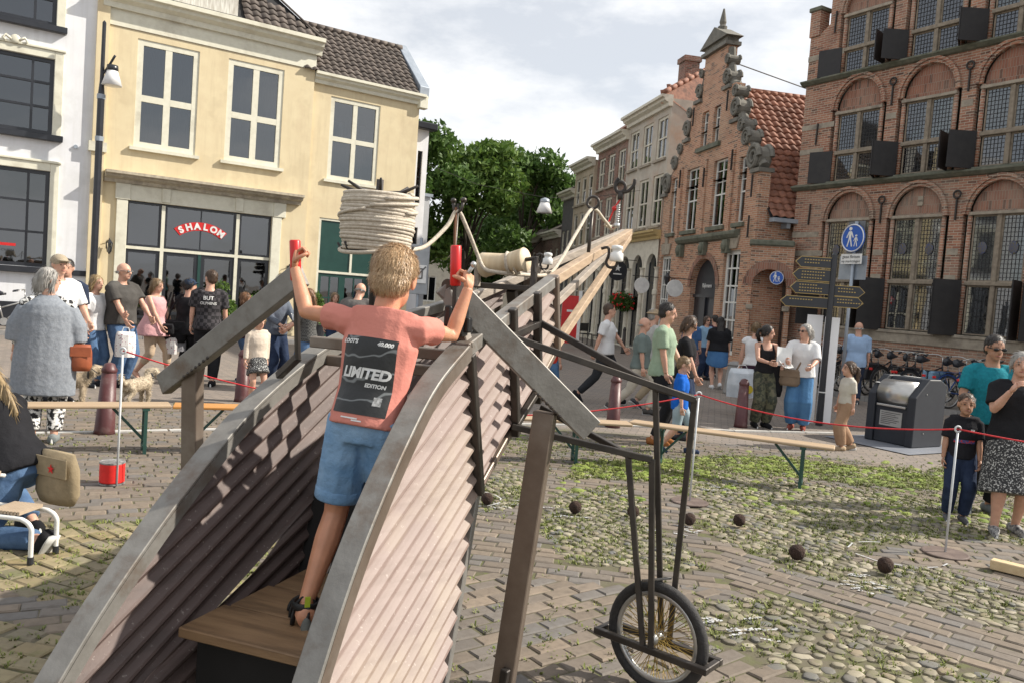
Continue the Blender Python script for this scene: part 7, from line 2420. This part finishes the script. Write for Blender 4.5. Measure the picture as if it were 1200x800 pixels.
# cafe chairs further down
for i, (x, y, rz) in enumerate(((3.0, 33.5, 20), (3.5, 32.6, -30), (2.4, 34.2, 70), (3.9, 33.8, 200))):
    t = thing('cafe_chair', ['dark cafe chair nearest the red banner', 'dark cafe chair behind the walking man', 'dark cafe chair furthest down the street', 'dark cafe chair close to the arcade columns'][i], 'chair', (x, y, 0), R(rz), 'cafe chairs outside the arcade')
    MB().box(-.22, .22, -.22, .22, .43, .47).build('seat', M_IRON, t)
    MB().box(-.22, .22, .2, .24, .55, .88).build('backrest', M_IRON, t)
    for sx in (-1, 1):
        for sy in (-1, 1): MB().bar((sx * .2, sy * .2, 0), (sx * .2, sy * .2, .9 if sy > 0 else .43), .03, .03, (0, 1, 0)).build('leg', M_IRON, t)

# ------------------------------------------------------------------ plants
def potted(label, p, h, w, pot, seed, mat=LEAF_M, n=1500, group='potted shrubs by the shop doors'):
    t = thing('potted_shrub', label, 'plant', p, 0, group)
    MB().lathe([(.17, 0), (.19, .04), (.25, pot - .04), (.27, pot), (.22, pot)], (0, 0, 0), 16).build('pot', M_BLK, t, smooth=False)
    rg = random.Random(seed)
    mb = MB()
    mb.tube([(0, 0, pot - .05), (.01, 0, pot + h * .4)], [.025, .015], 6)
    mb.build('stem', M_BARK, t)
    mb = MB()
    cl = [((rg.uniform(-.5, .5) * w, rg.uniform(-.5, .5) * w, pot + h * rg.uniform(.2, .85)), (w * .5, w * .5, h * .25)) for _ in range(8)]
    foliage(mb, cl, n, .05, rg)
    mb.build('foliage', mat, t)
potted('bushy green shrub in a pot before the right shop door', yel(2.55, -.6), 1.05, .42, .55, 31)
potted('bushy green shrub in a pot before the right display window', yel(3.62, -.6), .85, .42, .5, 32)
potted('small green plant by the foot of the black street lamp', yel(-.15, -.5), .5, .2, .35, 33, n=500)
potted('wispy shrub by the green shop door', yel(5.3, -.5), 1.0, .25, .5, 34, n=600)
hb_ = thing('hanging_basket', 'round hanging flower basket with red blooms on the arcade column', 'flower basket', (4.55, 34.6, 0), 0)
mb = MB()
rg = random.Random(8)
foliage(mb, [((0, -.2, 1.95), (.55, .55, .42)), ((.2, -.2, 1.8), (.4, .4, .4)), ((-.25, -.2, 1.85), (.4, .4, .4))], 2200, .06, rg)
mb.build('foliage', LEAF_D, hb_)
mb = MB()
for _ in range(26): mb.ell((rg.uniform(-.5, .5), -.2 - rg.uniform(.3, .55), rg.uniform(1.6, 2.25)), (.04, .04, .04), 6, 4)
mb.build('blooms', M_RED, hb_, kind='stuff')
MB().tube([(0, -.2, 2.3), (0, -.2, 2.9), (.35, .3, 2.9)], .012, 5).build('hanger', M_IRON, hb_)

# ------------------------------------------------------------------ bicycles
def bicycle(label, x, y, rz, group, frame=None, basket=None, lean=0, z=0.0, cloth=None, flower=None):
    t = thing('bicycle', label, 'bicycle', (x, y, z), R(rz), group)
    t.rotation_euler = (R(lean), 0, R(rz))
    fm = frame or M_BLK
    for wx, nm in ((-.52, 'wheel'), (.52, 'wheel')):
        wheel_parts(t, (wx, 0, .34), (0, 1, 0), (1, 0, 0), .34, .02, 20, M_TYRE, M_ALU, M_ALU, nm)
    mb = MB()
    bb, hd_, st_ = (-.06, 0, .29), (.36, 0, .83), (-.2, 0, .78)
    for a, b in ((bb, (.38, 0, .72)), (bb, st_), ((-.16, 0, .60), (.37, 0, .80)), ((-.52, 0, .34), bb), ((-.52, 0, .34), (-.19, 0, .72)), ((.39, 0, .66), hd_)):
        mb.tube([a, b], .017, 8)
    mb.tube([(.39, .0, .68), (.42, .045, .60), (.52, .05, .34)], .012, 6)
    mb.tube([(.39, .0, .68), (.42, -.045, .60), (.52, -.05, .34)], .012, 6)
    mb.build('frame', fm, t, smooth=True)
    mb = MB()
    mb.tube([hd_, (.34, 0, 1.02)], .012, 6)
    mb.tube(catmull([(.12, .29, 1.02), (.26, .27, 1.05), (.34, .12, 1.06), (.34, 0, 1.03), (.34, -.12, 1.06), (.26, -.27, 1.05), (.12, -.29, 1.02)], 4), .012, 6)
    h_ = mb.build('handlebar', M_ALU, t, smooth=True)
    for s in (-1, 1): MB().tube([(.1, s * .293, 1.018), (.21, s * .28, 1.04)], .018, 8).build('grip', M_BLK, h_)
    sd_ = MB()
    sd_.tube([(-.36, 0, .95), (-.25, 0, .955), (-.12, 0, .945), (-.03, 0, .94)], [(.07, .03), (.095, .035), (.045, .03), (.02, .02)], 10)
    sd_.build('saddle', M_BLK, t, smooth=True)
    MB().tube([st_, (-.23, 0, .94)], .012, 6).build('seat_post', M_ALU, t)
    mb = MB()
    for wx in (-.52, .52):
        a0, a1 = (20, 200) if wx < 0 else (30, 150)
        pts_ = [(wx + .365 * math.cos(R(a0 + (a1 - a0) * i / 12)), 0, .34 + .365 * math.sin(R(a0 + (a1 - a0) * i / 12))) for i in range(13)]
        mb.tube(pts_, [(.025, .006)] * 13, 6)
    mb.build('mudguard', fm, t, smooth=True)
    mb = MB()
    mb.box(-.82, -.3, -.06, .06, .745, .757)
    for s in (-1, 1): mb.tube([(-.52, s * .05, .34), (-.7, s * .055, .745)], .007, 5)
    mb.build('luggage_rack', fm, t)
    MB().box(-.92, -.885, -.035, .035, .62, .67).build('tail_light', M_RED, t, bevel=.005)
    MB().lathe([(.09, -.02), (.09, .02)], (-.06, -.05, .29), 16, axis=(0, 1, 0)).build('chain_guard', fm, t)
    if basket:
        mb = MB()
        for i in range(6):
            zz = .86 + i * .045
            k = .13 + .012 * i
            mb.tube([(.57 - k, -k * 1.15, zz), (.57 + k, -k * 1.15, zz), (.57 + k, k * 1.15, zz), (.57 - k, k * 1.15, zz)], .006, 4, closed=True)
        for i in range(12):
            a = i / 12 * 6.283
            mb.tube([(.57 + .14 * math.cos(a), .15 * math.sin(a), .86), (.57 + .19 * math.cos(a), .21 * math.sin(a), 1.09)], .005, 4)
        mb.box(.44, .70, -.14, .14, .85, .86)
        mb.build('basket', basket, t)
    if cloth:
        for s in (-1, 1): MB().box(-.82, -.4, s * .07 - .05, s * .07 + .05, .38, .75).build('pannier', cloth, t, bevel=.02)
    if flower:
        mb = MB()
        rg = random.Random(2)
        for _ in range(30): mb.ell((.5 + rg.uniform(-.14, .14), rg.uniform(-.16, .16), .98 + rg.uniform(-.08, .1)), (.045, .045, .04), 6, 4)
        mb.build('pink_flowers', flower, t, smooth=True)
    return t
M_PINKF = pm('pink_flower', (.62, .06, .16), .6, (.7, .3, .35), 30)
bicycle('black bicycle with pink flowers on its basket by the street lamp', -10.35, 20.35, 48, 'bicycles by the houses', basket=M_BLK, flower=M_PINKF)
bicycle('silver bicycle at the left edge before the white house', -12.0, 19.2, 30, 'bicycles by the houses', frame=M_ALU)
wdir = Vector((.515, -.857))
M_BLUEF = pm('blue_frame', (.01, .05, .2), .4)
M_DENB = pm('pannier_blue', (.16, .28, .40), .8, (.2, .33, .45), 20)
bl = ['parked bicycle nearest the light blue shirt', 'parked bicycle with tall handlebars left of the waste container lid', 'parked bicycle with black wire basket behind the waste container', 'second parked bicycle right of the wire basket', 'parked bicycle just right of the waste container', 'parked bicycle third from the blue pannier', 'parked bicycle second from the blue pannier', 'parked bicycle beside the blue pannier', 'parked bicycle with pale blue panniers', 'blue-framed parked bicycle behind the teal polo shirt', 'parked bicycle at the right end behind the man in teal']
for i in range(11):
    p = Vector((7.65, 20.35)) + wdir * (i * .43)
    bicycle(bl[i], p.x + rnd(-.1, .1), p.y + rnd(-.06, .06), 31 + rnd(-14, 14), 'bicycles parked along the brick wall', frame=M_BLUEF if i == 9 else M_BLK, basket=M_BLK if i in (2, 5) else None, lean=rnd(-8, 8), z=.105, cloth=M_DENB if i == 8 else (M_BLK if i == 4 else None))

# ------------------------------------------------------------------ dogs
def dog(label, x, y, rz, s, m):
    t = thing('dog', label, 'dog', (x, y, 0), R(rz))
    mb = MB()
    mb.tube([(-.30, 0, .40), (-.15, 0, .38), (.05, 0, .38), (.22, 0, .42), (.3, 0, .46)], [(.09, .10), (.12, .125), (.125, .14), (.12, .135), (.08, .09)], 12)
    mb.tube([(.24, 0, .46), (.36, 0, .56)], [.09, .075], 10)
    mb.ell((.42, 0, .60), (.10, .085, .085), 12, 8)
    mb.tube([(.46, 0, .58), (.56, 0, .55)], [.055, .038], 8)
    for e in (-1, 1): mb.tube([(.38, e * .07, .65), (.37, e * .12, .58), (.38, e * .12, .49)], [.03, .045, .025], 8)
    for e in (-1, 1):
        mb.tube([(.2, e * .07, .36), (.21, e * .075, .2), (.2, e * .075, .05), (.23, e * .075, .02)], [.055, .042, .035, .035], 8)
        mb.tube([(-.24, e * .07, .38), (-.2, e * .08, .26), (-.31, e * .08, .17), (-.29, e * .08, .03), (-.26, e * .08, .02)], [.075, .06, .036, .034, .035], 8)
    mb.tube([(-.32, 0, .42), (-.42, 0, .52), (-.44, 0, .62)], [.045, .05, .03], 8)
    mb.v = [tuple(Vector(v) * s) for v in mb.v]
    me = remesh(mb, .012, 2)
    me.materials.append(m)
    b_ = link('body', me, t)
    MB().ell((.565 * s, 0, .56 * s), (.016 * s, .02 * s, .016 * s), 8, 6).build('nose', M_BLK, b_)
    for e in (-1, 1): MB().ell((.485 * s, e * .05 * s, .625 * s), (.012 * s,) * 3, 6, 4).build('eye', M_EYE, b_)
    MB().tube([(.31 * s + .085 * s * .2 * math.cos(a), .095 * s * math.cos(a), .5 * s + .09 * s * math.sin(a)) for a in [i * .52 for i in range(12)]], .012, 6, closed=True).build('collar', M_BLK, t)
    fur = MB()
    rg = random.Random(int(x * 100))
    vs = [(v.co.copy(), v.normal.copy()) for v in me.vertices]
    for _ in range(2600):
        c, n_ = rg.choice(vs)
        d_ = (n_ * .6 + Vector((rg.gauss(0, .35), rg.gauss(0, .35), -.5))).normalized()
        sd_ = d_.orthogonal().normalized() * .003
        fur.add([c - sd_, c + sd_, c + d_ * rg.uniform(.02, .045)], [(0, 1, 2)])
    fur.build('fur', m, t, kind='stuff')
M_FUR = pm('beige_fur', (.42, .34, .24), .9, (.30, .235, .16), 14, bump=.8, bs=50)
dog('shaggy beige dog on a black lead left of the maroon bollard', -5.6, 10.3, 20, .72, M_FUR)
dog('shaggy cream dog right of the maroon bollard', -4.78, 10.4, 75, .70, pm('cream_fur', (.5, .42, .31), .9, (.38, .31, .22), 14, bump=.8, bs=50))

# ------------------------------------------------------------------ carried things
def world(J, v): return J['root'].matrix_basis @ Vector(v)
def paper_bag(label, p, w, h, d_, m, rz=0, name='carrier_bag'):
    t = thing(name, label, 'bag', (p.x, p.y, p.z), R(rz))
    mb = MB()
    mb.tube([(0, 0, -h), (0, 0, -h * .6), (0, 0, -h * .25), (0, 0, -.06)], [(w * .5, d_ * .5), (w * .52, d_ * .55), (w * .48, d_ * .45), (w * .42, d_ * .2)], 10)
    mb.build('bag_body', m, t)
    MB().tube([(-w * .2, 0, -.07), (-w * .12, 0, 0), (w * .12, 0, 0), (w * .2, 0, -.07)], .006, 5).build('handle', M_SIGNW, t)
    return t
POLKA = pm('polka_dots', (.74, .72, .70), .8, (.32, .08, .14), 42, lo=.60, hi=.63)
paper_bag('white polka-dot carrier bag held by the heavy bald man', world(j_bald, j_bald['wrr']) + Vector((.04, -.06, -.1)), .27, .42, .14, POLKA, 20)
paper_bag('small polka-dot bag held by the woman in pink', world(j_pink, j_pink['wrl']) + Vector((.02, -.05, -.1)), .24, .34, .12, POLKA, -10)
paper_bag('grey carrier bag held by the woman in pink', world(j_pink, j_pink['wrl']) + Vector((.14, .02, -.1)), .2, .3, .1, F_('greybag', (.25, .25, .27)), 30)
bp = paper_bag('white plastic bag with yellow emblem behind the maroon bollard', Vector((3.98, 13.9, .88)), .5, .55, .3, pm('white_plastic', (.62, .66, .70), .4, (.5, .55, .6), 8, bump=.6, bs=10), 10, 'plastic_bag')
MB().lathe([(.07, -.005), (.07, .005)], (.08, -.16, -.40), 16, axis=(0, 1, 0)).build('yellow_emblem', pm('emblem_yellow', (.65, .5, .03), .5), bp)
def pouch(label, p, w, h, d_, m, strap=None, rz=0, cat='bag', name='shoulder_bag'):
    t = thing(name, label, cat, (p.x, p.y, p.z), R(rz))
    mb = MB()
    mb.tube([(0, 0, -h), (0, 0, -h * .8), (0, 0, -h * .3), (0, 0, 0)], [(w * .42, d_ * .4), (w * .52, d_ * .55), (w * .5, d_ * .5), (w * .42, d_ * .2)], 12)
    mb.build('bag_body', m, t, smooth=True)
    MB().box(-w * .46, w * .46, -d_ * .55, -d_ * .48, -h * .45, -.02).build('flap', m, t, bevel=.01)
    if strap: MB().tube(catmull([Vector(v) for v in strap], 5), [(.014, .005)] * ((len(strap) - 1) * 5 + 1), 6).build('strap', m, t)
    return t
TANL = pm('tan_leather', (.33, .09, .035), .5, (.24, .06, .025), 8, bump=.2)
pq = world(po, (-.30, .06, .98))
pouch('rust-brown leather bag hanging at the poncho woman\'s side', pq, .2, .26, .1, TANL, [(-.05, 0, -.02), (-.10, .02, .2), (-.14, .02, .40)], 25)
pouch('black shoulder bag of the woman in the navy cap', world(j_blk, (.12, .16, .98)), .38, .36, .14, BLACK, [(-.1, 0, 0), (-.05, .0, .2), (.1, -.02, .42)], 10)
pouch('dark brown bag of the woman in pink', world(j_pink, (-.02, -.22, .92)), .26, .18, .1, BLACK, [(-.1, 0, 0), (-.05, .08, .25), (0, .14, .5)], 0)
pouch('taupe crossbody bag on the woman in white t-shirt', world(j_wtee, (-.16, -.16, .95)), .32, .26, .12, F_('taupebag', (.24, .18, .13)), [(.1, .0, 0), (.2, .02, .25), (.25, .08, .48)], -20)
pouch('black jacket slung over the arm in camouflage trousers', world(j_camo, (.2, -.02, 1.05)), .22, .55, .12, BLACK, None, 0, 'jacket', 'jacket')
kb = pouch('khaki canvas satchel with a red star on the kneeling woman', world(j_kneel, (-.06, .24, .58)), .36, .32, .13, pm('canvas_khaki', (.30, .235, .145), .9, (.23, .18, .11), 10, bump=.5, bs=30), None, -25)
st = []
for i in range(10):
    a, r_ = math.pi / 2 + i * math.pi / 5, (.03 if i % 2 == 0 else .012)
    st.append((.04 + r_ * math.cos(a), -.09 + r_ * math.sin(a)))
MB().prism(st, -.083, -.079).build('red_star', M_RED, kb)
def sheet(label, p, w, h, rx, rz, m=M_SIGNW, name='paper_sheet'):
    t = MB()
    n = 6
    vs = [(w * (i / n - .5), .03 * math.sin(i / n * 3) , h * (j - .5)) for j in range(2) for i in range(n + 1)]
    vs += [(a, b + .002, c) for a, b, c in vs]
    k = 2 * (n + 1)
    t.add(vs, [(i, i + 1, n + 2 + i, n + 1 + i) for i in range(n)] + [(k + n + 1 + i, k + n + 2 + i, k + i + 1, k + i) for i in range(n)])
    o = t.build(name, m, None, label=label, cat='paper')
    o.location = p
    o.rotation_euler = (R(rx), 0, R(rz))
    return o
sheet('large white sheet read by the woman in white t-shirt', world(j_wtee, j_wtee['wrr']) + Vector((-.05, -.04, .06)), .22, .30, -20, -15)
sheet('small white paper held by the camouflage trousers', world(j_camo, j_camo['wrl']) + Vector((.04, -.05, .04)), .2, .14, -50, 20)
sheet('white leaflet held by the woman in slate jacket', world(j_cap, j_cap['wrl']) + Vector((.08, -.05, .08)), .28, .22, -50, 30)
shirt_text(j_chk, 'BUT', .085, .0, 1.38, M_SIGNW)
shirt_text(j_chk, 'OLPHINS', .06, .0, 1.30, M_SIGNW)
shirt_patch(j_kid, 'chest_print', -.085, .085, .735, .765, pm('print_red', (.45, .03, .03), .7, (.05, .06, .2), 40, lo=.45, hi=.5))
shirt_patch(j_kid, 'chest_emblem', .04, .075, .84, .865, M_PW, nx=2, nz=2)
# lead of the dog
MB().tube(catmull([(-4.2, 8.0, .78), (-4.6, 8.9, .62), (-5.05, 9.9, .45)], 5), .006, 5).build('dog_lead', M_BLK, None, label='black lead from the poncho woman to the shaggy dog', cat='dog lead')
# step stool at the left edge
ss = thing('step_stool', 'white tubular step stool with ribbed beige treads at left edge', 'stool', (-2.93, 4.62, 0), R(-6))
M_TUBEW = pm('white_tube', (.72, .71, .68), .35, (.66, .65, .62), 6)
for s in (0, .22):
    MB().tube(catmull([(-.45, s, .27), (.1, s, .27), (.2, s, .262), (.245, s, .225), (.25, s, .17), (.25, s, .03)], 5), .014, 8).build('tube_frame', M_TUBEW, ss, smooth=True)
    MB().lathe([(.018, .012), (.018, .055)], (.25, s, 0), 10).build('rubber_foot', M_BLK, ss)
    MB().tube([(-.42, s, .27), (-.45, s, .03)], .014, 8).build('rear_leg', M_TUBEW, ss, smooth=True)
M_TREAD = pm('beige_tread', (.42, .33, .24), .6, (.36, .28, .2), 10)
for x0, z in ((-.02, .285), (-.30, .46)):
    for i in range(9): MB().box(x0 + i * .021, x0 + i * .021 + .015, .01, .21, z, z + .02).build('tread_slat', M_TREAD, ss)
MB().tube([(-.42, .0, .27), (-.30, 0, .45), (-.10, 0, .45)], .012, 8).tube([(-.42, .22, .27), (-.30, .22, .45), (-.10, .22, .45)], .012, 8).build('upper_frame', M_TUBEW, ss, smooth=True)

if 'workbench' in bpy.data.scenes: bpy.data.scenes.remove(bpy.data.scenes['workbench'])
